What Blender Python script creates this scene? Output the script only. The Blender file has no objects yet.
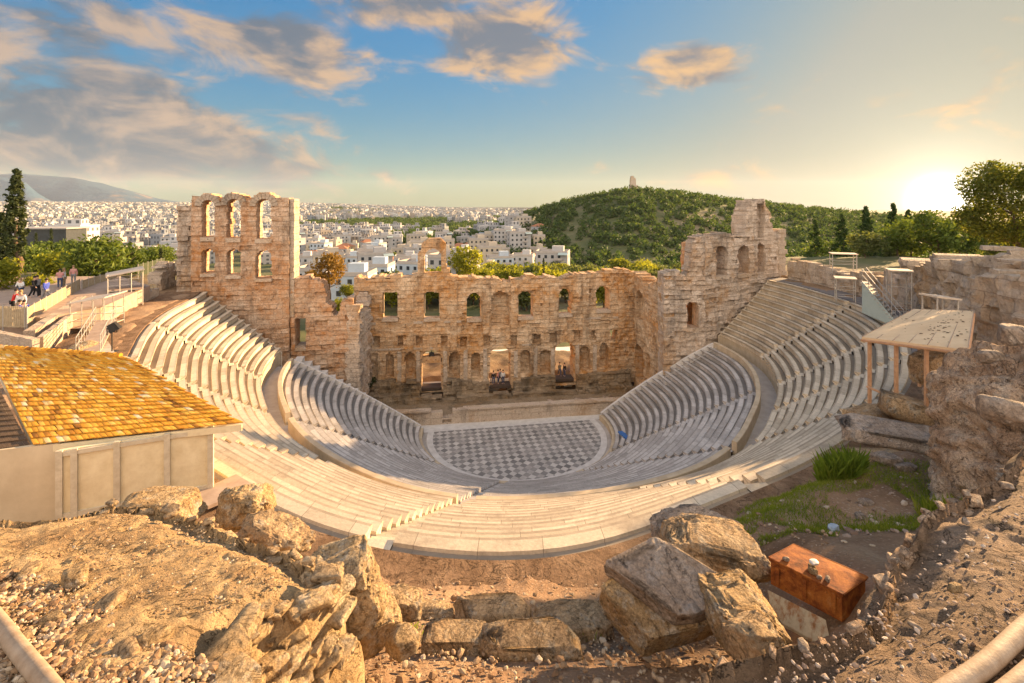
import bpy, math, random
import numpy as np
from mathutils import Vector

random.seed(11)
SC = bpy.context.scene
COL = SC.collection
FPX, CX, HY, CAMZ = 485.0, 512.0, 205.0, 24.0
R_ = math.radians

# ------------------------------------------------------------------ where a sight line of the photograph meets the place
def G(px, py, z):
    d = FPX * (CAMZ - z) / (py - HY)
    return ((px - CX) / FPX * d, d, z)

def P(px, py, d):
    return ((px - CX) / FPX * d, d, CAMZ - (py - HY) / FPX * d)

# ------------------------------------------------------------------ noise
def _hash(ix, iy, iz, seed):
    h = (ix * 374761393 + iy * 668265263 + iz * 2147483647 * 31 + seed * 974711) & 0xFFFFFFFF
    h = ((h ^ (h >> 13)) * 1274126177) & 0xFFFFFFFF
    h = ((h ^ (h >> 16)) * 2246822519) & 0xFFFFFFFF
    return ((h ^ (h >> 15)) & 0xFFFFFF) / float(0xFFFFFF)

def vnoise(p, seed=0):
    p = np.asarray(p, float)
    f = np.floor(p); i = f.astype(np.int64); t = p - f
    t = t * t * (3 - 2 * t)
    out = np.zeros(len(p))
    for dx in (0, 1):
        wx = t[:, 0] if dx else 1 - t[:, 0]
        for dy in (0, 1):
            wy = t[:, 1] if dy else 1 - t[:, 1]
            for dz in (0, 1):
                wz = t[:, 2] if dz else 1 - t[:, 2]
                out += wx * wy * wz * _hash(i[:, 0] + dx, i[:, 1] + dy, i[:, 2] + dz, seed)
    return out * 2 - 1

def fbm(p, scale=1.0, octv=4, seed=0, gain=0.5):
    p = np.asarray(p, float) * scale
    a, s, out = 1.0, 0.0, np.zeros(len(p))
    for k in range(octv):
        out += a * vnoise(p, seed + k * 17); s += a
        a *= gain; p = p * 2.03 + 5.7
    return out / s

def sstep(x, a, b):
    t = np.clip((np.asarray(x, float) - a) / (b - a), 0, 1)
    return t * t * (3 - 2 * t)

# ------------------------------------------------------------------ objects
def tag(o, label=None, cat=None, group=None, kind=None):
    if label: o['label'] = label
    if cat: o['category'] = cat
    if group: o['group'] = group
    if kind: o['kind'] = kind
    return o

def thing(name, loc, label, cat, group=None, rz=0.0):
    o = bpy.data.objects.new(name, None)
    o.location = loc; o.rotation_euler = (0, 0, rz)
    o.empty_display_size = 0.3
    COL.objects.link(o)
    return tag(o, label, cat, group)

def mesh(name, v, faces, mat, smooth=False, uv=None, mats=None, midx=None):
    me = bpy.data.meshes.new(name)
    v = np.asarray(v, float)
    me.from_pydata(v.tolist(), [], [tuple(f) for f in faces] if not isinstance(faces, np.ndarray) else faces.tolist())
    for m in (mats or [mat]):
        me.materials.append(m)
    if midx is not None:
        me.polygons.foreach_set('material_index', np.asarray(midx, np.int32))
    if smooth:
        me.polygons.foreach_set('use_smooth', np.ones(len(me.polygons), bool))
    if uv is not None:
        L = me.uv_layers.new(name='UVMap')
        li = np.zeros(len(me.loops), np.int32); me.loops.foreach_get('vertex_index', li)
        L.data.foreach_set('uv', np.asarray(uv, float)[li].ravel())
    me.update()
    return me

def link(name, me, parent=None, loc=None):
    o = bpy.data.objects.new(name, me); COL.objects.link(o)
    if parent is not None: o.parent = parent
    if loc is not None: o.location = loc
    return o

def obj(name, v, f, mat, parent=None, smooth=False, uv=None, local=False, **kw):
    """world-space vertices; under a parent they are stored about the parent's own place"""
    v = np.asarray(v, float)
    root = parent
    off = np.zeros(3)
    while root is not None and not local:
        off += np.array(root.location); root = root.parent
    if parent is None and not local:
        c = np.array([(v[:, 0].min() + v[:, 0].max()) / 2, (v[:, 1].min() + v[:, 1].max()) / 2, v[:, 2].min()])
        o = link(name, mesh(name, v - c, f, mat, smooth, uv, **kw)); o.location = c
        return o
    return link(name, mesh(name, v - off, f, mat, smooth, uv, **kw), parent)

def children(o):
    return [c for c in COL.objects if c.parent == o]

KIDS = {}
def copy_tree(o, loc=None, rz=None, scale=None, kids=None):
    c = o.copy(); COL.objects.link(c)
    if loc is not None: c.location = loc
    if rz is not None: c.rotation_euler = (0, 0, rz)
    if scale is not None: c.scale = scale if hasattr(scale, '__len__') else (scale,) * 3
    for ch in (kids if kids is not None else o.children):
        d = ch.copy(); COL.objects.link(d); d.parent = c
        for g in ch.children:
            e = g.copy(); COL.objects.link(e); e.parent = d
    return c

class MB:
    """collects shapes into one mesh"""
    def __init__(s): s.v = []; s.f = []; s.n = 0; s.m = []; s.uv = []
    def add(s, v, f, mi=0, uv=None):
        v = np.asarray(v, float).reshape(-1, 3)
        s.v.append(v)
        s.f += [tuple(int(i) + s.n for i in q) for q in f]
        s.m += [mi] * len(f)
        s.uv.append(np.asarray(uv, float) if uv is not None else np.zeros((len(v), 2)))
        s.n += len(v); return s
    def box(s, c, size, rz=0.0, mi=0, taper=1.0, tilt=None):
        x, y, z = [k / 2 for k in size]
        p = np.array([(-x, -y, -z), (x, -y, -z), (x, y, -z), (-x, y, -z), (-x * taper, -y * taper, z), (x * taper, -y * taper, z), (x * taper, y * taper, z), (-x * taper, y * taper, z)])
        if tilt is not None:
            ax, ay = tilt
            ca, sa = math.cos(ax), math.sin(ax)
            p = np.stack([p[:, 0], p[:, 1] * ca - p[:, 2] * sa, p[:, 1] * sa + p[:, 2] * ca], 1)
            ca, sa = math.cos(ay), math.sin(ay)
            p = np.stack([p[:, 0] * ca + p[:, 2] * sa, p[:, 1], -p[:, 0] * sa + p[:, 2] * ca], 1)
        ca, sa = math.cos(rz), math.sin(rz)
        p = np.stack([p[:, 0] * ca - p[:, 1] * sa + c[0], p[:, 0] * sa + p[:, 1] * ca + c[1], p[:, 2] + c[2]], 1)
        return s.add(p, [(0, 3, 2, 1), (4, 5, 6, 7), (0, 1, 5, 4), (1, 2, 6, 5), (2, 3, 7, 6), (3, 0, 4, 7)], mi)
    def tube(s, a, b, r, n=8, r2=None, mi=0, cap=True):
        a, b = Vector(a), Vector(b)
        d = (b - a).normalized()
        u = d.orthogonal().normalized(); w = d.cross(u)
        r2 = r if r2 is None else r2
        v = []
        for c, rr in ((a, r), (b, r2)):
            for k in range(n):
                t = 2 * math.pi * k / n
                v.append(c + u * (rr * math.cos(t)) + w * (rr * math.sin(t)))
        f = [(k, (k + 1) % n, n + (k + 1) % n, n + k) for k in range(n)]
        if cap: f += [tuple(range(n - 1, -1, -1)), tuple(range(n, 2 * n))]
        return s.add([tuple(q) for q in v], f, mi)
    def path(s, pts, r, n=8, mi=0):
        for a, b in zip(pts[:-1], pts[1:]): s.tube(a, b, r, n, mi=mi)
        return s
    def slab(s, pts, th, mi=0):
        """polygon of 3D points (top) thickened downward"""
        p = np.asarray(pts, float); n = len(p)
        v = np.vstack([p, p - np.array([0, 0, th])])
        f = [tuple(range(n)), tuple(range(2 * n - 1, n - 1, -1))] + [(k, n + k, n + (k + 1) % n, (k + 1) % n) for k in range(n)]
        return s.add(v, f, mi)
    def lathe(s, prof, c, n=12, mi=0):
        v = []; f = []
        for r, z in prof:
            for k in range(n):
                t = 2 * math.pi * k / n
                v.append((c[0] + r * math.cos(t), c[1] + r * math.sin(t), c[2] + z))
        for j in range(len(prof) - 1):
            for k in range(n):
                f.append((j * n + k, j * n + (k + 1) % n, (j + 1) * n + (k + 1) % n, (j + 1) * n + k))
        f += [tuple(range(n - 1, -1, -1)), tuple(range((len(prof) - 1) * n, len(prof) * n))]
        return s.add(v, f, mi)
    def build(s, name, mat, parent=None, smooth=False, local=False, mats=None):
        return obj(name, np.vstack(s.v), s.f, mat, parent, smooth, np.vstack(s.uv), local=local, mats=mats, midx=s.m if mats else None)
    def data(s, name, mat, smooth=False, mats=None):
        return mesh(name, np.vstack(s.v), s.f, mat, smooth, np.vstack(s.uv), mats=mats, midx=s.m if mats else None)

_ICO = {}
def ico(sub):
    if sub not in _ICO:
        import bmesh
        bm = bmesh.new(); bmesh.ops.create_icosphere(bm, subdivisions=sub, radius=1.0)
        bm.verts.ensure_lookup_table()
        v = np.array([q.co[:] for q in bm.verts]); f = np.array([[q.index for q in t.verts] for t in bm.faces]); bm.free()
        _ICO[sub] = (v / np.linalg.norm(v, axis=1)[:, None], f)
    return _ICO[sub]

def rock_verts(size, seed, sub=5, boxy=0.55, rough=0.10, cuts=7, strata=0.0):
    """a weathered block: rounded box, planar breaks, layered noise"""
    rs = np.random.RandomState(seed)
    n, f = ico(sub)
    e = 1 - boxy
    p = np.sign(n) * np.abs(n) ** e
    p = p / np.max(np.abs(p), axis=1)[:, None] * (boxy + (1 - boxy) * np.max(np.abs(n), axis=1)[:, None])
    for k in range(cuts * 2):
        d = rs.normal(size=3); d /= np.linalg.norm(d)
        h = rs.uniform(0.66, 0.92)
        t = p @ d - h * np.abs(p @ d).max()
        p = p - np.where(t > 0, t, 0)[:, None] * d * 0.92
    off = rs.uniform(-50, 50, 3)
    q = p * np.asarray(size) / np.mean(size)
    dsp = fbm(q + off, 1.3, 3, seed) * rough * 1.0 + (np.minimum(np.abs(fbm(q + off, 1.9, 4, seed + 5)), .22) - .15) * rough * 2.6 + fbm(q + off, 7.0, 4, seed + 9, .65) * rough * 0.75
    if strata:
        zz = q[:, 2] * 7 + fbm(q + off, 1.1, 2, seed + 3) * 1.6
        dsp += strata * (np.abs((zz % 1.0) - 0.5) - 0.25) * (1 - np.abs(n[:, 2]))
    p = p + n * dsp[:, None]
    return p * np.asarray(size) / 2, f

def rot_z(p, a):
    c, s = math.cos(a), math.sin(a)
    return np.stack([p[:, 0] * c - p[:, 1] * s, p[:, 0] * s + p[:, 1] * c, p[:, 2]], 1)

def rot_x(p, a):
    c, s = math.cos(a), math.sin(a)
    return np.stack([p[:, 0], p[:, 1] * c - p[:, 2] * s, p[:, 1] * s + p[:, 2] * c], 1)

def rot_y(p, a):
    c, s = math.cos(a), math.sin(a)
    return np.stack([p[:, 0] * c + p[:, 2] * s, p[:, 1], -p[:, 0] * s + p[:, 2] * c], 1)

def boulder(name, c, size, seed, mat, label, rz=0.0, tilt=(0, 0), sub=5, group=None, cat='rock', parent=None, **kw):
    p, f = rock_verts(size, seed, sub, **kw)
    p = rot_z(rot_y(rot_x(p, tilt[0]), tilt[1]), rz) + np.asarray(c)
    o = obj(name, p, f, mat, parent, smooth=True)
    if parent is None: tag(o, label, cat, group)
    return o
# ------------------------------------------------------------------ materials
class NT:
    def __init__(s, name):
        s.m = bpy.data.materials.new(name); s.m.use_nodes = True
        s.t = s.m.node_tree; s.n = s.t.nodes; s.l = s.t.links
        s.b = s.n['Principled BSDF']; s.b.inputs['Roughness'].default_value = 0.9
        s.b.inputs['Specular IOR Level'].default_value = 0.2
    def new(s, typ, **kw):
        k = s.n.new(typ)
        for a, b in kw.items(): setattr(k, a, b)
        return k
    def put(s, sock, v):
        if hasattr(v, 'is_output') or isinstance(v, bpy.types.NodeSocket): s.l.new(v, sock)
        elif v is not None:
            if sock.type == 'RGBA' and len(v) == 3: v = (*v, 1)
            sock.default_value = v
    def coord(s, which='Object', scale=1.0, rot=None):
        c = s.new('ShaderNodeTexCoord').outputs[which]
        if scale != 1.0 or rot:
            mp = s.new('ShaderNodeMapping')
            mp.inputs['Scale'].default_value = scale if hasattr(scale, '__len__') else (scale,) * 3
            if rot: mp.inputs['Rotation'].default_value = rot
            s.l.new(c, mp.inputs[0]); return mp.outputs[0]
        return c
    def noise(s, vec, scale, detail=5, rough=0.6, dist=0.0, out=0):
        k = s.new('ShaderNodeTexNoise'); s.l.new(vec, k.inputs['Vector'])
        k.inputs['Scale'].default_value = scale; k.inputs['Detail'].default_value = detail
        k.inputs['Roughness'].default_value = rough; k.inputs['Distortion'].default_value = dist
        return k.outputs[out]
    def voro(s, vec, scale, feature='F1', out='Distance', rnd=1.0):
        k = s.new('ShaderNodeTexVoronoi', feature=feature); s.l.new(vec, k.inputs['Vector'])
        k.inputs['Scale'].default_value = scale; k.inputs['Randomness'].default_value = rnd
        return k.outputs[out]
    def ramp(s, fac, stops, interp='LINEAR'):
        k = s.new('ShaderNodeValToRGB'); k.color_ramp.interpolation = interp
        e = k.color_ramp.elements
        while len(e) < len(stops): e.new(0.5)
        for q, (p, c) in zip(e, stops):
            q.position = p; q.color = (c, c, c, 1) if not hasattr(c, '__len__') else (*c, 1)
        s.l.new(fac, k.inputs[0]); return k.outputs[0]
    def mix(s, fac, a, b, mode='MIX'):
        k = s.new('ShaderNodeMix', data_type='RGBA', blend_type=mode)
        s.put(k.inputs[0], fac); s.put(k.inputs[6], a); s.put(k.inputs[7], b)
        return k.outputs[2]
    def math(s, op, a, b=None, c=None):
        k = s.new('ShaderNodeMath', operation=op)
        s.put(k.inputs[0], a)
        if b is not None: s.put(k.inputs[1], b)
        if c is not None: s.put(k.inputs[2], c)
        return k.outputs[0]
    def bump(s, h, strength=0.5, dist=0.05, prev=None):
        k = s.new('ShaderNodeBump'); k.inputs['Strength'].default_value = strength; k.inputs['Distance'].default_value = dist
        s.l.new(h, k.inputs['Height'])
        if prev is not None: s.l.new(prev, k.inputs['Normal'])
        return k.outputs[0]
    def done(s, color=None, normal=None, rough=None):
        if color is not None: s.put(s.b.inputs['Base Color'], color)
        if normal is not None: s.l.new(normal, s.b.inputs['Normal'])
        if rough is not None: s.put(s.b.inputs['Roughness'], rough)
        return s.m

def m_ruin(name, light, mid, stain, dark, stain_amt=0.5, dark_amt=0.5, brick=(1.25, 0.52)):
    """coursed ashlar, weathered"""
    n = NT(name)
    uv = n.coord('UV'); ob = n.coord('Object')
    warp = n.mix(0.22, uv, n.noise(ob, 0.9, 4, out=1), 'ADD')
    br = n.new('ShaderNodeTexBrick'); n.l.new(warp, br.inputs['Vector'])
    br.offset = 0.5; br.squash = 0.7; br.squash_frequency = 3
    br.inputs['Scale'].default_value = 1.0; br.inputs['Brick Width'].default_value = brick[0]; br.inputs['Row Height'].default_value = brick[1]
    br.inputs['Mortar Size'].default_value = 0.02; br.inputs['Mortar Smooth'].default_value = 0.4; br.inputs['Bias'].default_value = 0.0
    br.inputs['Color1'].default_value = (0, 0, 0, 1); br.inputs['Color2'].default_value = (1, 1, 1, 1); br.inputs['Mortar'].default_value = (0.4, 0.4, 0.4, 1)
    tone = n.mix(0.50, br.outputs['Color'], n.ramp(n.noise(ob, 1.6, 6, 0.7), [(0.3, 0.0), (0.7, 1.0)]))
    col = n.ramp(tone, [(0.15, mid), (0.5, [(a + b) / 2 for a, b in zip(mid, light)]), (0.85, light)])
    st = n.ramp(n.noise(ob, 0.22, 6, 0.65, 0.6), [(0.54 - 0.16 * stain_amt, 0.0), (0.62, 0.92)])
    st2 = n.math('MULTIPLY', st, n.ramp(n.noise(ob, 1.7, 4), [(0.3, 0.25), (0.62, 1.0)]))
    col = n.mix(st2, col, stain)
    sm = n.new('ShaderNodeMapping'); sm.inputs['Scale'].default_value = (0.55, 0.55, 0.16); n.l.new(ob, sm.inputs[0])
    dk = n.ramp(n.noise(sm.outputs[0], 0.8, 7, 0.7, 0.4), [(0.60 - 0.12 * dark_amt, 0.0), (0.74 - 0.08 * dark_amt, 0.8)])
    col = n.mix(dk, col, dark)
    holes = n.ramp(n.voro(ob, 1.5), [(0.05, 1.0), (0.16, 0.0)])  # dark spots put in the colour for the shade of small holes
    col = n.mix(n.math('MULTIPLY', holes, 0.7), col, (dark[0] * 0.5, dark[1] * 0.45, dark[2] * 0.4))
    fine = n.noise(ob, 7.0, 6, 0.75)
    col = n.mix(0.55, col, n.ramp(fine, [(0.3, 0.45), (0.7, 1.3)]), 'MULTIPLY')
    col = n.mix(n.math('MULTIPLY', br.outputs['Fac'], n.ramp(n.noise(ob, 0.7, 4), [(0.38, 0.05), (0.62, 0.5)])), col, (mid[0] * 0.40, mid[1] * 0.33, mid[2] * 0.3))
    h = n.math('SUBTRACT', n.math('ADD', n.math('MULTIPLY', fine, 0.9), n.math('MULTIPLY', n.noise(ob, 2.2, 6, 0.7), 1.2)), n.math('MULTIPLY', br.outputs['Fac'], 0.45))
    nm = n.bump(h, 1.0, 0.16)
    return n.done(col, nm, 0.95)

def m_rock(name, cols, scale=1.0, bump=0.06, lichen=None, crack=0.5):
    n = NT(name)
    ob = n.coord('Object')
    a = n.noise(ob, 0.8 * scale, 8, 0.68, 0.4)
    col = n.ramp(a, [(0.28, cols[0]), (0.46, cols[1]), (0.58, cols[2]), (0.74, cols[3])])
    if lichen:
        lm = n.ramp(n.noise(ob, 2.6 * scale, 8, 0.75), [(0.52, 0.0), (0.62, 0.8)])
        col = n.mix(lm, col, lichen)
    fine = n.noise(ob, 22 * scale, 5, 0.75)
    pit = n.voro(ob, 14 * scale)
    col = n.mix(0.75, col, n.ramp(fine, [(0.28, 0.35), (0.68, 1.4)]), 'MULTIPLY')
    mot = n.noise(ob, 6.5 * scale, 8, 0.8)
    col = n.mix(0.6, col, n.ramp(mot, [(0.36, 0.42), (0.50, 1.0), (0.66, 1.25)]), 'MULTIPLY')
    pk = n.ramp(n.voro(ob, 5.5 * scale), [(0.06, 1.0), (0.17, 0.0)])
    col = n.mix(n.math('MULTIPLY', pk, 0.65), col, [c * 0.35 for c in cols[0]])
    cn = n.noise(ob, 1.15 * scale, 9, 0.62, 1.3)
    ckm = n.ramp(n.math('ABSOLUTE', n.math('SUBTRACT', cn, 0.5)), [(0.0, 1.0), (0.012, 0.0)])
    col = n.mix(n.math('MULTIPLY', ckm, crack), col, [c * 0.3 for c in cols[0]])
    h = n.math('ADD', n.math('MULTIPLY', n.noise(ob, 5 * scale, 9, 0.72), 1.0), n.math('MULTIPLY', pit, 0.25))
    h = n.math('SUBTRACT', h, n.math('ADD', n.math('MULTIPLY', ckm, 0.25 * crack), n.math('MULTIPLY', pk, 0.3)))
    nm = n.bump(h, 1.0, bump)
    nm = n.bump(fine, 0.5, bump * 0.15, nm)
    return n.done(col, nm, 0.95)

def m_marble(name, light, dark, grime_shade, worn=0.5):
    """seat blocks: UV x runs along the row in metres, y counts rows"""
    n = NT(name)
    uv = n.coord('UV'); ob = n.coord('Object')
    sep = n.new('ShaderNodeSeparateXYZ'); n.l.new(uv, sep.inputs[0])
    row = n.math('FLOOR', sep.outputs[1])
    wr = n.new('ShaderNodeTexWhiteNoise', noise_dimensions='1D'); n.l.new(row, wr.inputs['W'])
    u = n.math('ADD', n.math('DIVIDE', sep.outputs[0], 1.7), n.math('MULTIPLY', wr.outputs['Value'], 9.0))
    blk = n.math('FLOOR', u); fr = n.math('FRACT', u)
    cb = n.new('ShaderNodeCombineXYZ'); n.l.new(blk, cb.inputs[0]); n.l.new(row, cb.inputs[1])
    wn = n.new('ShaderNodeTexWhiteNoise', noise_dimensions='2D'); n.l.new(cb.outputs[0], wn.inputs['Vector'])
    tone = n.mix(0.42, wn.outputs['Value'], n.noise(ob, 1.1, 5))
    col = n.ramp(tone, [(0.25, dark), (0.62, light), (0.9, [min(1, c * 1.12) for c in light])])
    g = n.ramp(n.noise(ob, 0.55, 7, 0.7, 0.5), [(0.62 - 0.2 * worn, 0.0), (0.78 - 0.12 * worn, 0.75)])
    col = n.mix(g, col, grime_shade)
    fine = n.noise(ob, 9, 6, 0.7)
    col = n.mix(0.45, col, n.ramp(fine, [(0.3, 0.55), (0.7, 1.2)]), 'MULTIPLY')
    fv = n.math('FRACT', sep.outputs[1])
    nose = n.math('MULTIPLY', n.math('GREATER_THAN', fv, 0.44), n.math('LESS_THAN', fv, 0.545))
    col = n.mix(n.math('MULTIPLY', nose, n.ramp(n.noise(ob, 1.3, 4), [(0.3, 0.35), (0.7, 0.85)])), col, grime_shade)  # row line along the front edge: shadow and dirt both put into the colour
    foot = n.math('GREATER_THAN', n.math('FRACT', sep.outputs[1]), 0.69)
    col = n.mix(n.math('MULTIPLY', foot, 0.75), col, [c * .75 for c in grime_shade])  # darker strip at each row's foot, drawn as a row line
    jt = n.math('LESS_THAN', fr, 0.014)
    col = n.mix(n.math('MULTIPLY', jt, 0.75), col, [c * 0.4 for c in dark])
    nm = n.bump(n.math('SUBTRACT', fine, jt), 0.35, 0.03)
    return n.done(col, nm, 0.8)

def m_plain(name, c1, c2=None, scale=4.0, rough=0.85, bump=0.2, dist=0.02, metal=0.0, spec=0.25):
    n = NT(name); ob = n.coord('Object')
    c2 = c2 or [k * 0.7 for k in c1]
    a = n.noise(ob, scale, 6, 0.65)
    col = n.ramp(a, [(0.32, c2), (0.66, c1)])
    n.b.inputs['Metallic'].default_value = metal; n.b.inputs['Specular IOR Level'].default_value = spec
    return n.done(col, n.bump(n.noise(ob, scale * 5, 5), bump, dist), rough)

def m_leaf(name, a, b, c, trans=0.35):
    """leaf faces: every leaf island and every tree gets its own green"""
    n = NT(name)
    g = n.new('ShaderNodeNewGeometry'); oi = n.new('ShaderNodeObjectInfo')
    ob = n.coord('Object')
    t = n.mix(0.5, g.outputs['Random Per Island'], n.noise(ob, 0.5, 3))
    t = n.mix(0.22, t, oi.outputs['Random'])
    col = n.ramp(t, [(0.2, a), (0.5, b), (0.82, c)])
    n.put(n.b.inputs['Base Color'], col); n.b.inputs['Roughness'].default_value = 0.7
    tr = n.new('ShaderNodeBsdfTranslucent'); n.l.new(n.mix(1.0, col, (1.25, 1.2, 0.55), 'MULTIPLY'), tr.inputs[0])
    mx = n.new('ShaderNodeMixShader'); mx.inputs[0].default_value = trans
    n.l.new(n.b.outputs[0], mx.inputs[1]); n.l.new(tr.outputs[0], mx.inputs[2])
    n.l.new(mx.outputs[0], n.n['Material Output'].inputs['Surface'])
    return n.m

M = {}
M['stage'] = m_ruin('stage_stone', (0.76, 0.60, 0.42), (0.50, 0.355, 0.22), (0.52, 0.245, 0.065), (0.14, 0.095, 0.06), 0.95, 0.50)
M['wing'] = m_ruin('wing_stone', (0.68, 0.54, 0.41), (0.49, 0.35, 0.24), (0.48, 0.21, 0.06), (0.13, 0.09, 0.06), 1.15, 0.50)
M['wing_grey'] = m_ruin('grey_wing_stone', (0.66, 0.55, 0.44), (0.50, 0.40, 0.31), (0.46, 0.28, 0.14), (0.17, 0.15, 0.13), 0.35, 0.75)
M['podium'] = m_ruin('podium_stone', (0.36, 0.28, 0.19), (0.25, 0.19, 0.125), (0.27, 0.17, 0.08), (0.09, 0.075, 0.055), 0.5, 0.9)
M['pulpitum'] = m_ruin('stage_front_stone', (0.62, 0.51, 0.40), (0.52, 0.42, 0.32), (0.44, 0.30, 0.18), (0.24, 0.2, 0.16), 0.3, 0.4, (1.6, 0.8))
M['perimeter'] = m_ruin('perimeter_stone', (0.58, 0.49, 0.39), (0.44, 0.36, 0.28), (0.45, 0.30, 0.16), (0.2, 0.17, 0.14), 0.4, 0.5, (1.5, 0.7))
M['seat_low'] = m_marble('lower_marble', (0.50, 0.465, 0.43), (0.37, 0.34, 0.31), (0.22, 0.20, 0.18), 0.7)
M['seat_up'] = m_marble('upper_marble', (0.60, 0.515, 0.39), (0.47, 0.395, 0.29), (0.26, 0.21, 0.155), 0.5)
M['marble_white'] = m_plain('white_marble', (0.56, 0.54, 0.51), (0.43, 0.41, 0.385), 1.5, 0.7)
M['walk'] = m_plain('walkway_stone', (0.42, 0.385, 0.35), (0.32, 0.29, 0.26), 1.2, 0.85)
M['parapet'] = m_plain('parapet_marble', (0.50, 0.41, 0.29), (0.38, 0.30, 0.20), 1.3, 0.8)
M['asphalt'] = m_plain('grey_path', (0.20, 0.18, 0.17), (0.13, 0.12, 0.115), 2.0, 0.95, 0.5, 0.03)
def m_floor():
    n = NT('orchestra_marble'); ob = n.coord('Object', rot=(0, 0, R_(-9.5 + 45)))
    s = n.new('ShaderNodeSeparateXYZ'); n.l.new(ob, s.inputs[0])
    L = 0.56
    ix = n.math('FLOOR', n.math('DIVIDE', s.outputs[0], L)); iy = n.math('FLOOR', n.math('DIVIDE', s.outputs[1], L))
    par = n.math('FLOORED_MODULO', n.math('ADD', ix, iy), 2.0)
    cb = n.new('ShaderNodeCombineXYZ'); n.l.new(ix, cb.inputs[0]); n.l.new(iy, cb.inputs[1])
    wn = n.new('ShaderNodeTexWhiteNoise', noise_dimensions='2D'); n.l.new(cb.outputs[0], wn.inputs['Vector'])
    lt = n.ramp(wn.outputs['Value'], [(0.0, (0.34, 0.32, 0.295)), (1.0, (0.50, 0.475, 0.44))])
    dk = n.ramp(wn.outputs['Value'], [(0.0, (0.15, 0.145, 0.14)), (1.0, (0.27, 0.255, 0.24))])
    col = n.mix(par, lt, dk)
    col = n.mix(0.4, col, n.ramp(n.noise(ob, 2.0, 6), [(0.3, 0.6), (0.7, 1.2)]), 'MULTIPLY')
    return n.done(col, None, 0.6)
M['floor'] = m_floor()
ROCKC = [(0.20, 0.13, 0.075), (0.36, 0.25, 0.14), (0.47, 0.35, 0.21), (0.58, 0.47, 0.31)]
M['rock'] = m_rock('limestone', ROCKC, 1.0, 0.10, (0.34, 0.31, 0.25))
M['rock_gold'] = m_rock('golden_limestone', [(0.25, 0.155, 0.075), (0.42, 0.29, 0.15), (0.53, 0.40, 0.24), (0.62, 0.52, 0.37)], 1.3, 0.12, (0.46, 0.41, 0.33))
M['rock_grey'] = m_rock('grey_limestone', [(0.20, 0.15, 0.11), (0.33, 0.26, 0.20), (0.43, 0.36, 0.29), (0.54, 0.47, 0.40)], 1.0, 0.10, (0.30, 0.28, 0.26))
M['rock_pink'] = m_rock('pinkish_cliff_rock', [(0.27, 0.17, 0.105), (0.46, 0.315, 0.205), (0.58, 0.43, 0.30), (0.66, 0.54, 0.41)], 1.5, 0.12, (0.46, 0.39, 0.31), 0.8)
def m_ledge(name, cols, peb):
    n = NT(name); ob = n.coord('Object')
    col = n.ramp(n.noise(ob, 1.1, 9, 0.7, 0.3), [(0.3, cols[0]), (0.48, cols[1]), (0.62, cols[2]), (0.76, cols[3])])
    v1 = n.voro(ob, 26); c1 = n.voro(ob, 26, out='Color')
    pm = n.ramp(n.math('ADD', v1, n.math('MULTIPLY', n.noise(ob, 3, 4), 0.5)), [(0.42, 1.0), (0.52, 0.0)])
    sep = n.new('ShaderNodeSeparateColor'); n.l.new(c1, sep.inputs[0])
    pc = n.ramp(sep.outputs[0], [(0.0, [k * 0.5 for k in peb]), (0.6, peb), (1.0, [min(0.8, k * 1.3) for k in peb])])
    col = n.mix(n.math('MULTIPLY', pm, 0.5), col, pc)
    cn = n.noise(ob, 0.9, 8, 0.6, 1.6)
    ck = n.ramp(n.math('ABSOLUTE', n.math('SUBTRACT', cn, 0.5)), [(0.0, 1.0), (0.007, 0.0)])
    col = n.mix(n.math('MULTIPLY', ck, 0.75), col, [k * 0.3 for k in cols[0]])
    mot = n.noise(ob, 5.0, 8, 0.8)
    col = n.mix(0.55, col, n.ramp(mot, [(0.36, 0.5), (0.52, 1.0), (0.66, 1.3)]), 'MULTIPLY')
    fine = n.noise(ob, 60, 4, 0.7)
    col = n.mix(0.6, col, n.ramp(fine, [(0.3, 0.5), (0.7, 1.3)]), 'MULTIPLY')
    h = n.math('SUBTRACT', n.math('ADD', n.math('MULTIPLY', n.noise(ob, 9, 8, 0.72), 1.0), n.math('MULTIPLY', pm, 0.3)), n.math('MULTIPLY', ck, 0.5))
    nm = n.bump(h, 1.0, 0.07)
    nm = n.bump(fine, 0.5, 0.01, nm)
    return n.done(col, nm, 0.95)
M['ledge_left'] = m_ledge('gritty_gold_rock', [(0.20, 0.125, 0.065), (0.36, 0.245, 0.125), (0.47, 0.34, 0.185), (0.57, 0.45, 0.28)], (0.46, 0.37, 0.25))
M['ledge_right'] = m_ledge('gritty_pink_rock', [(0.13, 0.085, 0.052), (0.22, 0.15, 0.095), (0.29, 0.205, 0.14), (0.40, 0.31, 0.225)], (0.36, 0.28, 0.21))
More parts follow.
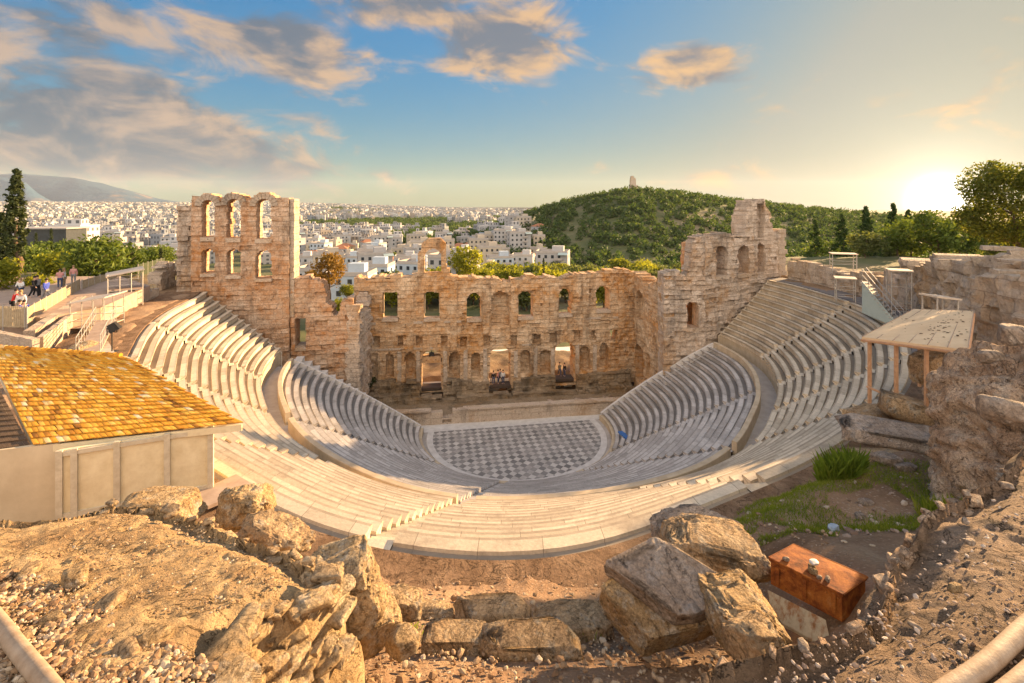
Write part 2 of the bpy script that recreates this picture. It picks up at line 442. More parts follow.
def m_ground():
    n = NT('dry_earth'); ob = n.coord('Object')
    near = n.ramp(n.noise(ob, 0.35, 9, 0.7, 0.4), [(0.32, (0.15, 0.09, 0.05)), (0.5, (0.26, 0.165, 0.10)), (0.68, (0.36, 0.25, 0.155))])
    v1 = n.voro(ob, 9); pm = n.ramp(v1, [(0.22, 1.0), (0.32, 0.0)])
    near = n.mix(n.math('MULTIPLY', pm, 0.4), near, (0.42, 0.33, 0.24))
    fine = n.noise(ob, 18, 5, 0.7)
    near = n.mix(0.55, near, n.ramp(fine, [(0.3, 0.55), (0.7, 1.25)]), 'MULTIPLY')
    far = n.ramp(n.noise(ob, 0.02, 8, 0.65), [(0.35, (0.055, 0.075, 0.025)), (0.5, (0.11, 0.115, 0.05)), (0.66, (0.24, 0.19, 0.12))])
    s = n.new('ShaderNodeSeparateXYZ'); n.l.new(ob, s.inputs[0])
    ln = n.new('ShaderNodeVectorMath', operation='LENGTH'); n.l.new(ob, ln.inputs[0])
    fm = n.ramp(n.math('DIVIDE', ln.outputs['Value'], 200.0), [(0.30, 0.0), (0.48, 1.0)])
    col = n.mix(fm, near, far)
    h = n.math('ADD', n.noise(ob, 6, 8, 0.7), n.math('MULTIPLY', pm, 0.25))
    return n.done(col, n.bump(h, 0.8, 0.08), 0.95)
M['ground'] = m_ground()
M['soil'] = m_ledge('bare_soil', [(0.13, 0.075, 0.04), (0.23, 0.14, 0.08), (0.31, 0.20, 0.12), (0.40, 0.28, 0.18)], (0.38, 0.28, 0.19))
def m_pebble(name, cols):
    n = NT(name); g = n.new('ShaderNodeNewGeometry'); ob = n.coord('Object')
    col = n.ramp(g.outputs['Random Per Island'], [(0.0, cols[0]), (0.35, cols[1]), (0.7, cols[2]), (1.0, cols[3])])
    fine = n.noise(ob, 35, 4, 0.7)
    col = n.mix(0.5, col, n.ramp(fine, [(0.3, 0.6), (0.7, 1.25)]), 'MULTIPLY')
    return n.done(col, n.bump(fine, 0.6, 0.01), 0.9)
M['pebble'] = m_pebble('loose_stones', [(0.15, 0.085, 0.045), (0.28, 0.18, 0.10), (0.36, 0.26, 0.16), (0.50, 0.42, 0.31)])
M['pebble_pink'] = m_pebble('pale_loose_stones', [(0.18, 0.12, 0.085), (0.27, 0.195, 0.145), (0.35, 0.27, 0.21), (0.48, 0.41, 0.34)])
def m_tiles():
    n = NT('clay_tiles'); g = n.new('ShaderNodeNewGeometry'); ob = n.coord('Object')
    r = n.mix(0.35, g.outputs['Random Per Island'], n.noise(ob, 0.9, 5))
    col = n.ramp(r, [(0.16, (0.20, 0.085, 0.015)), (0.27, (0.50, 0.22, 0.022)), (0.55, (0.64, 0.31, 0.03)), (0.76, (0.68, 0.39, 0.07)), (0.84, (0.70, 0.57, 0.36))])
    fine = n.noise(ob, 14, 6, 0.7)
    col = n.mix(0.5, col, n.ramp(fine, [(0.3, 0.55), (0.7, 1.2)]), 'MULTIPLY')
    gr = n.ramp(n.noise(ob, 2.2, 7, 0.7), [(0.62, 0.0), (0.70, 0.65)])
    col = n.mix(gr, col, (0.20, 0.10, 0.025))
    return n.done(col, n.bump(fine, 0.4, 0.02), 0.8)
M['tiles'] = m_tiles()
M['cream'] = m_plain('cream_boards', (0.74, 0.64, 0.42), (0.62, 0.51, 0.31), 3.0, 0.7)
M['cream_dark'] = m_plain('cream_frame', (0.60, 0.53, 0.39), (0.46, 0.39, 0.27), 5.0, 0.7)
M['plaster'] = m_plain('beige_plaster', (0.62, 0.51, 0.34), (0.50, 0.40, 0.26), 1.0, 0.85)
def m_rust():
    n = NT('rusty_steel'); ob = n.coord('Object')
    col = n.ramp(n.noise(ob, 3.0, 8, 0.7, 0.5), [(0.34, (0.06, 0.02, 0.008)), (0.46, (0.24, 0.07, 0.017)), (0.60, (0.42, 0.15, 0.03)), (0.74, (0.50, 0.25, 0.09))])
    col = n.mix(n.ramp(n.noise(ob, 9, 6, .75), [(0.60, 0.0), (0.70, 0.7)]), col, (0.055, 0.022, 0.012))
    col = n.mix(0.45, col, n.ramp(n.noise(ob, 45, 4, .7), [(0.3, 0.5), (0.7, 1.3)]), 'MULTIPLY')
    n.b.inputs['Metallic'].default_value = 0.15
    return n.done(col, n.bump(n.noise(ob, 30, 5), 0.4, 0.01), 0.75)
M['rust'] = m_rust()
def m_stained():
    n = NT('rust_stained_panel'); ob = n.coord('Object')
    mp = n.new('ShaderNodeMapping'); mp.inputs['Scale'].default_value = (6, 6, .8); n.l.new(ob, mp.inputs[0])
    st = n.ramp(n.noise(mp.outputs[0], 1.6, 7, 0.7), [(0.46, 0.0), (0.62, 0.9)])
    col = n.mix(st, (0.50, 0.42, 0.28), (0.30, 0.12, 0.035))
    col = n.mix(0.4, col, n.ramp(n.noise(ob, 12, 6, .7), [(0.3, 0.5), (0.7, 1.2)]), 'MULTIPLY')
    return n.done(col, None, 0.7)
M['stained'] = m_stained()
M['steel'] = m_plain('galvanised_steel', (0.46, 0.44, 0.40), (0.32, 0.30, 0.27), 6.0, 0.5, 0.1, 0.01, 0.4)
M['fence'] = m_plain('tan_fence_panel', (0.42, 0.34, 0.22), (0.30, 0.23, 0.14), 4.0, 0.7)
M['sheet'] = m_plain('roof_sheet', (0.56, 0.48, 0.38), (0.42, 0.34, 0.26), 0.9, 0.6)
M['canvas'] = m_plain('canopy_board', (0.70, 0.53, 0.33), (0.58, 0.41, 0.24), 0.8, 0.7)
M['rustpost'] = m_plain('orange_painted_post', (0.50, 0.30, 0.17), (0.36, 0.20, 0.11), 6.0, 0.6)
M['plank'] = m_plain('weathered_planks', (0.40, 0.30, 0.23), (0.29, 0.21, 0.155), 2.0, 0.85)
M['dark'] = m_plain('dark_metal', (0.03, 0.028, 0.026), (0.015, 0.014, 0.013), 5.0, 0.5)
M['darkwood'] = m_plain('dark_platform', (0.075, 0.05, 0.035), (0.04, 0.03, 0.022), 3.0, 0.7)
M['paleblue'] = m_plain('pale_green_panel', (0.42, 0.50, 0.46), (0.36, 0.44, 0.40), 1.0, 0.6)
M['pipe'] = m_plain('clay_pipe', (0.37, 0.29, 0.21), (0.24, 0.17, 0.11), 7.0, 0.7, .4, .01)
M['bluebag'] = m_plain('blue_plastic', (0.05, 0.16, 0.42), (0.03, 0.10, 0.28), 8.0, 0.5)
M['palebag'] = m_plain('pale_plastic', (0.40, 0.46, 0.52), (0.25, 0.32, 0.40), 8.0, 0.5)
M['bark'] = m_plain('bark', (0.16, 0.11, 0.07), (0.08, 0.055, 0.035), 5.0, 0.95, 0.8, 0.05)
M['leaf_mid'] = m_leaf('broadleaf', (0.04, 0.065, 0.013), (0.095, 0.14, 0.024), (0.20, 0.24, 0.04))
M['leaf_yellow'] = m_leaf('yellow_green_leaves', (0.10, 0.12, 0.014), (0.20, 0.22, 0.024), (0.32, 0.31, 0.04), 0.6)
M['leaf_olive'] = m_leaf('olive_leaves', (0.06, 0.075, 0.025), (0.12, 0.145, 0.05), (0.21, 0.23, 0.085), 0.5)
M['leaf_dark'] = m_leaf('cypress_needles', (0.018, 0.028, 0.010), (0.038, 0.055, 0.017), (0.07, 0.085, 0.028), 0.2)
M['leaf_pine'] = m_leaf('pine_needles', (0.045, 0.065, 0.014), (0.095, 0.12, 0.024), (0.19, 0.19, 0.04), 0.55)
M['leaf_orange'] = m_leaf('autumn_leaves', (0.13, 0.085, 0.018), (0.24, 0.14, 0.025), (0.34, 0.20, 0.045))
M['forest'] = m_leaf('hill_forest', (0.02, 0.045, 0.014), (0.05, 0.09, 0.024), (0.105, 0.145, 0.036), 0.35)
M['grass'] = m_leaf('fresh_grass', (0.10, 0.16, 0.018), (0.19, 0.26, 0.03), (0.34, 0.35, 0.06), 0.45)
def m_house(name, cols, roofc, per_object=False):
    n = NT(name); g = n.new('ShaderNodeNewGeometry'); uv = n.coord('UV')
    rnd = n.new('ShaderNodeObjectInfo').outputs['Random'] if per_object else g.outputs['Random Per Island']
    col = n.ramp(rnd, [(k / (len(cols) - 1), c) for k, c in enumerate(cols)])
    s = n.new('ShaderNodeSeparateXYZ'); n.l.new(uv, s.inputs[0])
    fx = n.math('FRACT', n.math('DIVIDE', s.outputs[0], 2.9)); fy = n.math('FRACT', n.math('DIVIDE', s.outputs[1], 3.1))
    w = n.math('MULTIPLY', n.math('MULTIPLY', n.math('GREATER_THAN', fx, 0.3), n.math('LESS_THAN', fx, 0.75)), n.math('MULTIPLY', n.math('GREATER_THAN', fy, 0.25), n.math('LESS_THAN', fy, 0.75)))
    cb = n.new('ShaderNodeCombineXYZ'); n.l.new(n.math('FLOOR', n.math('DIVIDE', s.outputs[0], 2.9)), cb.inputs[0]); n.l.new(n.math('FLOOR', n.math('DIVIDE', s.outputs[1], 3.1)), cb.inputs[1])
    wn = n.new('ShaderNodeTexWhiteNoise', noise_dimensions='2D'); n.l.new(cb.outputs[0], wn.inputs['Vector'])
    w = n.math('MULTIPLY', w, n.math('GREATER_THAN', wn.outputs['Value'], 0.25))
    nz = n.new('ShaderNodeSeparateXYZ'); n.l.new(g.outputs['Normal'], nz.inputs[0])
    side = n.math('LESS_THAN', n.math('ABSOLUTE', nz.outputs[2]), 0.5)
    col = n.mix(n.math('MULTIPLY', n.math('MULTIPLY', w, side), 0.85), col, (0.05, 0.055, 0.065))
    col = n.mix(n.math('MULTIPLY', n.math('SUBTRACT', 1.0, side), 0.55), col, roofc)
    return n.done(col, None, 0.85)
WHITES = [(0.16, 0.17, 0.18), (0.34, 0.35, 0.36), (0.48, 0.48, 0.48), (0.24, 0.20, 0.16), (0.56, 0.56, 0.55), (0.20, 0.23, 0.27), (0.38, 0.34, 0.28), (0.30, 0.31, 0.32)]
M['city'] = m_house('pale_city_walls', WHITES, (0.30, 0.26, 0.22))
M['block'] = m_house('pale_block_walls', WHITES, (0.42, 0.38, 0.34), True)
# ------------------------------------------------------------------ the seating bowl: four plan curves round the orchestra
OC = np.array([0.4, 51.0])
ZR, Z1, Z2 = 15.0, 9.0, 9.3          # top row, back wall of the lower tier, foot of the upper tier
def plan(pts, z):
    return np.array([G(x, y, z)[:2] for x, y in pts])
def polar(pts):
    d = pts - OC
    a = np.degrees(np.arctan2(d[:, 1], d[:, 0])) % 360
    a = np.where(a < 120, a + 360, a)
    o = np.argsort(a)
    return a[o], np.hypot(d[o, 0], d[o, 1])
C0 = polar(plan([(428, 433), (439, 463), (459, 475), (503, 484), (541, 483), (578, 473), (599, 461), (607, 447), (606, 435), (595, 420)], 0))
C1 = polar(plan([(290, 358), (281, 370), (278, 385), (283, 405), (297, 430), (344, 463), (400, 487), (468, 500), (481, 501), (545, 498), (604, 492), (640, 485), (700, 468), (735, 445), (752, 415), (760, 385), (756, 372), (744, 357), (716, 342)], Z1))
C3 = polar(plan([(195, 291), (206, 293), (166, 311), (143, 329.5), (133, 349.5), (218, 473), (271, 516), (332, 543), (366, 549), (396, 556), (460, 564), (511, 567), (560, 567), (606, 564), (684, 511), (724, 499), (777, 483), (824, 459), (868, 425), (910, 385), (912, 358), (910, 349), (890, 318), (868, 307), (824, 293), (796, 285), (769, 279)], ZR))
AA = np.linspace(150, 400, 501)
def curve(c, sm):
    r = np.interp(AA, c[0], c[1])
    k = np.exp(-0.5 * (np.arange(-40, 41) / sm) ** 2); k /= k.sum()
    return np.convolve(np.pad(r, 40, mode='edge'), k, 'valid')
R0, R1, R3 = curve(C0, 6), curve(C1, 7), curve(C3, 7)
R2 = R1 + 1.2
def rad(Rc, phi): return np.interp(phi, AA, Rc)
def xy(phi, r): 
    t = np.radians(phi)
    return np.stack([OC[0] + r * np.cos(t), OC[1] + r * np.sin(t)], 1)
END_L = {0: 180.0, 1: 189.0, 2: 186.0, 3: 180.6}
END_R = {0: 378.5, 1: 365.5, 2: 369.0, 3: 374.2}
RIM = xy(np.linspace(END_L[3], END_R[3], 260), rad(R3, np.linspace(END_L[3], END_R[3], 260)))

def ring(parts, phi, levels):
    """strip of quads through [(radius array, z)] levels along phi"""
    n = len(phi); v = []; 
    for r, z in levels:
        p = xy(phi, r); v.append(np.column_stack([p, np.full(n, z) if np.isscalar(z) else z]))
    v = np.vstack(v)
    f = []
    for j in range(len(levels) - 1):
        for i in range(n - 1):
            a = j * n + i
            f.append((a, a + 1, a + n + 1, a + n))
    return v, f

def wedges(pl, pr, aisles, halfw, rmid):
    """angular spans between the stairways"""
    ed = []
    a = pl
    for s in aisles:
        h = math.degrees(halfw / rmid(s))
        ed.append((a, s - h)); a = s + h
    ed.append((a, pr))
    return ed

def seat_tier(name, label, Ra, Rb, za, zb, nrow, ea, eb, aisles, mat, stairmat, stair_label):
    rise = (zb - za) / nrow
    root = thing(name, (OC[0], OC[1], 0), label, 'seating')
    spans_all = []
    for i in range(nrow):
        ta, tb = i / nrow, (i + 1) / nrow
        pl = ea[0] + (eb[0] - ea[0]) * ta; pr = ea[1] + (eb[1] - ea[1]) * ta
        rm = lambda p: rad(Ra, p) * (1 - ta) + rad(Rb, p) * ta
        mb = MB()
        for (p0, p1) in wedges(pl, pr, [a for a in aisles if pl + 2 < a < pr - 2], 0.42, rm):
            n = max(3, int(abs(p1 - p0) / 1.1))
            phi = np.linspace(p0, p1, n + 1)
            ra, rb = rad(Ra, phi), rad(Rb, phi)
            D = (rb - ra) / nrow
            base = ra + D * i
            z = za + rise * i
            prof = [(0.20, -0.07, 0.0), (0.19, rise * 0.55, .25), (0.03, rise * 0.80, .4), (0.0, rise * .86, .45), (0.01, rise, .455), (0.13, rise + .004, .55), (0.62, rise, .68), (0.64, rise - 0.09, .70), (1.19, rise - 0.09, .98)]
            v, f = ring(mb, phi, [(base + D * q[0], z + q[1]) for q in prof])
            s = np.concatenate([[0], np.cumsum(np.hypot(*np.diff(xy(phi, base), axis=0).T))])
            uv = np.vstack([np.column_stack([s + p0, np.full(len(s), i + 0.01 + q[2] * 0.97)]) for q in prof])
            m = len(phi)
            # ends of the block
            e0 = [j * m for j in range(len(prof))]; e1 = [j * m + m - 1 for j in range(len(prof))]
            f = f + [tuple(e0), tuple(reversed(e1))]
            mb.add(v, f, uv=uv)
        mb.build('seat_row', mat, root)
    for s in aisles:
        mb = MB()
        for i in range(nrow):
            pl = ea[0] + (eb[0] - ea[0]) * i / nrow; pr = ea[1] + (eb[1] - ea[1]) * i / nrow
            if not (pl + 2 < s < pr - 2): continue
            for h in (0, 1):
                t0, t1 = (i + h * 0.5) / nrow, (i + h * 0.5 + 0.5) / nrow
                r0 = rad(Ra, s) * (1 - t0) + rad(Rb, s) * t0; r1 = rad(Ra, s) * (1 - t1) + rad(Rb, s) * t1
                z = za + rise * (i + 0.5 * h + 0.35)
                hw = math.degrees(0.405 / r0)
                a = xy(np.array([s - hw, s + hw]), np.array([r0, r0])); b = xy(np.array([s - hw, s + hw]), np.array([r1 + 0.02, r1 + 0.02]))
                v = [(*a[0], z - rise * .6), (*a[1], z - rise * .6), (*a[1], z), (*a[0], z), (*b[1], z), (*b[0], z)]
                mb.add(v, [(0, 1, 2, 3), (3, 2, 4, 5)], uv=[(s * 7 + k, i + .3) for k in (0, .8, .8, 0, .8, 0)])
        mb.build('stairway', stairmat, root)
    return root

LOW_A = [225.0, 264.0, 303.0, 331.0]
UP_A = [206.0, 225.0, 245.0, 264.0, 282.0, 303.0, 317.0, 331.0, 349.0]
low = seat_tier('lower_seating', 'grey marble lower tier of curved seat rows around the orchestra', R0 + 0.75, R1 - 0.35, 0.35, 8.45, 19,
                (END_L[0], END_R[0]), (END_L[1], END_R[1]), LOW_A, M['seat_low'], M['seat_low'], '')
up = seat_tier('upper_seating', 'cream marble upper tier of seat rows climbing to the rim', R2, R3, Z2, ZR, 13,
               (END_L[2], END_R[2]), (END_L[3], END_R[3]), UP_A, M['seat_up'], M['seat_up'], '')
# foot wall of the lower tier, back parapet, the walkway behind it and the foot wall of the upper tier
phi = np.linspace(END_L[0], END_R[0], 180); r = rad(R0, phi)
v, f = ring(None, phi, [(r + 0.45, -0.05), (r + 0.45, 0.55), (r + 0.80, 0.55), (r + 0.80, 0.3)])
obj('foot_wall', v, f, M['parapet'], low)
mb = MB()
for p0, p1 in wedges(END_L[1], END_R[1], LOW_A[:3], 0.5, lambda s: rad(R1, s)):
    phi = np.linspace(p0, p1, max(4, int((p1 - p0) / 1.2))); r = rad(R1, phi)
    v, f = ring(None, phi, [(r - 0.36, 8.2), (r - 0.36, Z1 - 0.03), (r - 0.33, Z1), (r - 0.03, Z1), (r, Z1 - 0.03), (r, 8.0)])
    m = len(phi); f += [tuple(j * m for j in range(6)), tuple(j * m + m - 1 for j in range(5, -1, -1))]
    mb.add(v, f)
mb.build('back_parapet', M['parapet'], low)
phi = np.linspace(END_L[1] - 1, END_R[1] + 2, 190); r = rad(R1, phi)
wk = obj('walkway', *ring(None, phi, [(r - 0.30, 8.1), (r + 1.45, 8.1)]), M['walk']); tag(wk, kind='structure')
phi = np.linspace(END_L[2], END_R[2], 190); r = rad(R2, phi)
v, f = ring(None, phi, [(r + 0.06, 8.0), (r + 0.06, Z2 - 0.12), (r, Z2 - 0.1), (r, Z2 + 0.02), (r + .2, Z2 + 0.02)])
obj('foot_wall', v, f, M['parapet'], up)
# solid ends of both tiers, against the wing walls
for root, Ra, Rb, za, zb, n, ea, eb, mt in ((low, R0 + .75, R1 - .35, .35, 8.45, 19, (END_L[0], END_R[0]), (END_L[1], END_R[1]), M['marble_white']), (up, R2, R3, Z2, ZR, 13, (END_L[2], END_R[2]), (END_L[3], END_R[3]), M['seat_up'])):
    for k, sg in ((0, -1), (1, 1)):
        mb = MB()
        tt = np.linspace(0, 1, n + 1)
        ph = ea[k] + (eb[k] - ea[k]) * tt
        rr = np.array([rad(Ra, p) * (1 - t) + rad(Rb, p) * t for p, t in zip(ph, tt)])
        zz = za + (zb - za) * tt + (0.10 if root is low else -0.42)
        a = xy(ph + sg * np.degrees(0.02 / rr), rr); b = xy(ph + sg * np.degrees(0.28 / rr), rr)
        v = np.vstack([np.column_stack([a, zz + .30]), np.column_stack([b, zz + .30]), np.column_stack([b, np.full(n + 1, -0.5)]), np.column_stack([a, np.full(n + 1, -0.5)])])
        m = n + 1
        f = []
        for j in range(4):
            for i in range(n): f.append((j * m + i, j * m + i + 1, ((j + 1) % 4) * m + i + 1, ((j + 1) % 4) * m + i))
        f += [(0, m, 2 * m, 3 * m), (n, m + n, 2 * m + n, 3 * m + n)]
        mb.add(v, f)
        mb.build('end_coping', mt, root)
# rim path: dark strip behind the last row
def rimstrip(p0, p1, w, mat, name, z=ZR + 0.02, w2=None):
    phi = np.linspace(p0, p1, 120); r = rad(R3, phi)
    ww = np.linspace(w, w2 if w2 else w, 120)
    o = obj(name, *ring(None, phi, [(r - 0.05, ZR - 0.25), (r, z), (r + ww, z), (r + ww + .1, z - .8)]), mat)
    return tag(o, kind='structure')
rimstrip(312, END_R[3] + 1, 2.4, M['asphalt'], 'rim_path')
rimstrip(END_L[3], 312, 3.5, M['soil'], 'rim_path', ZR + 0.015, 2.2)

# orchestra
phi = np.linspace(178, 381, 160)
ov = xy(phi, rad(R0, phi) - 0.62)
def flat(name, pts, z, mat):
    v = np.column_stack([pts, np.full(len(pts), z)])
    return tag(obj(name, v, [tuple(range(len(v)))], mat), kind='structure')
backL, backR = np.array(G(428, 431, 0)[:2]), np.array(G(597, 417, 0)[:2])
flat('orchestra_floor', ov, 0.01, M['floor'])
mb = MB(); v, f = ring(None, phi, [(rad(R0, phi) - 0.63, 0.0), (rad(R0, phi) - 0.63, 0.05), (rad(R0, phi) - 0.02, 0.05), (rad(R0, phi), 0.0)])
mb.add(v, f)
tag(mb.build('orchestra_border', M['marble_white']), kind='structure')
flat('gutter', xy(phi, rad(R0, phi) + 0.5), -0.012, M['walk'])
a, b = ov[0], ov[-1]
nrm = np.array([-(b - a)[1], (b - a)[0]]) / np.hypot(*(b - a))
flat('stage_strip', np.array([a - (b - a) * .28 - nrm * .0, b + (b - a) * .28, b + (b - a) * .28 + nrm * 2.6, a - (b - a) * .28 + nrm * 2.6]), 0.004, M['marble_white'])

# ------------------------------------------------------------------ ruined walls
class Wall:
    def __init__(s, a, b):
        s.a = np.array(a, float); s.L = float(np.hypot(b[0] - a[0], b[1] - a[1]))
        s.d = (np.array(b, float) - s.a) / s.L
        s.n = np.array([s.d[1], -s.d[0]])            # towards the audience
    def uv(s, px, py):
        k = (px - CX) / FPX
        u = (k * s.a[1] - s.a[0]) / (s.d[0] - k * s.d[1])
        d = s.a[1] + u * s.d[1]
        return u, CAMZ - (py - HY) / FPX * d
    def rect(s, x0, x1, y0, y1, arch=False, depth=None):
        u0, z1 = s.uv(x0, y0); u1, _ = s.uv(x1, y0); _, z0 = s.uv((x0 + x1) / 2, y1); _, z1 = s.uv((x0 + x1) / 2, y0)
        return (u0, u1, z0, z1, arch, depth)
    def top(s, pts):
        q = np.array([s.uv(*p) for p in pts]); return q[:, 0], q[:, 1]
    def at(s, u, w, z):
        """u along, w towards the audience"""
        return (*(s.a + s.d * u + s.n * w), z)

def ruin(name, W, u0, u1, z0, top, th, holes, mat, parent, cell=0.15, rough=0.10, seed=1, block=(1.25, 0.52), chip=0.05, bottom=None, w0=0.0, edge=0.35, smooth=False):
    nu, nv = max(2, int(round((u1 - u0) / cell))), 0
    zt = float(np.max(top[1])) + 0.3
    nv = max(2, int(round((zt - z0) / cell)))
    U = np.linspace(u0, u1, nu + 1); V = np.linspace(z0, zt, nv + 1)
    uc, vc = (U[:-1] + U[1:]) / 2, (V[:-1] + V[1:]) / 2
    uu, vv = np.meshgrid(uc, vc)                     # rows are v
    bw, bh = block
    def bid(u, v):
        j = np.floor(v / bh); i = np.floor(u / bw + 0.5 * (j % 2)); return i.astype(np.int64), j.astype(np.int64)
    bi, bj = bid(uu, vv)
    rnd = _hash(bi, bj, bi * 0, seed)
    # ragged top: whole blocks come and go
    tz = np.interp(uu, *top) + (rnd - 0.5) * edge + 0.12 * fbm(np.column_stack([uu.ravel(), vv.ravel() * 0, vv.ravel() * 0]), 2.2, 3, seed).reshape(uu.shape)
    dep = np.zeros(uu.shape)
    solid = vv < tz
    wob = 0.06 * fbm(np.column_stack([uu.ravel(), vv.ravel(), vv.ravel() * 0]), 1.7, 3, seed + 4).reshape(uu.shape)
    for (a, b, c, d, arch, q) in holes:
        if arch:
            r = (b - a) / 2; m = (a + b) / 2
            ins = (np.abs(uu - m) < r + wob) & (vv > c) & ((vv < d - r) | (np.hypot(uu - m, vv - (d - r)) < r + wob))
        else:
            ins = (uu > a + wob) & (uu < b + wob) & (vv > c) & (vv < d + wob)
        if q is None: solid &= ~ins
        else: dep = np.where(ins, q, dep)
    # missing stones
    lost = (_hash(bi, bj, bi * 0 + 7, seed + 3) < chip) & (dep == 0)
    dep = np.where(lost, 0.22, dep)
    lev = np.unique(dep[solid]) if solid.any() else np.array([0.0])
    nl = len(lev); li = np.searchsorted(lev, dep)
    NV = (nu + 1) * (nv + 1)
    ii, jj = np.meshgrid(np.arange(nu), np.arange(nv))
    def vid(l, j, i): return l * NV + j * (nu + 1) + i
    F = []
    s = solid
    l = li
    F.append(np.stack([vid(l, jj, ii), vid(l, jj, ii + 1), vid(l, jj + 1, ii + 1), vid(l, jj + 1, ii)], -1)[s])
    F.append(np.stack([vid(nl, jj, ii), vid(nl, jj + 1, ii), vid(nl, jj + 1, ii + 1), vid(nl, jj, ii + 1)], -1)[s])
    le = np.where(s, l, nl)                          # empty cells sit at the back face
    pad = np.pad(le, 1, constant_values=nl)
    if bottom: pass
    A, B = pad[1:-1, :-1], pad[1:-1, 1:]             # vertical edges, columns 0..nu
    J, I = np.nonzero(A != B)
    F.append(np.stack([vid(A[J, I], J, I), vid(B[J, I], J, I), vid(B[J, I], J + 1, I), vid(A[J, I], J + 1, I)], -1))
    A, B = pad[:-1, 1:-1], pad[1:, 1:-1]
    J, I = np.nonzero(A != B)
    F.append(np.stack([vid(A[J, I], J, I), vid(A[J, I], J, I + 1), vid(B[J, I], J, I + 1), vid(B[J, I], J, I)], -1))
    F = np.vstack(F)
    used, inv = np.unique(F, return_inverse=True); F = inv.reshape(F.shape)
    lv = used // NV; rem = used % NV; jv = rem // (nu + 1); iv = rem % (nu + 1)
    u = U[iv]; z = V[jv]
    w = np.where(lv == nl, -th, -np.append(lev, 0)[np.minimum(lv, nl)])
    bi, bj = bid(u, z)
    pts = np.column_stack([u, z, w])
    disp = (_hash(bi, bj, bi * 0 + 3, seed + 1) - 0.5) * rough + fbm(pts, 0.8, 4, seed + 8) * rough * 1.1 + fbm(pts, 3.5, 2, seed + 2) * rough * 0.35
    w2 = w + np.where(lv == nl, -disp, disp) + w0
    u2 = u + fbm(pts + 31, 2.5, 2, seed + 6) * 0.06; z2 = z + fbm(pts + 77, 2.5, 2, seed + 7) * 0.06
    xyv = W.a + W.d * u2[:, None] + W.n * w2[:, None]
    uvc = np.column_stack([u + np.where(lv == nl, 0.37, 0) - w * 0.9, z])
    return obj(name, np.column_stack([xyv, z2]), F, mat, parent, smooth, uvc)

# ---- stage wall
SW = Wall((-19.3, 59.3), (16.0, 64.2))
stage = thing('stage_wall', (*((SW.a + SW.d * SW.L / 2)), 0.0), 'ruined stone stage wall three storeys of arched openings facing the seats', 'wall')
rc = SW.rect
holes = [rc(382, 398, 292, 322), rc(424, 440, 292, 322), rc(467, 481, 293, 322, True), rc(518, 533, 291, 320, True), rc(559, 572, 289, 317, True), rc(596, 610, 286, 313, True),
         rc(491, 510, 291, 326, True, 1.1),
         rc(421.5, 441.5, 350, 391, True), rc(489.5, 511, 347, 390, True), rc(555, 574, 342, 383, True)]
for x0, x1, y0, y1 in ((361, 365, 336, 344), (372, 380, 336, 347), (397, 403, 336, 346), (416, 423, 336, 346), (441, 448, 336, 347), (460, 467, 336, 347), (483, 490, 335, 346), (510, 517, 335, 346), (532, 541, 334, 345), (549, 557, 333, 343), (574, 581, 331, 342), (591, 596, 330, 341)):
    holes.append(rc(x0, x1, y0, y1, False, 0.75))
holes.append(rc(610.5, 617.5, 330, 340))
for x0, x1, y0, y1 in ((385.5, 394, 353, 377), (405, 415, 352, 378), (449, 460, 352, 379), (471, 480.5, 352, 377), (520, 530.5, 350, 373), (540, 550.5, 349, 373), (580, 590, 346, 370), (599, 608.5, 343, 367)):
    holes.append(rc(x0, x1, y0, y1, True, 0.95))
holes.append(rc(361, 378, 353, 381, False, 0.35))
tp = SW.top([(350, 281), (358, 276), (368, 279), (380, 277), (400, 276), (417, 276), (448, 276), (470, 277), (498, 279), (502, 281), (520, 280), (528, 276), (545, 277), (560, 279), (572, 274), (590, 274), (604, 272), (622, 270), (636, 272), (645, 276)])
ruin('masonry', SW, 0, SW.L + 0.9, 0.6, tp, 2.0, holes, M['stage'], stage, 0.14, 0.17, 5, chip=0.075)
# pilaster strips between the bays, standing 0.3 m proud, and string courses
for px, y0, y1 in ((410, 282, 350), (453.5, 282, 350), (486, 284, 333), (514, 284, 333), (545.5, 282, 332), (585.5, 278, 345), (621, 276, 328)):
    u, z1 = SW.uv(px, y0); _, z0 = SW.uv(px, y1)
    ruin('pilaster', SW, u - 0.42, u + 0.42, z0, (np.array([-99, 99]), np.array([z1, z1])), 0.5, [], M['stage'], stage, 0.14, 0.07, int(px), w0=0.17, edge=0.5)
for yl, yr, hgt, pr in ((324, 317, 0.28, 0.14), (350.5, 341, 0.22, 0.10)):
    uL, zL = SW.uv(358, yl); uR, zR = SW.uv(628, yr)
    mb = MB(); rs = np.random.RandomState(int(yl)); u = uL
    while u < uR - 1:
        w = rs.uniform(0.9, 1.7)
        zc = zL + (zR - zL) * (u - uL) / (uR - uL)
        clash = any(a - 0.05 < u + w and b + 0.05 > u and c < zc + hgt and d > zc - hgt for (a, b, c, d, ar, q) in holes)
        if rs.rand() < 0.72 and not clash:
            c = SW.at(u + w / 2, pr / 2 - 0.05, zc)
            mb.box(c, (w * 0.96, pr + rs.uniform(0.02, 0.12), hgt), math.atan2(SW.d[1], SW.d[0]))
        u += w
    mb.build('string_course', M['pulpitum'], stage)
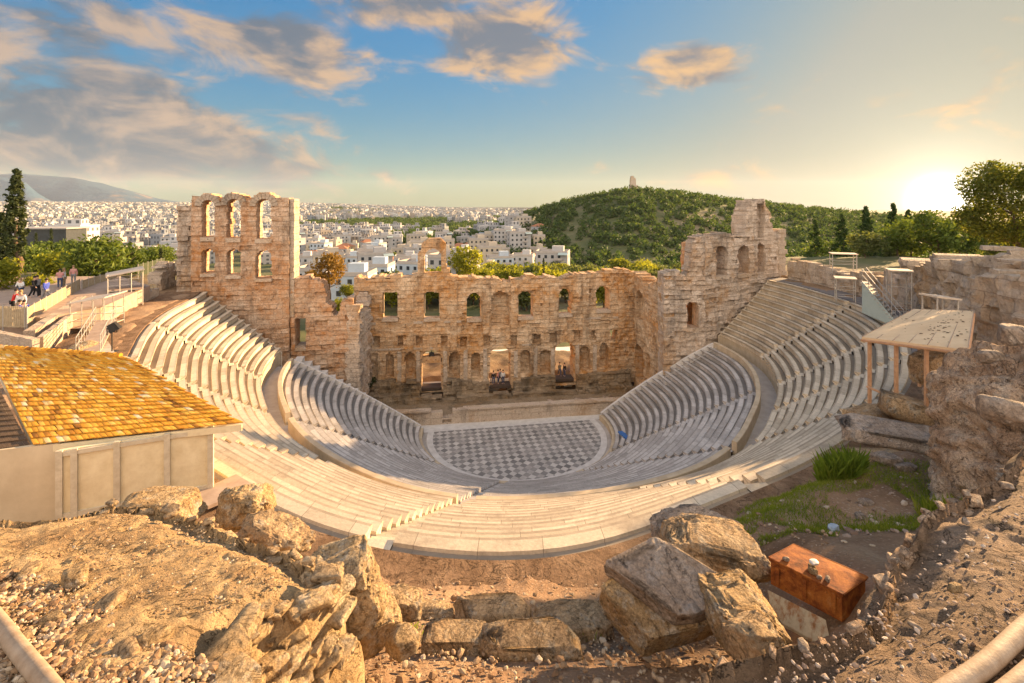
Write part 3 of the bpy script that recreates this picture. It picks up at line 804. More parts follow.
for px, y0, y1 in ((399.5, 352, 381), (418.3, 352, 381), (445.3, 352, 382), (465.5, 351, 381), (485.2, 351, 381), (515.5, 350, 377), (535.3, 349, 376), (552.8, 347, 375), (577, 345, 373), (594.7, 344, 371)):
    u, z1 = SW.uv(px, y0); _, z0 = SW.uv(px, y1)
    ruin('pilaster', SW, u - 0.24, u + 0.24, z0, (np.array([-99, 99]), np.array([z1, z1])), 0.5, [], M['pulpitum'], stage, 0.12, 0.06, int(px), w0=0.16, edge=0.5, chip=0)
# pale sills in the big windows
for (x0, x1, y) in ((381, 399, 320), (423, 441, 320), (466, 482, 320.5), (517, 534, 318.5), (558, 573, 315.5), (595, 611, 311.5)):
    u0, z = SW.uv(x0, y); u1, _ = SW.uv(x1, y)
    MB().box(SW.at((u0 + u1) / 2, -0.62, z - 0.02), (u1 - u0 - 0.2, 1.6, 0.34), math.atan2(SW.d[1], SW.d[0])).build('window_sill', M['pulpitum'], stage)
for x0, x1 in ((381, 399), (423, 441)):
    u0, z0 = SW.uv(x0, 315); u1, z1 = SW.uv(x1, 292)
    mb = MB()
    for uu in (u0 + .18, u1 - .18): mb.box(SW.at(uu, -1.0, (z0 + z1) / 2), (.16, .25, z1 - z0), math.atan2(SW.d[1], SW.d[0]))
    mb.box(SW.at((u0 + u1) / 2, -1.0, z1 - 0.05), (u1 - u0, .25, .16), math.atan2(SW.d[1], SW.d[0]))
    mb.build('window_frame', M['parapet'], stage)
# the lone arch standing on the wall top
u0, zb = SW.uv(417.5, 277.5); u1, _ = SW.uv(450, 277.5); _, zt = SW.uv(433, 238)
io = rc(424.5, 441.5, 249, 273, True)
m = (u0 + u1) / 2; rr = (u1 - u0) / 2 - 0.15
tu = np.linspace(u0, u1, 40); tz = zt - rr + np.sqrt(np.maximum(0, rr ** 2 - (tu - m) ** 2))
tz[tu < u0 + 0.45] = np.minimum(tz[tu < u0 + .45], zt - 1.6); tz[tu > u1 - 0.5] = zb + 1.0
ruin('upper_arch', SW, u0, u1, zb - 0.8, (tu, tz), 1.5, [io], M['stage'], stage, 0.12, 0.10, 9, edge=0.12, w0=-0.2, chip=0.0)
# podium under the niches, stepped forward and broken down
for k, (dw, ytop, ybot, sd) in enumerate(((0.9, (380, 381, 379, 374, 371), 402, 21), (1.9, (389, 393, 391, 386, 380), 404, 22))):
    xs = (355, 420, 500, 580, 628)
    tpz = []
    for x, y in zip(xs, ytop):
        u, z = SW.uv(x, y); tpz.append((u, z))
    tpz = np.array(tpz)
    cut = []
    if k == 0: cut = [rc(x0, x1, y0 - 1, y1 + 14) for x0, x1, y0, y1 in ((420, 443, 378, 392), (488, 513, 377, 391), (554, 576, 370, 384))]
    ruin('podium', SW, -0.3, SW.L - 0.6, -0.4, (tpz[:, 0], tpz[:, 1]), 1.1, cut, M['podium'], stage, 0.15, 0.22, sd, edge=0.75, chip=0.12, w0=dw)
# platforms laid in the three doorways
for x0, x1, y in ((421, 442, 390), (489, 511.5, 388), (555, 574.5, 381)):
    u0, z = SW.uv(x0, y); u1, _ = SW.uv(x1, y)
    rz = math.atan2(SW.d[1], SW.d[0])
    mb = MB(); mb.box(SW.at((u0 + u1) / 2, -0.75, z + 0.16), (u1 - u0 - 0.12, 1.5, 0.14), rz)
    mb.box(SW.at((u0 + u1) / 2, 0.06, z + 0.06), (u1 - u0 - 0.12, 0.10, 0.32), rz, 0)
    mb.build('doorway_platform', M['darkwood'], stage)
u0, z = SW.uv(422, 361.5); u1, _ = SW.uv(441, 361.5)
MB().box(SW.at((u0 + u1) / 2, -0.8, z + .1), (u1 - u0, 1.3, 0.75), math.atan2(SW.d[1], SW.d[0])).build('lintel', M['stage'], stage)

# ---- wing walls, left
LW = Wall((-34.2, 49.9), (-17.4, 53.0))
lwing = thing('left_wing_wall', (*LW.at(8, 0, 0)[:2], 0.0), 'tall three bay ruined tower with two rows of arches above the left seats', 'wall')
lwing.name = 'wing_tower'
h = [LW.rect(201.5, 214.5, 200, 236, True), LW.rect(227, 240.5, 199, 237, True), LW.rect(256, 271.5, 199, 238, True),
     LW.rect(201.5, 214.5, 249, 273, True), LW.rect(226.5, 241, 249, 275, True), LW.rect(255.5, 271.5, 250, 278, True)]
uT0, _ = LW.uv(191, 250); uT1, _ = LW.uv(289, 250)
tpx = LW.top([(188, 196), (194, 196), (199, 196), (203, 194), (209, 193), (216, 197), (224, 197), (229, 194), (236, 192.5), (242, 195), (246, 197), (252, 197), (258, 194), (265, 192.5), (272, 195), (276, 198), (284, 198), (291, 199)])
ruin('masonry', LW, uT0, uT1, -0.4, tpx, 1.9, h, M['wing'], lwing, 0.14, 0.15, 31, edge=0.22, chip=0.08)
for k, (x0, x1, y0, y1) in enumerate(((201.5, 214.5, 200, 238), (227, 240.5, 199, 239), (256, 271.5, 199, 240))):   # arch rings and pale sills
    a, b, c, d, _, _ = LW.rect(x0, x1, y0, y1, True)
    m = (a + b) / 2; ri = (b - a) / 2; mb = MB()
    for t in range(9):
        th = math.pi * (t + 0.5) / 9
        mb.box(LW.at(m + math.cos(th) * (ri + .26), 0.02, d - ri + math.sin(th) * (ri + .26)), (0.05, 0.05, 0.05))
    mb = MB()
    for t in range(9):
        t0, t1 = math.pi * t / 9 + .02, math.pi * (t + 1) / 9 - .02
        q = [(ri + .02, t0), (ri + .62, t0), (ri + .62, t1), (ri + .02, t1)]
        fr = [LW.at(m + math.cos(tt) * rr_, 0.13, d - ri + math.sin(tt) * rr_) for rr_, tt in q]
        bk = [LW.at(m + math.cos(tt) * rr_, -0.4, d - ri + math.sin(tt) * rr_) for rr_, tt in q]
        mb.add(fr + bk, [(0, 1, 2, 3), (7, 6, 5, 4), (0, 4, 5, 1), (1, 5, 6, 2), (2, 6, 7, 3), (3, 7, 4, 0)])
    mb.build('arch_ring', M['perimeter'], lwing)
    MB().box(LW.at(m, -0.5, c - 0.12), (b - a + .1, 1.5, 0.42), math.atan2(LW.d[1], LW.d[0])).build('window_sill', M['pulpitum'], lwing)
for (x0, x1, y0, y1) in ((201.5, 214.5, 249, 274.5), (226.5, 241, 249, 276.5), (255.5, 271.5, 250, 279.5)):
    a, b, c, d, _, _ = LW.rect(x0, x1, y0, y1, True)
    MB().box(LW.at((a + b) / 2, -0.5, c - 0.06), (b - a + .1, 1.5, 0.3), math.atan2(LW.d[1], LW.d[0])).build('window_sill', M['pulpitum'], lwing)
uA, _ = LW.uv(174, 250); _, zA = LW.uv(180, 206)
ruin('buttress', LW, uA, uT0 - 0.05, 8.0, (np.array([-9, 99]), np.array([zA, zA])), 3.2, [], M['wing_grey'], lwing, 0.15, 0.16, 33, chip=0.16, w0=-0.5)
# end pier of the tower, lit flank
uP, _ = LW.uv(289.3, 250); _, zP = LW.uv(290, 199)
ruin('end_pier', LW, uT1 + .02, uT1 + 0.45, 12.0, (np.array([-9, 99]), np.array([zP, zP - .2])), 2.3, [], M['perimeter'], lwing, 0.14, 0.05, 34, edge=.2, chip=0.0, w0=-.25)
lower_l = thing('wing_wall', (*LW.at(14, 0, 0)[:2], 0.0), 'lower ruined orange brown wall with doorway between the tall tower and the stage wall', 'wall')
u0, _ = LW.uv(292, 330); u1 = LW.L
h = [LW.rect(294.5, 305, 319, 349, False)]
tpx = LW.top([(290, 281), (296, 280), (305, 280), (314, 281), (322, 284), (324.5, 292), (326, 303), (331, 309), (334, 317), (338, 312), (341, 303), (349, 301), (356, 300)])
ruin('masonry', LW, uT1 + .1, u1, -0.4, tpx, 2.2, h, M['wing'], lower_l, 0.14, 0.2, 36, edge=0.6, chip=0.09, w0=-.32)
a, b, c, d, _, _ = h[0]
MB().box(LW.at((a + b) / 2, -1.4, c - 0.1), (b - a + .05, 2.4, 0.35), math.atan2(LW.d[1], LW.d[0])).build('threshold', M['pulpitum'], lower_l)
SLW = Wall((-17.35, 60.6), (-16.6, 53.2))       # side wall running back to the stage wall (faces the stage)
SLW.n = -SLW.n
uu = np.array([0, 1.5, 3, 4.5, 6, 8])
ruin('return_wall', SLW, 0, SLW.L, -0.3, (uu, np.array([14.2, 13.0, 11.2, 11.8, 12.6, 13.3])), 1.6, [(2.6, 3.8, 1.2, 4.2, True, .8)], M['wing_grey'], lower_l, 0.16, 0.3, 38, chip=0.15, edge=0.9)
# ---- wing walls, right
RS = Wall((16.1, 64.4), (17.0, 54.2))
rside = thing('wing_wall', (16.5, 59, 0), 'ruined side wall with tall niche and doorway joining the stage wall on the right', 'wall')
h = [RS.rect(635, 644, 290, 320, True, 0.8), RS.rect(635, 643.5, 344, 381, True, 1.2), RS.rect(646, 650.5, 353, 380, False, 0.5), RS.rect(632, 636, 331, 343, False, .5), RS.rect(652, 656, 335, 346, False, .5)]
tpx = RS.top([(628, 268), (633, 271), (641, 279), (646, 286), (650, 284), (658, 278), (664, 274), (670, 272)])
ruin('masonry', RS, 0, RS.L, -0.4, tpx, 1.8, h, M['stage'], rside, 0.14, 0.2, 41, edge=0.5, chip=0.08)
RW = Wall((16.9, 54.0), (21.7, 54.2))
RW2 = Wall((21.5, 54.1), (33.5, 60.6))
rlow = thing('wing_wall', (20, 54.2, 0), 'grey ruined wall with lit doorway above the right hand white steps', 'wall')
tpx = RW.top([(662, 275), (668, 273), (678, 272), (687, 274), (690, 270), (692, 242), (696, 239), (706, 236.5), (715, 236)])
h = [RW.rect(687, 699, 302, 329, True)]
ruin('masonry', RW, 0.0, RW.L - .1, -0.4, tpx, 1.9, h, M['wing_grey'], rlow, 0.14, 0.24, 43, edge=0.6, chip=0.12)
a, b, c, d, _, _ = h[0]
MB().box(RW.at((a + b) / 2, -1.0, c - 0.2), (b - a + .05, 1.9, 0.5), math.atan2(RW.d[1], RW.d[0])).build('threshold', M['pulpitum'], rlow)
rt = thing('wing_tower', (28, 57.4, 0), 'broken stepped tower with glowing arched openings above the right seats', 'wall')
tpx = RW2.top([(690, 240), (693, 241), (696, 239), (703, 236.5), (714, 236), (717, 234.5), (731, 235.5), (740, 237), (745, 236), (745.5, 214), (748, 208), (750.5, 204.5), (751, 200), (758, 199), (766, 200.5), (767, 207), (771, 214), (772, 224), (774, 230), (784, 231), (786, 240)])
h = [RW2.rect(716, 727.5, 246, 277, True), RW2.rect(738, 749, 245, 275, True), RW2.rect(757, 765.5, 243, 273, True), RW2.rect(756.5, 764.5, 203, 238, False, .75)]
ruin('masonry', RW2, 0.12, RW2.L, -0.4, tpx, 1.9, h, M['wing_grey'], rt, 0.14, 0.2, 47, edge=0.5, chip=0.10)
u, z = RW2.uv(778, 231)
mb = MB(); rs = np.random.RandomState(4)
zz = 15.2; 
while zz < z - .2:
    hh = rs.uniform(.45, .6)
    mb.box(RW2.at(u + 0.75 + rs.uniform(-.12, .25), -1.0 + rs.uniform(-.1, .1), zz + hh / 2), (1.3 + rs.uniform(0, .5), 2.0, hh * .97), math.atan2(RW2.d[1], RW2.d[0])); zz += hh
mb.build('stepped_pier', M['perimeter'], rt)
for (x0, x1, y) in ((715.5, 728, 277), (737, 750, 275)):
    u0, z = RW2.uv(x0, y); u1, _ = RW2.uv(x1, y)
    MB().box(RW2.at((u0 + u1) / 2, -0.6, z - .15), (u1 - u0 + .1, 1.5, 0.4), math.atan2(RW2.d[1], RW2.d[0])).build('window_sill', M['pulpitum'], rt)
# wall behind the right tower's openings, its warm tint standing in for sunlit jambs
ruin('rear_wall', Wall(RW2.at(0.6, -3.0, 0)[:2], RW2.at(10.0, -3.0, 0)[:2]), 0, 9.4, 0, (np.array([0, 3, 5, 8]), np.array([19.6, 19.3, 19.8, 19.6])), .9, [], M['wing'], rt, 0.25, 0.12, 49, edge=.3)

# ---- white end steps beside the wing walls
def end_steps(p_top, p_bot, width, n, label):
    t = thing('end_steps', (*p_bot[:2], 0), label, 'steps')
    a, b = np.array(p_bot), np.array(p_top); d = (b - a)[:2]; ang = math.atan2(d[1], d[0]); L = np.hypot(*d)
    mb = MB()
    for k in range(n):
        z1 = a[2] + (b[2] - a[2]) * (k + 1) / n
        c = a[:2] + d * (k + 0.5) / n
        mb.box((c[0], c[1], z1 / 2 - .2), (L / n * 1.0, width, z1 + .4), ang)
    mb.build('step_flight', M['marble_white'], t)
    mb = MB(); nn = np.array([-math.sin(ang), math.cos(ang)])
    return t
end_steps((-22.4, 50.1, 8.1), (-15.6, 51.6, 3.2), 1.7, 9, 'white marble steps descending beside the left wing wall')
end_steps((22.9, 53.2, 8.1), (16.5, 53.2, 4.4), 1.5, 8, 'white marble steps with railing below the grey right wing wall')
rl = MB()
for k in range(5):
    x = 16.3 + k * 1.6; z = 4.4 + (x - 16.5) * 0.58
    rl.tube((x, 52.4, z - .2), (x, 52.4, z + .95), .03, 6)
rl.tube((16.3, 52.4, 5.25), (22.7, 52.4, 8.95), .03, 6)
tag(rl.build('handrail', M['steel']), 'thin steel handrail along the right hand white steps', 'railing')

# ---- low front wall of the stage
PW = Wall(G(384, 428, 0)[:2], G(637, 412, 0)[:2])
pul = thing('stage_front', (*PW.at(PW.L / 2, 0, 0)[:2], 0), 'low pale marble front wall of the stage behind the orchestra', 'wall')
u1, _ = PW.uv(442, 420); u2, _ = PW.uv(452, 420); u3, _ = PW.uv(508, 420); u4, _ = PW.uv(582, 415)
tz = lambda u: np.array([1.42 + 0 * u]) 
ruin('masonry', PW, 0, PW.L, -0.1, (np.array([0, u1, u1 + .05, u2, u2 + .05, 99]), np.array([1.35, 1.35, .75, .75, 1.45, 1.5])), 0.7, [(u1 + .1, u2 - .1, .1, .55, False, .3)], M['pulpitum'], pul, 0.12, 0.05, 51, (2.0, 1.1), 0.0, edge=0.08)
mb = MB(); rs = np.random.RandomState(8); u = 0.1
while u < PW.L - 1:
    w = rs.uniform(1.6, 2.6)
    if not (u1 - .3 < u + w and u < u2 + .1): MB().box(PW.at(u + w / 2, -0.28, 1.50 + rs.uniform(-.02, .02)), (w * .985, 0.9, 0.16), math.atan2(PW.d[1], PW.d[0])).build('coping_slab', M['pulpitum'], pul)
    u += w
pass
# sunken stage floor, dark turf and rubble
flat('stage_floor', np.array([PW.at(-1.5, -.5, 0)[:2], PW.at(PW.L + 1, -.5, 0)[:2], SW.at(SW.L + .5, 0, 0)[:2], SW.at(-.5, 0, 0)[:2]]), 0.03, M['podium'])
def spots(n, fn, seed, smin, smax, mat, name, label, flatz=0.6, sub=2, kind='stuff', parent=None):
    rs = np.random.RandomState(seed); V = []; F = []; nn = 0
    bv, bf = ico(1)
    for k in range(n):
        c = fn(rs)
        if c is None: continue
        s = smin * (smax / smin) ** (rs.rand() ** 2.2)
        v = bv * (1 + rs.uniform(-.28, .28, (len(bv), 1))) * np.array([s * rs.uniform(.7, 1.3), s * rs.uniform(.6, 1.1), s * flatz * rs.uniform(.6, 1.2)])
        v = rot_z(rot_x(v, rs.uniform(-.5, .5)), rs.uniform(0, 6.3)) + np.array(c) + np.array([0, 0, s * flatz * 0.25])
        V.append(v); F.append(bf + nn); nn += len(bv)
    o = obj(name, np.vstack(V), np.vstack(F), mat, parent)
    if parent is None: tag(o, label, 'rubble', kind=kind)
    else: o['kind'] = kind
    return o
spots(260, lambda r: PW.at(r.uniform(9.5, 20), -2.0 - r.rand() * 1.6, 0.05), 3, .10, .42, M['pebble_pink'], 'stage_rubble', 'heap of broken pale stones on the stage floor', .7)
spots(120, lambda r: PW.at(r.uniform(19, 27), -1.2 - r.rand() * 3.4, 0.05), 4, .10, .5, M['pebble_pink'], 'stage_rubble', 'scattered broken blocks at the right end of the stage floor', .6)
spots(90, lambda r: PW.at(r.uniform(-1, 2.2), -1.0 - r.rand() * 3.4, 0.05), 5, .15, .55, M['pebble_pink'], 'stage_rubble', 'loose stones in the left corner of the stage', .7)
# ------------------------------------------------------------------ ground: one sheet to the horizon
FOOT = np.vstack([RIM, [[34, 61.5], [18.5, 64.5], [16, 66.5], [-19.5, 61.5], [-19, 54], [-34, 52]]])
def sdist(P2, poly):
    """signed distance, negative inside"""
    A = poly; B = np.roll(poly, -1, 0)
    out = np.empty(len(P2))
    for s in range(0, len(P2), 20000):
        p = P2[s:s + 20000][:, None, :]
        ab = (B - A)[None]; ap = p - A[None]
        t = np.clip((ap * ab).sum(-1) / np.maximum((ab ** 2).sum(-1), 1e-9), 0, 1)
        d = np.sqrt(((ap - ab * t[..., None]) ** 2).sum(-1)).min(1)
        y0, y1 = A[:, 1][None], B[:, 1][None]; x0, x1 = A[:, 0][None], B[:, 0][None]
        py, px = p[..., 1], p[..., 0]
        cr = ((y0 > py) != (y1 > py)) & (px < (x1 - x0) * (py - y0) / np.where(y1 == y0, 1e-9, y1 - y0) + x0)
        ins = cr.sum(1) % 2 == 1
        out[s:s + 20000] = np.where(ins, -d, d)
    return out

HK = np.array([-.20, -.09, -.025, .017, .068, .13, .18, .25, .326, .388, .47, .55, .656, .76, .86, 1.0, 1.4])
HYP = np.array([240, 234, 229, 221, 212, 204, 199, 193, 196.5, 200, 205.5, 209.5, 214, 218.5, 223, 228, 236]) + 2.5   # skyline of the ground, tree tops come above
def hill(X, Y):
    k = X / np.maximum(Y, 1)
    yr = 480 + 120 * np.clip(k - .25, 0, 1.2)
    zr = CAMZ - (np.interp(k, HK, HYP) - HY) * yr / FPX
    side = sstep(k, -.10, 0.02)
    up = sstep(Y / yr, 0.50, 1.0); dn = 1 - sstep(Y / yr, 1.05, 1.9)
    return np.where(Y > 60, (zr + 16) * np.minimum(up, dn) * side, 0)

def zland(X, Y):
    X = np.asarray(X, float); Y = np.asarray(Y, float)
    r = np.hypot(X, Y)
    near = 15.0 + np.clip((11.6 - Y), -0.2, 9) * 0.48 * (1 - sstep(np.abs(X), 14, 30)) * (Y > -8)
    near = near + 1.4 * sstep(X, 3.6, 6.2) * (1 - sstep(Y - (11.3 + .53 * X), -2.8, -0.5)) * (1 - sstep(X, 12, 16)) * (Y > 3)
    right = sstep(X, 30, 46)
    y0 = 56 + 26 * right + 6 * sstep(-X, 36, 60); y1 = 84 + 60 * right + 60 * sstep(-X, 36, 60)
    k = X / np.maximum(np.abs(Y), 1)
    drop = sstep(Y, y0, y1)
    mid = np.abs(X) < 0
    z = near * (1 - drop) + (-3.0) * drop
    z = z - 9.0 * sstep(r, 110, 280)
    far_l = sstep(-X / np.maximum(Y, 1), -0.1, 0.5)
    z = z + (6 + 38 * far_l) * sstep(r, 1500, 4600) - 48 * sstep(r, 2400, 6000) * (1 - far_l) - 20 * sstep(r, 4800, 9000)
    z = z + hill(X, Y)
    return z

def zsite(X, Y):
    """with the hollow under the theatre and the fall behind the stage wall"""
    sh = np.shape(X)
    p = np.column_stack([np.ravel(X), np.ravel(Y)])
    z = zland(p[:, 0], p[:, 1])
    near = np.hypot(p[:, 0], p[:, 1] - 40) < 95
    sd = np.full(len(p), 99.0); dr = np.full(len(p), 99.0)
    if near.any():
        sd[near] = sdist(p[near], FOOT)
        q = p[near]; o = np.full(len(q), 1e9)
        for s0 in range(0, len(q), 20000):
            o[s0:s0 + 20000] = np.sqrt(((q[s0:s0 + 20000, None, :] - RIM[None]) ** 2).sum(-1)).min(1)
        dr[near] = o
    low = np.minimum(z, 1.6)
    rear = (p[:, 1] > 52.5 + 0.42 * np.maximum(p[:, 0] - 20, 0) + 0 * p[:, 1]) & (p[:, 0] > -34.5) & (p[:, 0] < 34.5)
    z = np.where(rear & (sd >= 0), np.minimum(low, 1.6), z)
    z = np.where(sd < 0, np.maximum(14.72 - np.maximum(dr - 0.15, 0) * 1.15, -0.9), z)
    z = np.where((sd < 0) & rear, np.minimum(z, -0.3), z)
    z = np.where((sd >= 0) & (dr < 2.5) & ~rear, np.minimum(z, 14.72 + np.maximum(dr - 0.5, 0) * 1.3), z)
    return z.reshape(sh)

ths = np.radians(np.concatenate([np.linspace(-180, -64, 50)[:-1], np.linspace(-64, 64, 520), np.linspace(64, 180, 50)[1:]]))
rs_ = np.concatenate([np.geomspace(0.6, 14, 70)[:-1], np.linspace(14, 75, 170)[:-1], np.geomspace(75, 900, 110)[:-1], np.geomspace(900, 11500, 40)])
T, Rr = np.meshgrid(ths, rs_)
X, Y = Rr * np.sin(T), Rr * np.cos(T)
Z = zsite(X, Y)
pn = np.column_stack([X.ravel(), Y.ravel(), Z.ravel()])
amp = np.clip(Rr.ravel() / 60, 0.03, 0.22) * (Rr.ravel() < 1200)
flatp = pn * np.array([1, 1, 0])
pn[:, 2] += fbm(flatp, 0.5, 4, 3) * amp * 1.6
pn[:, 2] = np.where((Rr.ravel() < 25) & (pn[:, 1] > -2), pn[:, 2] + fbm(flatp, 2.2, 4, 8) * 0.06, pn[:, 2])
nt, nr = len(ths), len(rs_)
def grain(pt, r):
    return None
jj, ii = np.meshgrid(np.arange(nr - 1), np.arange(nt - 1), indexing='ij')
a = (jj * nt + ii).ravel()
F = np.stack([a, a + 1, a + nt + 1, a + nt], 1)
gr = link('ground', mesh('ground', pn, F, M['ground'], True)); tag(gr, kind='structure')
def zg(x, y): return float(zsite(np.array([x]), np.array([y]))[0])

# far mountain ridge, left
def ridge(name, pts, d0, depth, mat, base=-20):
    xs = np.linspace(pts[0][0], pts[-1][0], 160)
    ys = np.interp(xs, [p[0] for p in pts], [p[1] for p in pts])
    V = []
    nrow = 16
    for j in range(nrow):
        t = j / (nrow - 1)
        prof = math.sin(min(1, t * 2) * math.pi / 2) ** 1.2 if t <= .5 else math.cos((t - .5) * math.pi) ** .8
        d = d0 + depth * (t - .5)
        ztop = CAMZ - (ys - HY) / FPX * d0
        xx = (xs - CX) / FPX * d
        z = base + (ztop - base) * prof
        q = np.column_stack([xx, np.full(len(xs), d), z])
        q[:, 2] += fbm(q, 1 / 420., 5, 6) * 70 * (0.25 + math.sin(t * math.pi)) * np.clip((ztop - base) / 250, 0, 1) * (0.35 if abs(t - .5) < .1 else 1)
        V.append(q)
    n = len(xs); V = np.vstack(V)
    F = [(j * n + i, j * n + i + 1, (j + 1) * n + i + 1, (j + 1) * n + i) for j in range(nrow - 1) for i in range(n - 1)]
    return tag(link(name, mesh(name, V, F, mat, True)), kind='structure')
n = NT('far_mountain'); ob = n.coord('Object')
col = n.ramp(n.noise(ob, 0.0011, 9, 0.65, 0.5), [(0.38, (0.02, 0.06, 0.11)), (0.57, (0.035, 0.085, 0.14)), (0.64, (0.16, 0.13, 0.12)), (0.74, (0.26, 0.20, 0.16))])  # distance blue of the air is put into the mountain's colour
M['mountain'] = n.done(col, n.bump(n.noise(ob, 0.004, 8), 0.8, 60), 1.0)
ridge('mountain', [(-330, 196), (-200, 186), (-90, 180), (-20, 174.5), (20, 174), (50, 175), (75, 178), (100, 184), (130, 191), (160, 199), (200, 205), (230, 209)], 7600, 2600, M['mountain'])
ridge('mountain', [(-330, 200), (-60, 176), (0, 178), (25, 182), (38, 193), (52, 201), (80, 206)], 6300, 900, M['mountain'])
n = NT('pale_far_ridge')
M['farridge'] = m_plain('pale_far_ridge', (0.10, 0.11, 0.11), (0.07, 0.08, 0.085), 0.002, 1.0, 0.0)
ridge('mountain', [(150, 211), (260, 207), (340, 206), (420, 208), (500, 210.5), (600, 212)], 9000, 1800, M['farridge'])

# ------------------------------------------------------------------ vegetation
def leaves(centres, radii, n, size, rs, flatten=1.0, droop=0.0):
    """n leaf faces through clumps (centres, radii); clumps already spread over the crown"""
    k = rs.randint(0, len(centres), n)
    d = rs.normal(size=(n, 3)); d /= np.linalg.norm(d, axis=1)[:, None]
    p = centres[k] + d * (radii[k] * rs.uniform(0.35, 1.0, n) ** 0.6)[:, None] * np.array([1, 1, flatten])
    u = rs.normal(size=(n, 3)); u /= np.linalg.norm(u, axis=1)[:, None]
    w = np.cross(u, d + rs.normal(scale=.5, size=(n, 3))); w /= np.maximum(np.linalg.norm(w, axis=1), 1e-6)[:, None]
    s = size * rs.uniform(0.6, 1.35, n)[:, None]
    v = np.stack([p - u * s, p + w * s * .55, p + u * s, p - w * s * .55], 1).reshape(-1, 3)
    f = np.arange(4 * n).reshape(-1, 4)
    return v, f

def crown_clumps(rs, rx, rz, n, cz, squash=1.0, shape='round'):
    d = rs.normal(size=(n, 3)); d /= np.linalg.norm(d, axis=1)[:, None]
    rr = rs.uniform(0.35, 1.0, n) ** 0.5
    c = d * rr[:, None] * np.array([rx, rx, rz])
    if shape == 'cone':
        t = np.linspace(0, .98, n)
        rad_ = rx * (1 - t) ** 0.9 * rs.uniform(.35, 1.1, n); a = rs.uniform(0, 6.283, n)
        c = np.column_stack([rad_ * np.cos(a), rad_ * np.sin(a), (t * 2 - 1) * rz])
    if shape == 'column':
        t = rs.rand(n)
        prof = np.interp(t, [0, .08, .3, .6, .85, 1], [.55, .85, 1.0, .8, .42, .05])
        rad_ = rx * prof * rs.uniform(.35, 1.0, n); a = rs.uniform(0, 6.283, n)
        c = np.column_stack([rad_ * np.cos(a), rad_ * np.sin(a), (t * 2 - 1) * rz])
    c[:, 2] += cz
    return c

def trunk_mb(rs, h, r, branches, spread):
    mb = MB(); p = Vector((0, 0, -0.3)); pts = [p]
    for k in range(4):
        p = p + Vector((rs.uniform(-.06, .06) * h, rs.uniform(-.06, .06) * h, h / 4 + .1)); pts.append(p)
    for i, (a, b) in enumerate(zip(pts[:-1], pts[1:])): mb.tube(a, b, r * (1 - .18 * i), 7, r * (1 - .18 * (i + 1)))
    for k in range(branches):
        a = pts[rs.randint(2, 5)]; t = rs.uniform(0, 6.28)
        b = a + Vector((math.cos(t) * spread * rs.uniform(.4, .8), math.sin(t) * spread * rs.uniform(.4, .8), h * rs.uniform(.15, .5)))
        mb.tube(a, b, r * .4, 5, r * .12)
    return mb

def make_tree(name, label, mat, h, rx, seed, nleaf=1500, size=0.3, shape='round', clumps=40, trunk=0.35, cr=0.34, group=None, cat='tree'):
    rs = np.random.RandomState(seed)
    rz = h * (1 - trunk) / 2
    t = thing(name, (0, 0, 0), label, cat, group)
    c = crown_clumps(rs, rx * (1 - cr * .7), rz * (1 - cr * .5), clumps, h * trunk + rz, shape=shape)
    rad_ = np.full(clumps, rx * cr) * rs.uniform(.6, 1.3, clumps)
    if shape == 'column': rad_ *= 0.75
    if shape == 'cone': rad_ *= np.clip(1.1 - (c[:, 2] - h * trunk) / (2 * rz), .16, 1)
    v, f = leaves(c, rad_, nleaf, size, rs, .8)
    link('crown', mesh('crown', v, f, mat), t)
    link('trunk', trunk_mb(rs, h * (trunk + .35), max(.10, h * .028), 5 if shape == 'round' else 0, rx).data('trunk', M['bark'], True), t)
    return t

def put(proto, pos, s=1.0, rz=0.0, label=None, group=None, first=[]):
    if proto.name not in first:
        first.append(proto.name); o = proto
        o.location = pos; o.rotation_euler = (0, 0, rz); o.scale = (s, s, s)
    else: o = copy_tree(proto, pos, rz, s)
    if label: o['label'] = label
    if group: o['group'] = group
    return o

rs = np.random.RandomState(77)
# dark cypresses at far left
cyp = make_tree('cypress_tree', 'tall dark cypress rising above all trees at the left edge', M['leaf_dark'], 12.4, 1.25, 5, 5200, .16, 'column', 130, .06, .42)
q = P(16, 272, 46); put(cyp, (q[0], q[1], q[2]), 0.86 * 1.0)
cy2 = make_tree('cypress_tree', 'broad dark conifer pressed against the tall cypress at the left edge', M['leaf_dark'], 7.5, 1.7, 6, 2600, .2, 'cone', 70, .05, .42)
q = P(2, 275, 50); put(cy2, q, 0.95)
# row of bushy trees beyond the left path
bt = [make_tree('bushy_tree', 'x', M['leaf_mid'], 6.2, 3.0, 50 + k, 2600, .21, 'round', 60, .2, .36) for k in range(3)]
by = make_tree('bushy_tree', 'x', M['leaf_yellow'], 5.6, 2.8, 60, 2600, .21, 'round', 60, .18, .36)
rowt = [(95, 296, 57, bt[0], 1.02, 'large dense green tree behind the fence bend'), (62, 292, 60, by, .85, 'yellow green bush behind the standing visitors'), (38, 303, 47, by, .46, 'small round bush beside the path below the cypress'), (-4, 300, 44, by, .62, 'yellow green bush cut by the left picture edge under the cypress'),
        (120, 289, 66, bt[1], .95, 'green tree right of the large dense tree'), (145, 284, 72, bt[2], .8, 'green tree above the scaffold stair roof'), (75, 281, 80, bt[1], 1.0, 'dark green tree behind the yellow green bush'), (48, 283, 72, bt[2], .9, 'dark green tree between cypress and large tree'), (112, 276, 92, by, .95, 'yellowish tree top behind the tree row'), (30, 290, 66, bt[0], .9, 'dark tree in the shade behind the cypress'), (163, 272, 92, bt[0], .75, 'small green tree just left of the tall ruined tower')]
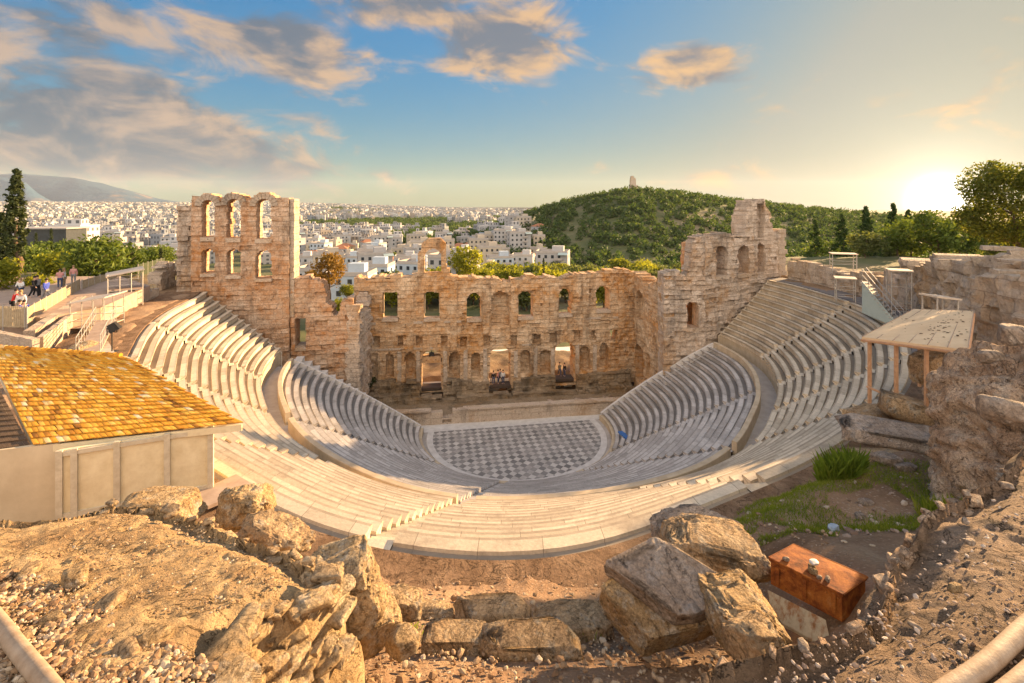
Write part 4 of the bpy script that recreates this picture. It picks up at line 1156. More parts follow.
for x, y, d, pr, s, lb in rowt:
    q = P(x, y, d); put(pr, q, s * 1.15, rs.uniform(0, 6), lb, 'trees beyond the left path')
scy = make_tree('cypress_tree', 'slim dark cypress', M['leaf_dark'], 8.5, .8, 7, 1500, .17, 'column', 60, .05, .45)
for x, y, d, s, lb in ((36, 255, 150, .9, 'slim cypress in front of the dark flat museum block'), (51, 252, 150, .95, 'second slim cypress, right of the one before the dark museum block'), (130, 276, 78, .72, 'slim dark cypress near the scaffold stairs'), (161, 280, 72, .62, 'slim cypress beside the grey tower buttress'), (543.5, 276, 120, .58, 'short dark cypress above the stage wall before the terraced house')):
    q = P(x, y, d); put(scy, q, s, rs.uniform(0, 6), lb)
# trees and bushes behind the stage wall
ol = [make_tree('olive_tree', 'x', M['leaf_olive'], 4.6, 2.7, 80 + k, 1500, .24, 'round', 42, .16, .38) for k in range(3)]
gy = make_tree('bushy_tree', 'bright yellow green tree standing above the stage wall beside the lone arch', M['leaf_yellow'], 9.5, 4.6, 90, 3000, .30, 'round', 70, .15, .33)
q = P(466, 283, 108); put(gy, q, 0.92)
ora = make_tree('autumn_tree', 'orange brown tree in the gap right of the tall tower', M['leaf_orange'], 9.0, 3.6, 91, 2400, .27, 'round', 60, .2, .35)
q = P(330, 300, 92); put(ora, q, 1.02)
put(ora, P(312, 300, 100), .7, 1, 'smaller orange brown tree partly hidden by the tower end pier')
put(by, P(338, 322, 82), .75, 1, 'yellow green bush filling the notch left of the stage wall')
put(by, P(347, 300, 90), .55, 2, 'small bright bush at the left end of the stage wall top')
for k in range(95):                                 # olive grove between the wall and the hill
    x = rs.uniform(440, 735); 
    yb = rs.uniform(266, 296) if x > 545 else rs.uniform(279, 297)
    d = FPX * 27.5 / (yb - HY)
    q = P(x, yb, 1); X_, Y_ = q[0] * d, d
    if X_ > 31 and Y_ < 85: continue
    put(ol[k % 3] if rs.rand() > .18 else by, (X_, Y_, zg(X_, Y_) - .2), rs.uniform(1.2, 2.0), rs.uniform(0, 6), 'rounded olive tree in the grove behind the stage wall', 'olive grove trees')
for k, (x, y) in enumerate(((384, 318), (397, 318), (428, 318), (438, 318), (470, 318), (479, 318), (521, 318), (531, 318), (562, 318), (570, 318), (599, 318), (607, 318), (390, 318), (432, 318), (474, 322), (526, 318), (565, 316), (603, 312), (405, 318), (445, 320), (545, 320), (380, 316))):
    d = rs.uniform(118, 150); q = P(x, y, d); put(by if k % 3 else ol[k % 2], (q[0], q[1], zg(q[0], q[1])), rs.uniform(1.6, 2.1), rs.uniform(0, 6), 'leafy tree seen through the upper windows of the stage wall', 'trees seen through the stage windows')
for k in range(40):                                 # trees among the nearest houses
    x = rs.uniform(300, 560); d = rs.uniform(130, 330)
    X_ = (x - CX) / FPX * d
    put([bt[0], bt[1], by, ol[0]][k % 4], (X_, d, zg(X_, d) - .3), rs.uniform(.7, 1.15), rs.uniform(0, 6), 'small tree standing between the nearest pale houses', 'trees between the houses')
for k in range(34):
    x = rs.uniform(-10, 175); d = rs.uniform(105, 200)
    X_ = (x - CX) / FPX * d
    put([bt[0], bt[1], bt[2], by][k % 4], (X_, d, zg(X_, d) - .3), rs.uniform(.8, 1.3), rs.uniform(0, 6), 'tree in the green belt between the left path and the city', 'trees in the left green belt')
# conifers and bushes behind the right perimeter wall
pc = [make_tree('conifer_tree', 'x', M['forest'], 13, 3.0, 95 + k, 2600, .26, 'cone', 70, .08, .36) for k in range(2)]
for x, yb, d, s, lb in ((815, 262, 100, .82, 'dark pointed conifer behind the right perimeter wall'), (842, 265, 92, .9, 'conifer above the small flat roof on the right wall'), (866, 266, 96, 1.08, 'tall ragged conifer topped above the hill line'), (893, 266, 105, 1.22, 'tallest conifer, its thin top against the sunset sky'), (908, 262, 112, 1.1, 'thin topped conifer next to the tallest one'), (778, 262, 125, .7, 'dark conifer just right of the right ruined tower')):
    q = P(x, yb, d); put(pc[int(x) % 2], (q[0], q[1], q[2] - 1.0), s, rs.uniform(0, 6), lb, 'conifers behind the right wall')
for k in range(60):
    x = rs.uniform(765, 1060); d = rs.uniform(75, 190)
    X_ = (x - CX) / FPX * d
    put([bt[0], ol[0], bt[2], ol[1]][k % 4], (X_, d, zg(X_, d) - .4), rs.uniform(.9, 1.5), rs.uniform(0, 6), 'bushy tree in the wood behind the right perimeter wall', 'trees behind the right wall')
# the big pine at the right edge
pn_ = make_tree('pine_tree', 'large sunlit pine overhanging the rock wall at the right edge', M['leaf_pine'], 9.6, 4.6, 99, 20000, .13, 'round', 130, .10, .24)
q = P(1022, 262, 34); put(pn_, (q[0], q[1], q[2] - .5), .86)

# hill wood: one mass
def wood(name, n, seed, region, label):
    rs = np.random.RandomState(seed)
    base = []
    for k in range(5):
        c = crown_clumps(rs, 2.1, 1.7, 12, 2.4); v, f = leaves(c, np.full(12, 1.25) * rs.uniform(.6, 1.3, 12), 90, .62, rs, .8); base.append(v)
    V = []
    while len(V) < n:
        X_, Y_ = region(rs)
        s = rs.uniform(.75, 1.75); a = rs.uniform(0, 6.28)
        V.append(rot_z(base[rs.randint(5)] * s, a) + np.array([X_, Y_, 0])); 
    XY = np.array([q.mean(0)[:2] for q in V]); zz = zland(XY[:, 0], XY[:, 1])
    V = np.vstack([q + np.array([0, 0, z - .6]) for q, z in zip(V, zz)])
    o = link(name, mesh(name, V, np.arange(len(V)).reshape(-1, 4), M['forest']))
    return tag(o, label, 'wood', kind='stuff')
def hill_region(rs):
    while True:
        d = 235 + 330 * rs.rand() ** 0.85; k = rs.uniform(-.16, 1.12)
        X_ = k * d
        if k < -.03 and d < 330 + 500 * (-.03 - k): continue
        # a few clearings and the bare road shoulder
        if fbm(np.array([[X_, d, 0.]]), 1 / 45., 2, 5)[0] > .62: continue
        return X_, d
wood('forest', 3600, 31, hill_region, 'dense green wood covering the monument hill')
# hill monument: slim pale tower with a broken top
q = P(633.5, 191, 487); mo = thing('hill_monument', (q[0], q[1], float(zland(np.array([q[0]]), np.array([q[1]]))[0]) + 2.2), 'slim pale stone monument on the summit of the wooded hill', 'monument')
mo.scale = (1.25, 1.25, 1.3)
MB().box((0, 0, 1.5), (6.5, 4, 3.4)).build('base', M['perimeter'], mo, local=True)
m2 = MB().box((-.6, 0, 5.6), (4.6, 3, 5.0), taper=.9); m2.box((-1.2, 0, 9.2), (2.6, 2.4, 2.4), taper=.8); m2.box((1.0, 0, 8.5), (.8, 2, 1.0)); m2.build('shaft', M['perimeter'], mo, local=True)
# ------------------------------------------------------------------ the city
def house_box(mb, c, w, l, h, rz, z0, roofbits=True, rs=None):
    def bx(cx, cy, cz, sx, sy, sz):
        x, y = sx / 2, sy / 2
        P_ = np.array([(-x, -y), (x, -y), (x, y), (-x, y)])
        ca, sa = math.cos(rz), math.sin(rz)
        off = np.array([cx * ca - cy * sa, cx * sa + cy * ca]) + np.array(c[:2])
        P_ = np.stack([P_[:, 0] * ca - P_[:, 1] * sa, P_[:, 0] * sa + P_[:, 1] * ca], 1) + off
        V, U, F = [], [], []
        per = 0.0; ls = [sx, sy, sx, sy]
        for k in range(4):
            a, b = P_[k], P_[(k + 1) % 4]; n = len(V)
            V += [(*a, cz), (*b, cz), (*b, cz + sz), (*a, cz + sz)]
            U += [(per, 0), (per + ls[k], 0), (per + ls[k], sz), (per, sz)]; per += ls[k]
        # walls share their corners so that one house is one island
        idx = {}; VV = []; 
        V = [(*P_[k], cz) for k in range(4)] + [(*P_[k], cz + sz) for k in range(4)]
        U = [(0, 0), (sx, 0), (0, 0), (sx, 0), (0, sz), (sx, sz), (0, sz), (sx, sz)]
        F = [(0, 1, 5, 4), (1, 2, 6, 5), (2, 3, 7, 6), (3, 0, 4, 7), (4, 5, 6, 7)]
        mb.add(V, F, uv=U)
    bx(0, 0, z0, w, l, h)
    if roofbits:
        k = rs.rand()
        bx(rs.uniform(-.25, .25) * w, rs.uniform(-.25, .25) * l, z0 + h + .02, w * rs.uniform(.25, .5), l * rs.uniform(.25, .5), rs.uniform(2.0, 3.2))
    if rs is not None and rs.rand() < .4:
        bx(w * .5 + 1.2, 0, z0, 2.4, l * .7, h * rs.uniform(.5, .8))

rs = np.random.RandomState(2024)
def on_hill(X, Y):
    k = X / Y
    return (k > -.015 and Y < 900) or (k > 0.03)
def lot(rs, dmin, dmax, kmin, kmax):
    d = math.exp(rs.uniform(math.log(dmin), math.log(dmax))); k = rs.uniform(kmin, kmax)
    return k * d, d
mb = MB(); n_in = 0
green = []
tries = 0
while n_in < 26000 and tries < 90000:
    tries += 1
    Y_ = math.sqrt(rs.uniform(430 ** 2, 4700 ** 2)) if rs.rand() < .62 else math.exp(rs.uniform(math.log(430), math.log(4700)))
    k = rs.uniform(-1.55, 0.12)
    X_ = k * Y_
    if on_hill(X_, Y_): continue
    gx, gy = (18.0, 16.0) if Y_ < 1500 else (23.0, 21.0)
    X_ = round(X_ / gx) * gx + rs.uniform(-5, 5); Y_ = round(Y_ / gy) * gy + rs.uniform(-5, 5)
    g = fbm(np.array([[X_, Y_, 0]]), 1 / 260., 2, 12)[0]
    if g > .34: green.append((X_, Y_)); continue
    z = float(zland(np.array([X_]), np.array([Y_]))[0])
    sc = 1.0 if Y_ < 1500 else 1.35
    h = rs.choice([6.5, 9.5, 12.5, 15.5, 18.5], p=[.15, .25, .3, .2, .1]) * (1 if Y_ > 700 else .8)
    house_box(mb, (X_, Y_), rs.uniform(7, 15) * sc, rs.uniform(6, 12) * sc, h * .9, rs.choice([.2, .2, -.35, .5, .9]) + rs.uniform(-.15, .15), z - 1, Y_ < 1800, rs)
    n_in += 1
co = mb.build('city_blocks', M['city']); tag(co, 'countless pale flat roofed blocks of the far city below the mountain', 'city', kind='stuff')
# tree masses among the far blocks
V = []
for X_, Y_ in green[:2600]:
    z = float(zland(np.array([X_]), np.array([Y_]))[0])
    c = crown_clumps(rs, 7, 3.4, 8, 4); v, f = leaves(c, np.full(8, 3.4), 46, 1.9, rs, .7)
    V.append(v + np.array([X_ + rs.uniform(-9, 9), Y_ + rs.uniform(-9, 9), z]))
V = np.vstack(V); tag(link('city_greenery', mesh('city_greenery', V, np.arange(len(V)).reshape(-1, 4), M['forest'])), 'dark green tree masses scattered through the far city', 'greenery', kind='stuff')

# ---- the nearest houses, each of its own
WALLM = {}
for nm, c in (('white', (0.44, 0.45, 0.46)), ('cream', (0.46, 0.41, 0.33)), ('grey', (0.40, 0.40, 0.40)), ('bluish', (0.42, 0.50, 0.58)), ('ochre', (0.52, 0.38, 0.22))):
    WALLM[nm] = m_plain(nm + '_render', c, [k * .82 for k in c], 0.35, 0.85, 0.05)
M['glass'] = m_plain('dark_window_glass', (0.035, 0.045, 0.055), (0.02, 0.025, 0.03), 1.0, 0.25, 0.0, 0.0, 0.0, 0.5)
M['roofgrey'] = m_plain('roof_screed', (0.42, 0.39, 0.36), (0.32, 0.30, 0.28), 0.6, 0.9)
M['terracotta'] = m_plain('terracotta_roof', (0.42, 0.19, 0.10), (0.30, 0.13, 0.07), 2.0, 0.85)
WIN = MB().box((0, 0, 0), (1.15, .16, 1.35)).data('window', M['glass'])
BAL = MB().box((0, -.55, 0), (3.4, 1.1, .16)).box((0, -1.07, .5), (3.4, .06, .9)).data('balcony', M['roofgrey'])
def make_house(w, l, h, colour, roof, label, group=None, windows=True):
    t = thing('house', (0, 0, 0), label, 'house', group)
    MB().box((0, 0, h / 2 - 1), (w, l, h + 2)).build('wall', WALLM[colour], t, local=True)
    if roof == 'tile':
        v = [(-w / 2 - .4, -l / 2 - .4, h), (w / 2 + .4, -l / 2 - .4, h), (w / 2 + .4, l / 2 + .4, h), (-w / 2 - .4, l / 2 + .4, h), (-w / 5, 0, h + 2.2), (w / 5, 0, h + 2.2)]
        obj('roof', v, [(0, 1, 5, 4), (1, 2, 5), (2, 3, 4, 5), (3, 0, 4), (3, 2, 1, 0)], M['terracotta'], t, local=True)
    else:
        m = MB().box((0, 0, h + .06), (w + .3, l + .3, .22))
        for sx, sy, ww, ll in ((0, -1, w, .2), (0, 1, w, .2), (-1, 0, .2, l), (1, 0, .2, l)): m.box((sx * (w / 2 - .1), sy * (l / 2 - .1), h + .58), (ww - .02 if sx == 0 else ww, ll if sx == 0 else ll - .44, .82))
        r = m.build('roof', M['roofgrey'], t, local=True)
        MB().box((w * .16, l * .1, h + 1.5), (w * .36, l * .4, 2.6)).build('stair_hut', WALLM[colour], t, local=True)
    if windows:
        for fl in range(int(h // 3)):
            for k in range(int(w // 2.9)):
                link('window', WIN, t, (-w / 2 + 1.6 + k * 2.9, -l / 2 - .02, 1.7 + fl * 3.0))
            if roof != 'tile' and fl > 0: link('balcony', BAL, t, (w * .22, -l / 2, fl * 3.0 + .3))
            for sd in (-1, 1):
                o = link('window', WIN, t, (sd * (w / 2 + .02), 0, 1.7 + fl * 3.0)); o.rotation_euler = (0, 0, math.pi / 2)
    return t
protos = [make_house(11, 9, 9.2, 'white', 'flat', 'x'), make_house(9, 9, 6.2, 'white', 'tile', 'x'), make_house(13, 10, 12.2, 'cream', 'flat', 'x'), make_house(10, 8, 6.2, 'ochre', 'tile', 'x'), make_house(12, 9, 9.2, 'bluish', 'flat', 'x'), make_house(14, 10, 12.2, 'grey', 'flat', 'x'), make_house(8, 8, 6.2, 'cream', 'flat', 'x')]
LBL = ['white three storey flat roofed house with balconies on the near edge of the city', 'small white house with terracotta hipped roof on the near edge of the city', 'cream four storey block with balconies on the near edge of the city', 'small ochre house with terracotta hipped roof on the near edge of the city', 'bluish three storey flat roofed house on the near edge of the city', 'grey four storey block with balconies on the near edge of the city', 'small cream two storey flat roofed house on the near edge of the city']
GRP = ['white flat roofed houses', 'white tiled houses', 'cream blocks', 'ochre tiled houses', 'bluish houses', 'grey blocks', 'small cream houses']
# some that stand out in the photograph
marks = [(412, 262, 195, 0, 'white flat roofed house left of the lone arch'), (374, 272, 165, 4, 'bluish house at the edge of the trees, nearest left of the lone arch'), (500, 252, 235, 4, 'bluish terraced house right of the bright yellow green tree'), (523, 251, 250, 0, 'white house between bluish terraces below the wooded hill'), (553, 266, 215, 5, 'wide grey terraced house with green awning nearest to the wooded hill'), (305, 268, 170, 1, 'white house with terracotta roof right of the tall ruined tower'), (319, 279, 150, 0, 'white block glimpsed beside the tower end pier'), (350, 290, 130, 4, 'small bluish roofed house in the notch left of the stage wall'), (487, 262, 205, 6, 'small cream house behind the bright yellow green tree'), (440, 258, 240, 2, 'cream block framed by the lone arch'), (478, 238, 330, 2, 'tall cream block above the bright yellow green tree'), (110, 262, 160, 3, 'low ochre house behind the left tree row'), (66, 258, 165, 1, 'white tiled house below the dark flat museum block')]
used = set()
def place(i, x, y, z, rz, label, group=None):
    if i not in used:
        used.add(i); o = protos[i]; o.location = (x, y, z); o.rotation_euler = (0, 0, rz)
    else: o = copy_tree(protos[i], (x, y, z), rz)
    o['label'] = label
    if group: o['group'] = group
    return o
taken = []
for x, yb, d, i, lb in marks:
    X_ = (x - CX) / FPX * d
    o = place(i, X_, d, zg(X_, d), rs.uniform(-.25, .25), lb); taken.append((X_, d))
    if 'awning' in lb:
        m = MB().slab([(3.0, -5.4, 12.6), (7.2, -5.4, 12.6), (7.2, -7.4, 11.8), (3.0, -7.4, 11.8)], .12); aw = m.build('awning', M['paleblue'], o, local=True)
cnt = 0; tries = 0
while cnt < 90 and tries < 4000:
    tries += 1
    d = rs.uniform(150, 430); k = rs.uniform(-.46, .06) if rs.rand() < .75 else rs.uniform(-1.06, -.68)
    X_ = k * d
    if k > -.05 and d < 210: continue
    if k < -.6 and d < 210: continue
    if any((X_ - a) ** 2 + (d - b) ** 2 < 15.5 ** 2 for a, b in taken): continue
    taken.append((X_, d)); i = rs.randint(len(protos)); cnt += 1
    place(i, X_, d, zg(X_, d), rs.choice([.2, -.3, .45]) + rs.uniform(-.1, .1), LBL[i], GRP[i])
# the rest of the 300: plain blocks, too far to show their parts
small = []
cm = []
for nm in WALLM:
    m = MB(); r2 = np.random.RandomState(len(nm)); house_box(m, (0, 0), 12, 10, 10, 0, -1, True, r2); cm.append((nm, m.data('block', M['block'])))
for k in range(170):
    for _ in range(60):
        d = rs.uniform(300, 640); kk = rs.uniform(-1.08, .0); X_ = kk * d
        if not any((X_ - a) ** 2 + (d - b) ** 2 < 16 ** 2 for a, b in taken): break
    taken.append((X_, d))
    nm, me = cm[k % 5]
    o = link('apartment_block', me, None, (X_, d, zg(X_, d))); o.rotation_euler = (0, 0, rs.choice([.2, -.3, .45])); s = rs.uniform(.8, 1.25); o.scale = (s, s, rs.uniform(.7, 1.3))
    tag(o, 'distant pale flat roofed apartment block in the middle of the city', 'building', 'apartment blocks in the middle distance')
# the long dark museum block and its cream annexe at the left
q = P(53, 243, 190); mu = thing('museum_building', (q[0], q[1], q[2]), 'long dark glass museum block with flat roof beyond the left trees', 'building')
MB().box((0, 0, 1.0), (18.5, 9, 9.5)).build('wall', M['glass'], mu, local=True)
MB().box((.3, -.3, 5.95), (20.2, 10.6, .5)).build('roof', M['roofgrey'], mu, local=True)
MB().box((2, -4.6, -2.6), (24, 3, 3.0)).build('podium', WALLM['cream'], mu, local=True)
o = link('apartment_block', cm[1][1], None, P(74, 243, 215)); o.scale = (1.2, 1, .9); tag(o, 'ochre cream block standing right behind the dark museum block', 'building')
# ------------------------------------------------------------------ rim: perimeter walls, stairs, shelters
def rimpt(px, off):
    """a point of the rim seen at px, pushed outward"""
    k = (px - CX) / FPX
    j = np.argmin(np.abs(RIM[:, 0] / RIM[:, 1] - k) + (0 if px < 512 else 0))
    p = RIM[j]; d = (p - OC) / np.hypot(*(p - OC))
    return p + d * off
def polywall(root, pts, z0, tops, th, mat, seed, cell=.2, rough=.16, chip=.08, edge=.5, block=(1.5, .7), name='masonry'):
    for i, (a, b) in enumerate(zip(pts[:-1], pts[1:])):
        W = Wall(a, b)
        ruin(name, W, 0, W.L, z0, (np.array([0, W.L]), np.array([tops[i], tops[i + 1]])), th, [], mat, root, cell, rough, seed + i, block, chip, edge=edge)
def phiwall(p0, p1, off, n):
    ph = np.linspace(p0, p1, n); return xy(ph, rad(R3, ph) + off)
pw = phiwall(END_R[3] - .5, 350, 2.3, 6)
per = thing('perimeter_wall', (*pw[2], ZR), 'pinkish coursed stone wall along the rim path right of the ruined tower', 'wall')
polywall(per, pw, 14.6, [17.3, 17.3, 17.1, 17.0, 17.2, 17.4], 1.1, M['perimeter'], 61)
pw = phiwall(349.6, 340, 2.6, 4)
per2 = thing('perimeter_wall', (*pw[1], ZR), 'greyer stone wall stretch with two flat topped piers beside the metal ramp', 'wall')
polywall(per2, pw, 14.6, [17.9, 17.9, 18.0, 18.3], 1.2, M['wing_grey'], 66)
# rock and rubble wall climbing to the pine, right
pts = [P(902, 300, 44)[:2], P(922, 300, 38)[:2], P(946, 300, 33)[:2], P(972, 300, 30)[:2], P(1000, 300, 27)[:2], P(1040, 300, 25)[:2]]
rw = thing('rock_wall', (*pts[2], ZR), 'tall rough wall of big pale blocks below the pine at right', 'wall')
polywall(rw, pts, 13.8, [18.7, 19.4, 20.2, 20.9, 21.2, 21.4], 2.2, M['perimeter'], 71, .22, .45, .16, 1.1, (1.7, .85))
pts = [P(975, 300, 22)[:2], P(1000, 300, 20.5)[:2], P(1035, 300, 19)[:2]]
rw2 = thing('rock_wall', (*pts[1], ZR), 'weathered low stone wall behind the cliff rock at the right edge', 'wall')
polywall(rw2, pts, 15, [20.9, 21.1, 21.5], 1.6, M['perimeter'], 75, .18, .3, .12, .6, (1.4, .7))
# flat small roofs on posts along the right rim
def shelter(c, w, l, h, rz, label, roofmat, n=4, tilt=0.0, braced=True):
    t = thing('shelter', c, label, 'shelter', rz=rz)
    MB().box((0, 0, h), (w, l, .09), tilt=(0, tilt)).build('roof', roofmat, t, local=True)
    m = None
    for sx in (-1, 1):
        for sy in (-1, 1):
            MB().tube((sx * (w / 2 - .12), sy * (l / 2 - .12), 0), (sx * (w / 2 - .12), sy * (l / 2 - .12), h - .03 - tilt * sx * w / 2), .045, 6).build('post', M['steel'], t, local=True)
    if braced:
        m = MB()
        for zz in (.5, 1.1, h * .66):
            for sy in (-1, 1): m.tube((-w / 2 + .12, sy * (l / 2 - .12), zz), (w / 2 - .12, sy * (l / 2 - .12), zz), .022, 5)
            for sx in (-1, 1): m.tube((sx * (w / 2 - .12), -l / 2 + .12, zz), (sx * (w / 2 - .12), l / 2 - .12, zz), .022, 5)
        m.build('rails', M['steel'], t, local=True)
    return t
q = P(845, 291, 45); shelter((q[0], q[1], 15.1), 1.7, 1.5, 2.15, -.5, 'small flat roofed railed stand against the right rim wall', M['sheet'])
q = P(843, 276, 52); shelter((q[0], q[1], 16.6), 2.4, 1.6, 2.2, -.4, 'upper small flat roof peeping over the right rim wall', M['sheet'])
q = P(899, 310, 38); shelter((q[0], q[1], 15.3), 1.5, 1.4, 3.6, -.4, 'tall narrow scaffold shelter at the foot of the right metal ramp', M['sheet'])
q = P(940, 312, 27); shelter((q[0], q[1], 16.4), 1.5, 1.1, 2.5, .1, 'low single roof on posts in front of the tall rock wall', M['sheet'], tilt=.12, braced=False)
# metal ramp with a solid pale side
a, b = np.array(P(862, 291, 41)), np.array(P(900, 318, 35.5))
rp = thing('metal_ramp', (b[0], b[1], 15.0), 'steep metal stair ramp with pale green side panel on the right rim', 'stairs')
a[2], b[2] = 17.6, 15.1
nn = np.array([0.75, .66, 0]) * 1.3
v = [a, b, (b[0], b[1], 14.9), (a[0], a[1], 14.9)]
obj('side_panel', np.vstack([v, np.array(v) + nn * .03]), [(0, 1, 2, 3), (7, 6, 5, 4), (0, 4, 5, 1), (1, 5, 6, 2), (2, 6, 7, 3), (3, 7, 4, 0)], M['paleblue'], rp)
m = MB()
for k in range(13):
    t = (k + .5) / 13; c = a + (b - a) * t + nn * .5; m.box((c[0], c[1], c[2] - .1), (.42, 1.2, .05), math.atan2(nn[1], nn[0]) - 1.57)
m.build('treads', M['steel'], rp)
for s in (0.02, 1.0):
    m = MB(); o_ = nn * s
    m.tube(tuple(a + o_ + [0, 0, 1.0]), tuple(b + o_ + [0, 0, 1.0]), .03, 6); m.tube(tuple(a + o_ + [0, 0, .5]), tuple(b + o_ + [0, 0, .5]), .022, 6)
    for k in range(6):
        c = a + (b - a) * k / 5 + o_; m.tube(tuple(c), tuple(c + [0, 0, 1.0]), .025, 6)
    m.build('handrail', M['steel'], rp)

# ------------------------------------------------------------------ canopy at the right
zc0 = 16.0
c1 = np.array(P(862, 337, 19.6)); c2 = np.array(P(914, 309, 24.0)); c4 = np.array(P(968, 350, 15.6)); 
c3 = np.array(P(974, 314, 20.5)); c3[2] = c2[2] + (c4 - c1)[2]
cp = thing('canopy', (*((c1 + c4) / 2)[:2], zc0), 'flat cream boarded canopy on orange painted posts at the right rim', 'canopy')
lerp_ = lambda p_, q_, t: p_ + (q_ - p_) * t
MB().slab([c1, c4, c3, c2], .10).build('roof', M['canvas'], cp)
m = MB()
for u_ in (.0, .17, .34, .5, .67, .84, 1.0):
    a_, b_ = lerp_(c1, c4, u_), lerp_(c2, c3, u_); m.tube(tuple(a_ + [0, 0, .012]), tuple(b_ + [0, 0, .012]), .014, 5)
m.build('sheet_seam', M['plank'], cp)
m = MB()
for p_, q_ in ((c1, c4), (c4, c3), (c3, c2), (c2, c1)): m.tube(tuple(p_ - [0, 0, .13]), tuple(q_ - [0, 0, .13]), .055, 6)
m.build('beam', M['rustpost'], cp)
def lerp(p_, q_, t): return p_ + (q_ - p_) * t
posts = [lerp(c1, c4, .06), lerp(c1, c4, .36), lerp(c1, c4, .66), lerp(c1, c4, .9), lerp(c2, c3, .1), lerp(c2, c3, .55), lerp(c2, c3, .9)]
ce = (c1 + c2 + c3 + c4) / 4
for k, p_ in enumerate(posts):
    p_ = lerp(p_, np.append(ce[:2], p_[2]), .04)
    MB().box((p_[0], p_[1], (p_[2] - .1 + 15.2) / 2), (.10, .10, p_[2] - .1 - 15.2)).build('post', M['rustpost'], cp)
m = MB(); p_, q_ = posts[0].copy(), posts[1].copy(); p_[2] = q_[2] = 16.75
m.tube(tuple(p_), tuple(lerp(p_, q_, 1.25)), .045, 6); m.build('rail', M['rustpost'], cp)
# dry leaf litter and a fallen twig on the canopy board
rs = np.random.RandomState(91); V = []; F = []; n_ = 0; bv, bf = ico(1)
N_ = np.cross(c4 - c1, c2 - c1); N_ /= np.linalg.norm(N_)
if N_[2] < 0: N_ = -N_
for k in range(85):
    u, w = (np.clip(rs.normal(.72, .14), 0.05, .97), np.clip(rs.normal(.45, .22), .05, .95)) if k < 70 else (rs.uniform(.05, .9), rs.uniform(.05, .9))
    c = (c1 * (1 - u) + c4 * u) * (1 - w) + (c2 * (1 - u) + c3 * u) * w + np.array([0, 0, .03])
    s = rs.uniform(.012, .055)
    V.append(bv * np.array([s * rs.uniform(.7, 1.8), s, s * .3]) + c + N_ * .01); F.append(bf + n_); n_ += len(bv)
tag(obj('leaf_litter', np.vstack(V), np.vstack(F), M['bark']), 'dark dry leaf litter scattered on the cream canopy board', 'litter', kind='stuff')

# blocks under and beside the canopy
slabc = P(898, 433, 16.2)
tag(boulder('marble_slab', (slabc[0], slabc[1], 16.33), (3.3, 1.5, .42), 301, M['rock_grey'], 'long grey moulded marble slab lying on rough blocks below the canopy', -.42, (.10, -.02), 6, boxy=.88, rough=.05, cuts=4), cat='block')
q = P(880, 456, 15.6); boulder('stone_block', (q[0], q[1], 15.55), (2.3, 1.5, 1.1), 302, M['rock'], 'rough tan block under the long grey marble slab', -.4, (0, 0), 5, boxy=.78, rough=.09, cat='block')
q = P(935, 452, 15.0); boulder('stone_block', (q[0], q[1], 15.55), (1.5, 1.3, 1.2), 303, M['rock'], 'squat brown block under the right end of the grey marble slab', .2, (0, 0), 5, boxy=.7, rough=.1, cat='block')
q = P(925, 412, 17.4); boulder('stone_block', (q[0], q[1], 16.45), (2.6, 1.4, .95), 304, M['rock'], 'tilted pale orange block leaning behind the grey marble slab', -.35, (.05, .22), 5, boxy=.85, rough=.06, cat='block')
q = P(873, 410, 18.6); boulder('stone_block', (q[0], q[1], 15.9), (1.7, 1.3, .7), 305, M['rock'], 'small block at the foot of the front canopy post', .2, (0, 0), 5, boxy=.7, rough=.09, cat='block')
q = P(939, 370, 21); boulder('stone_block', (q[0], q[1], 17.0), (2.0, 1.2, 1.5), 306, M['rock'], 'sunlit ochre blocks in the shade under the canopy', .1, (0, 0), 5, boxy=.8, rough=.1, cat='block')
q = P(952, 390, 16.6); boulder('boulder', (q[0], q[1], 17.65), (.95, .8, .75), 307, M['rock'], 'dark round boulder perched above the tilted orange block', 0, (0, 0), 5, boxy=.3, rough=.1)
q = P(938, 387, 17.2); boulder('boulder', (q[0], q[1], 17.45), (1.2, .9, .7), 308, M['rock_grey'], 'grey boulder left of the dark round one under the canopy edge', .6, (0, 0), 5, boxy=.3, rough=.12)
q = P(951, 399, 16.2); boulder('boulder', (q[0], q[1], 17.30), (1.1, .7, .28), 309, M['rock_grey'], 'flat pale stone wedged under the dark round boulder', .2, (0, .1), 5, boxy=.5, rough=.08)
Wr = Wall(P(958, 400, 15.4)[:2], P(990, 440, 11.0)[:2])
st = thing('retaining_wall', (*Wr.at(Wr.L / 2, 0, 0)[:2], 15.5), 'short wall of pale squared stones beside the right cliff rock', 'wall')
ruin('masonry', Wr, 0, Wr.L, 14.5, (np.array([0, 1.5, 9]), np.array([18.35, 18.3, 17.4])), 1.0, [], M['pulpitum'], st, .07, .12, 83, (.55, .38), .05, edge=.35)

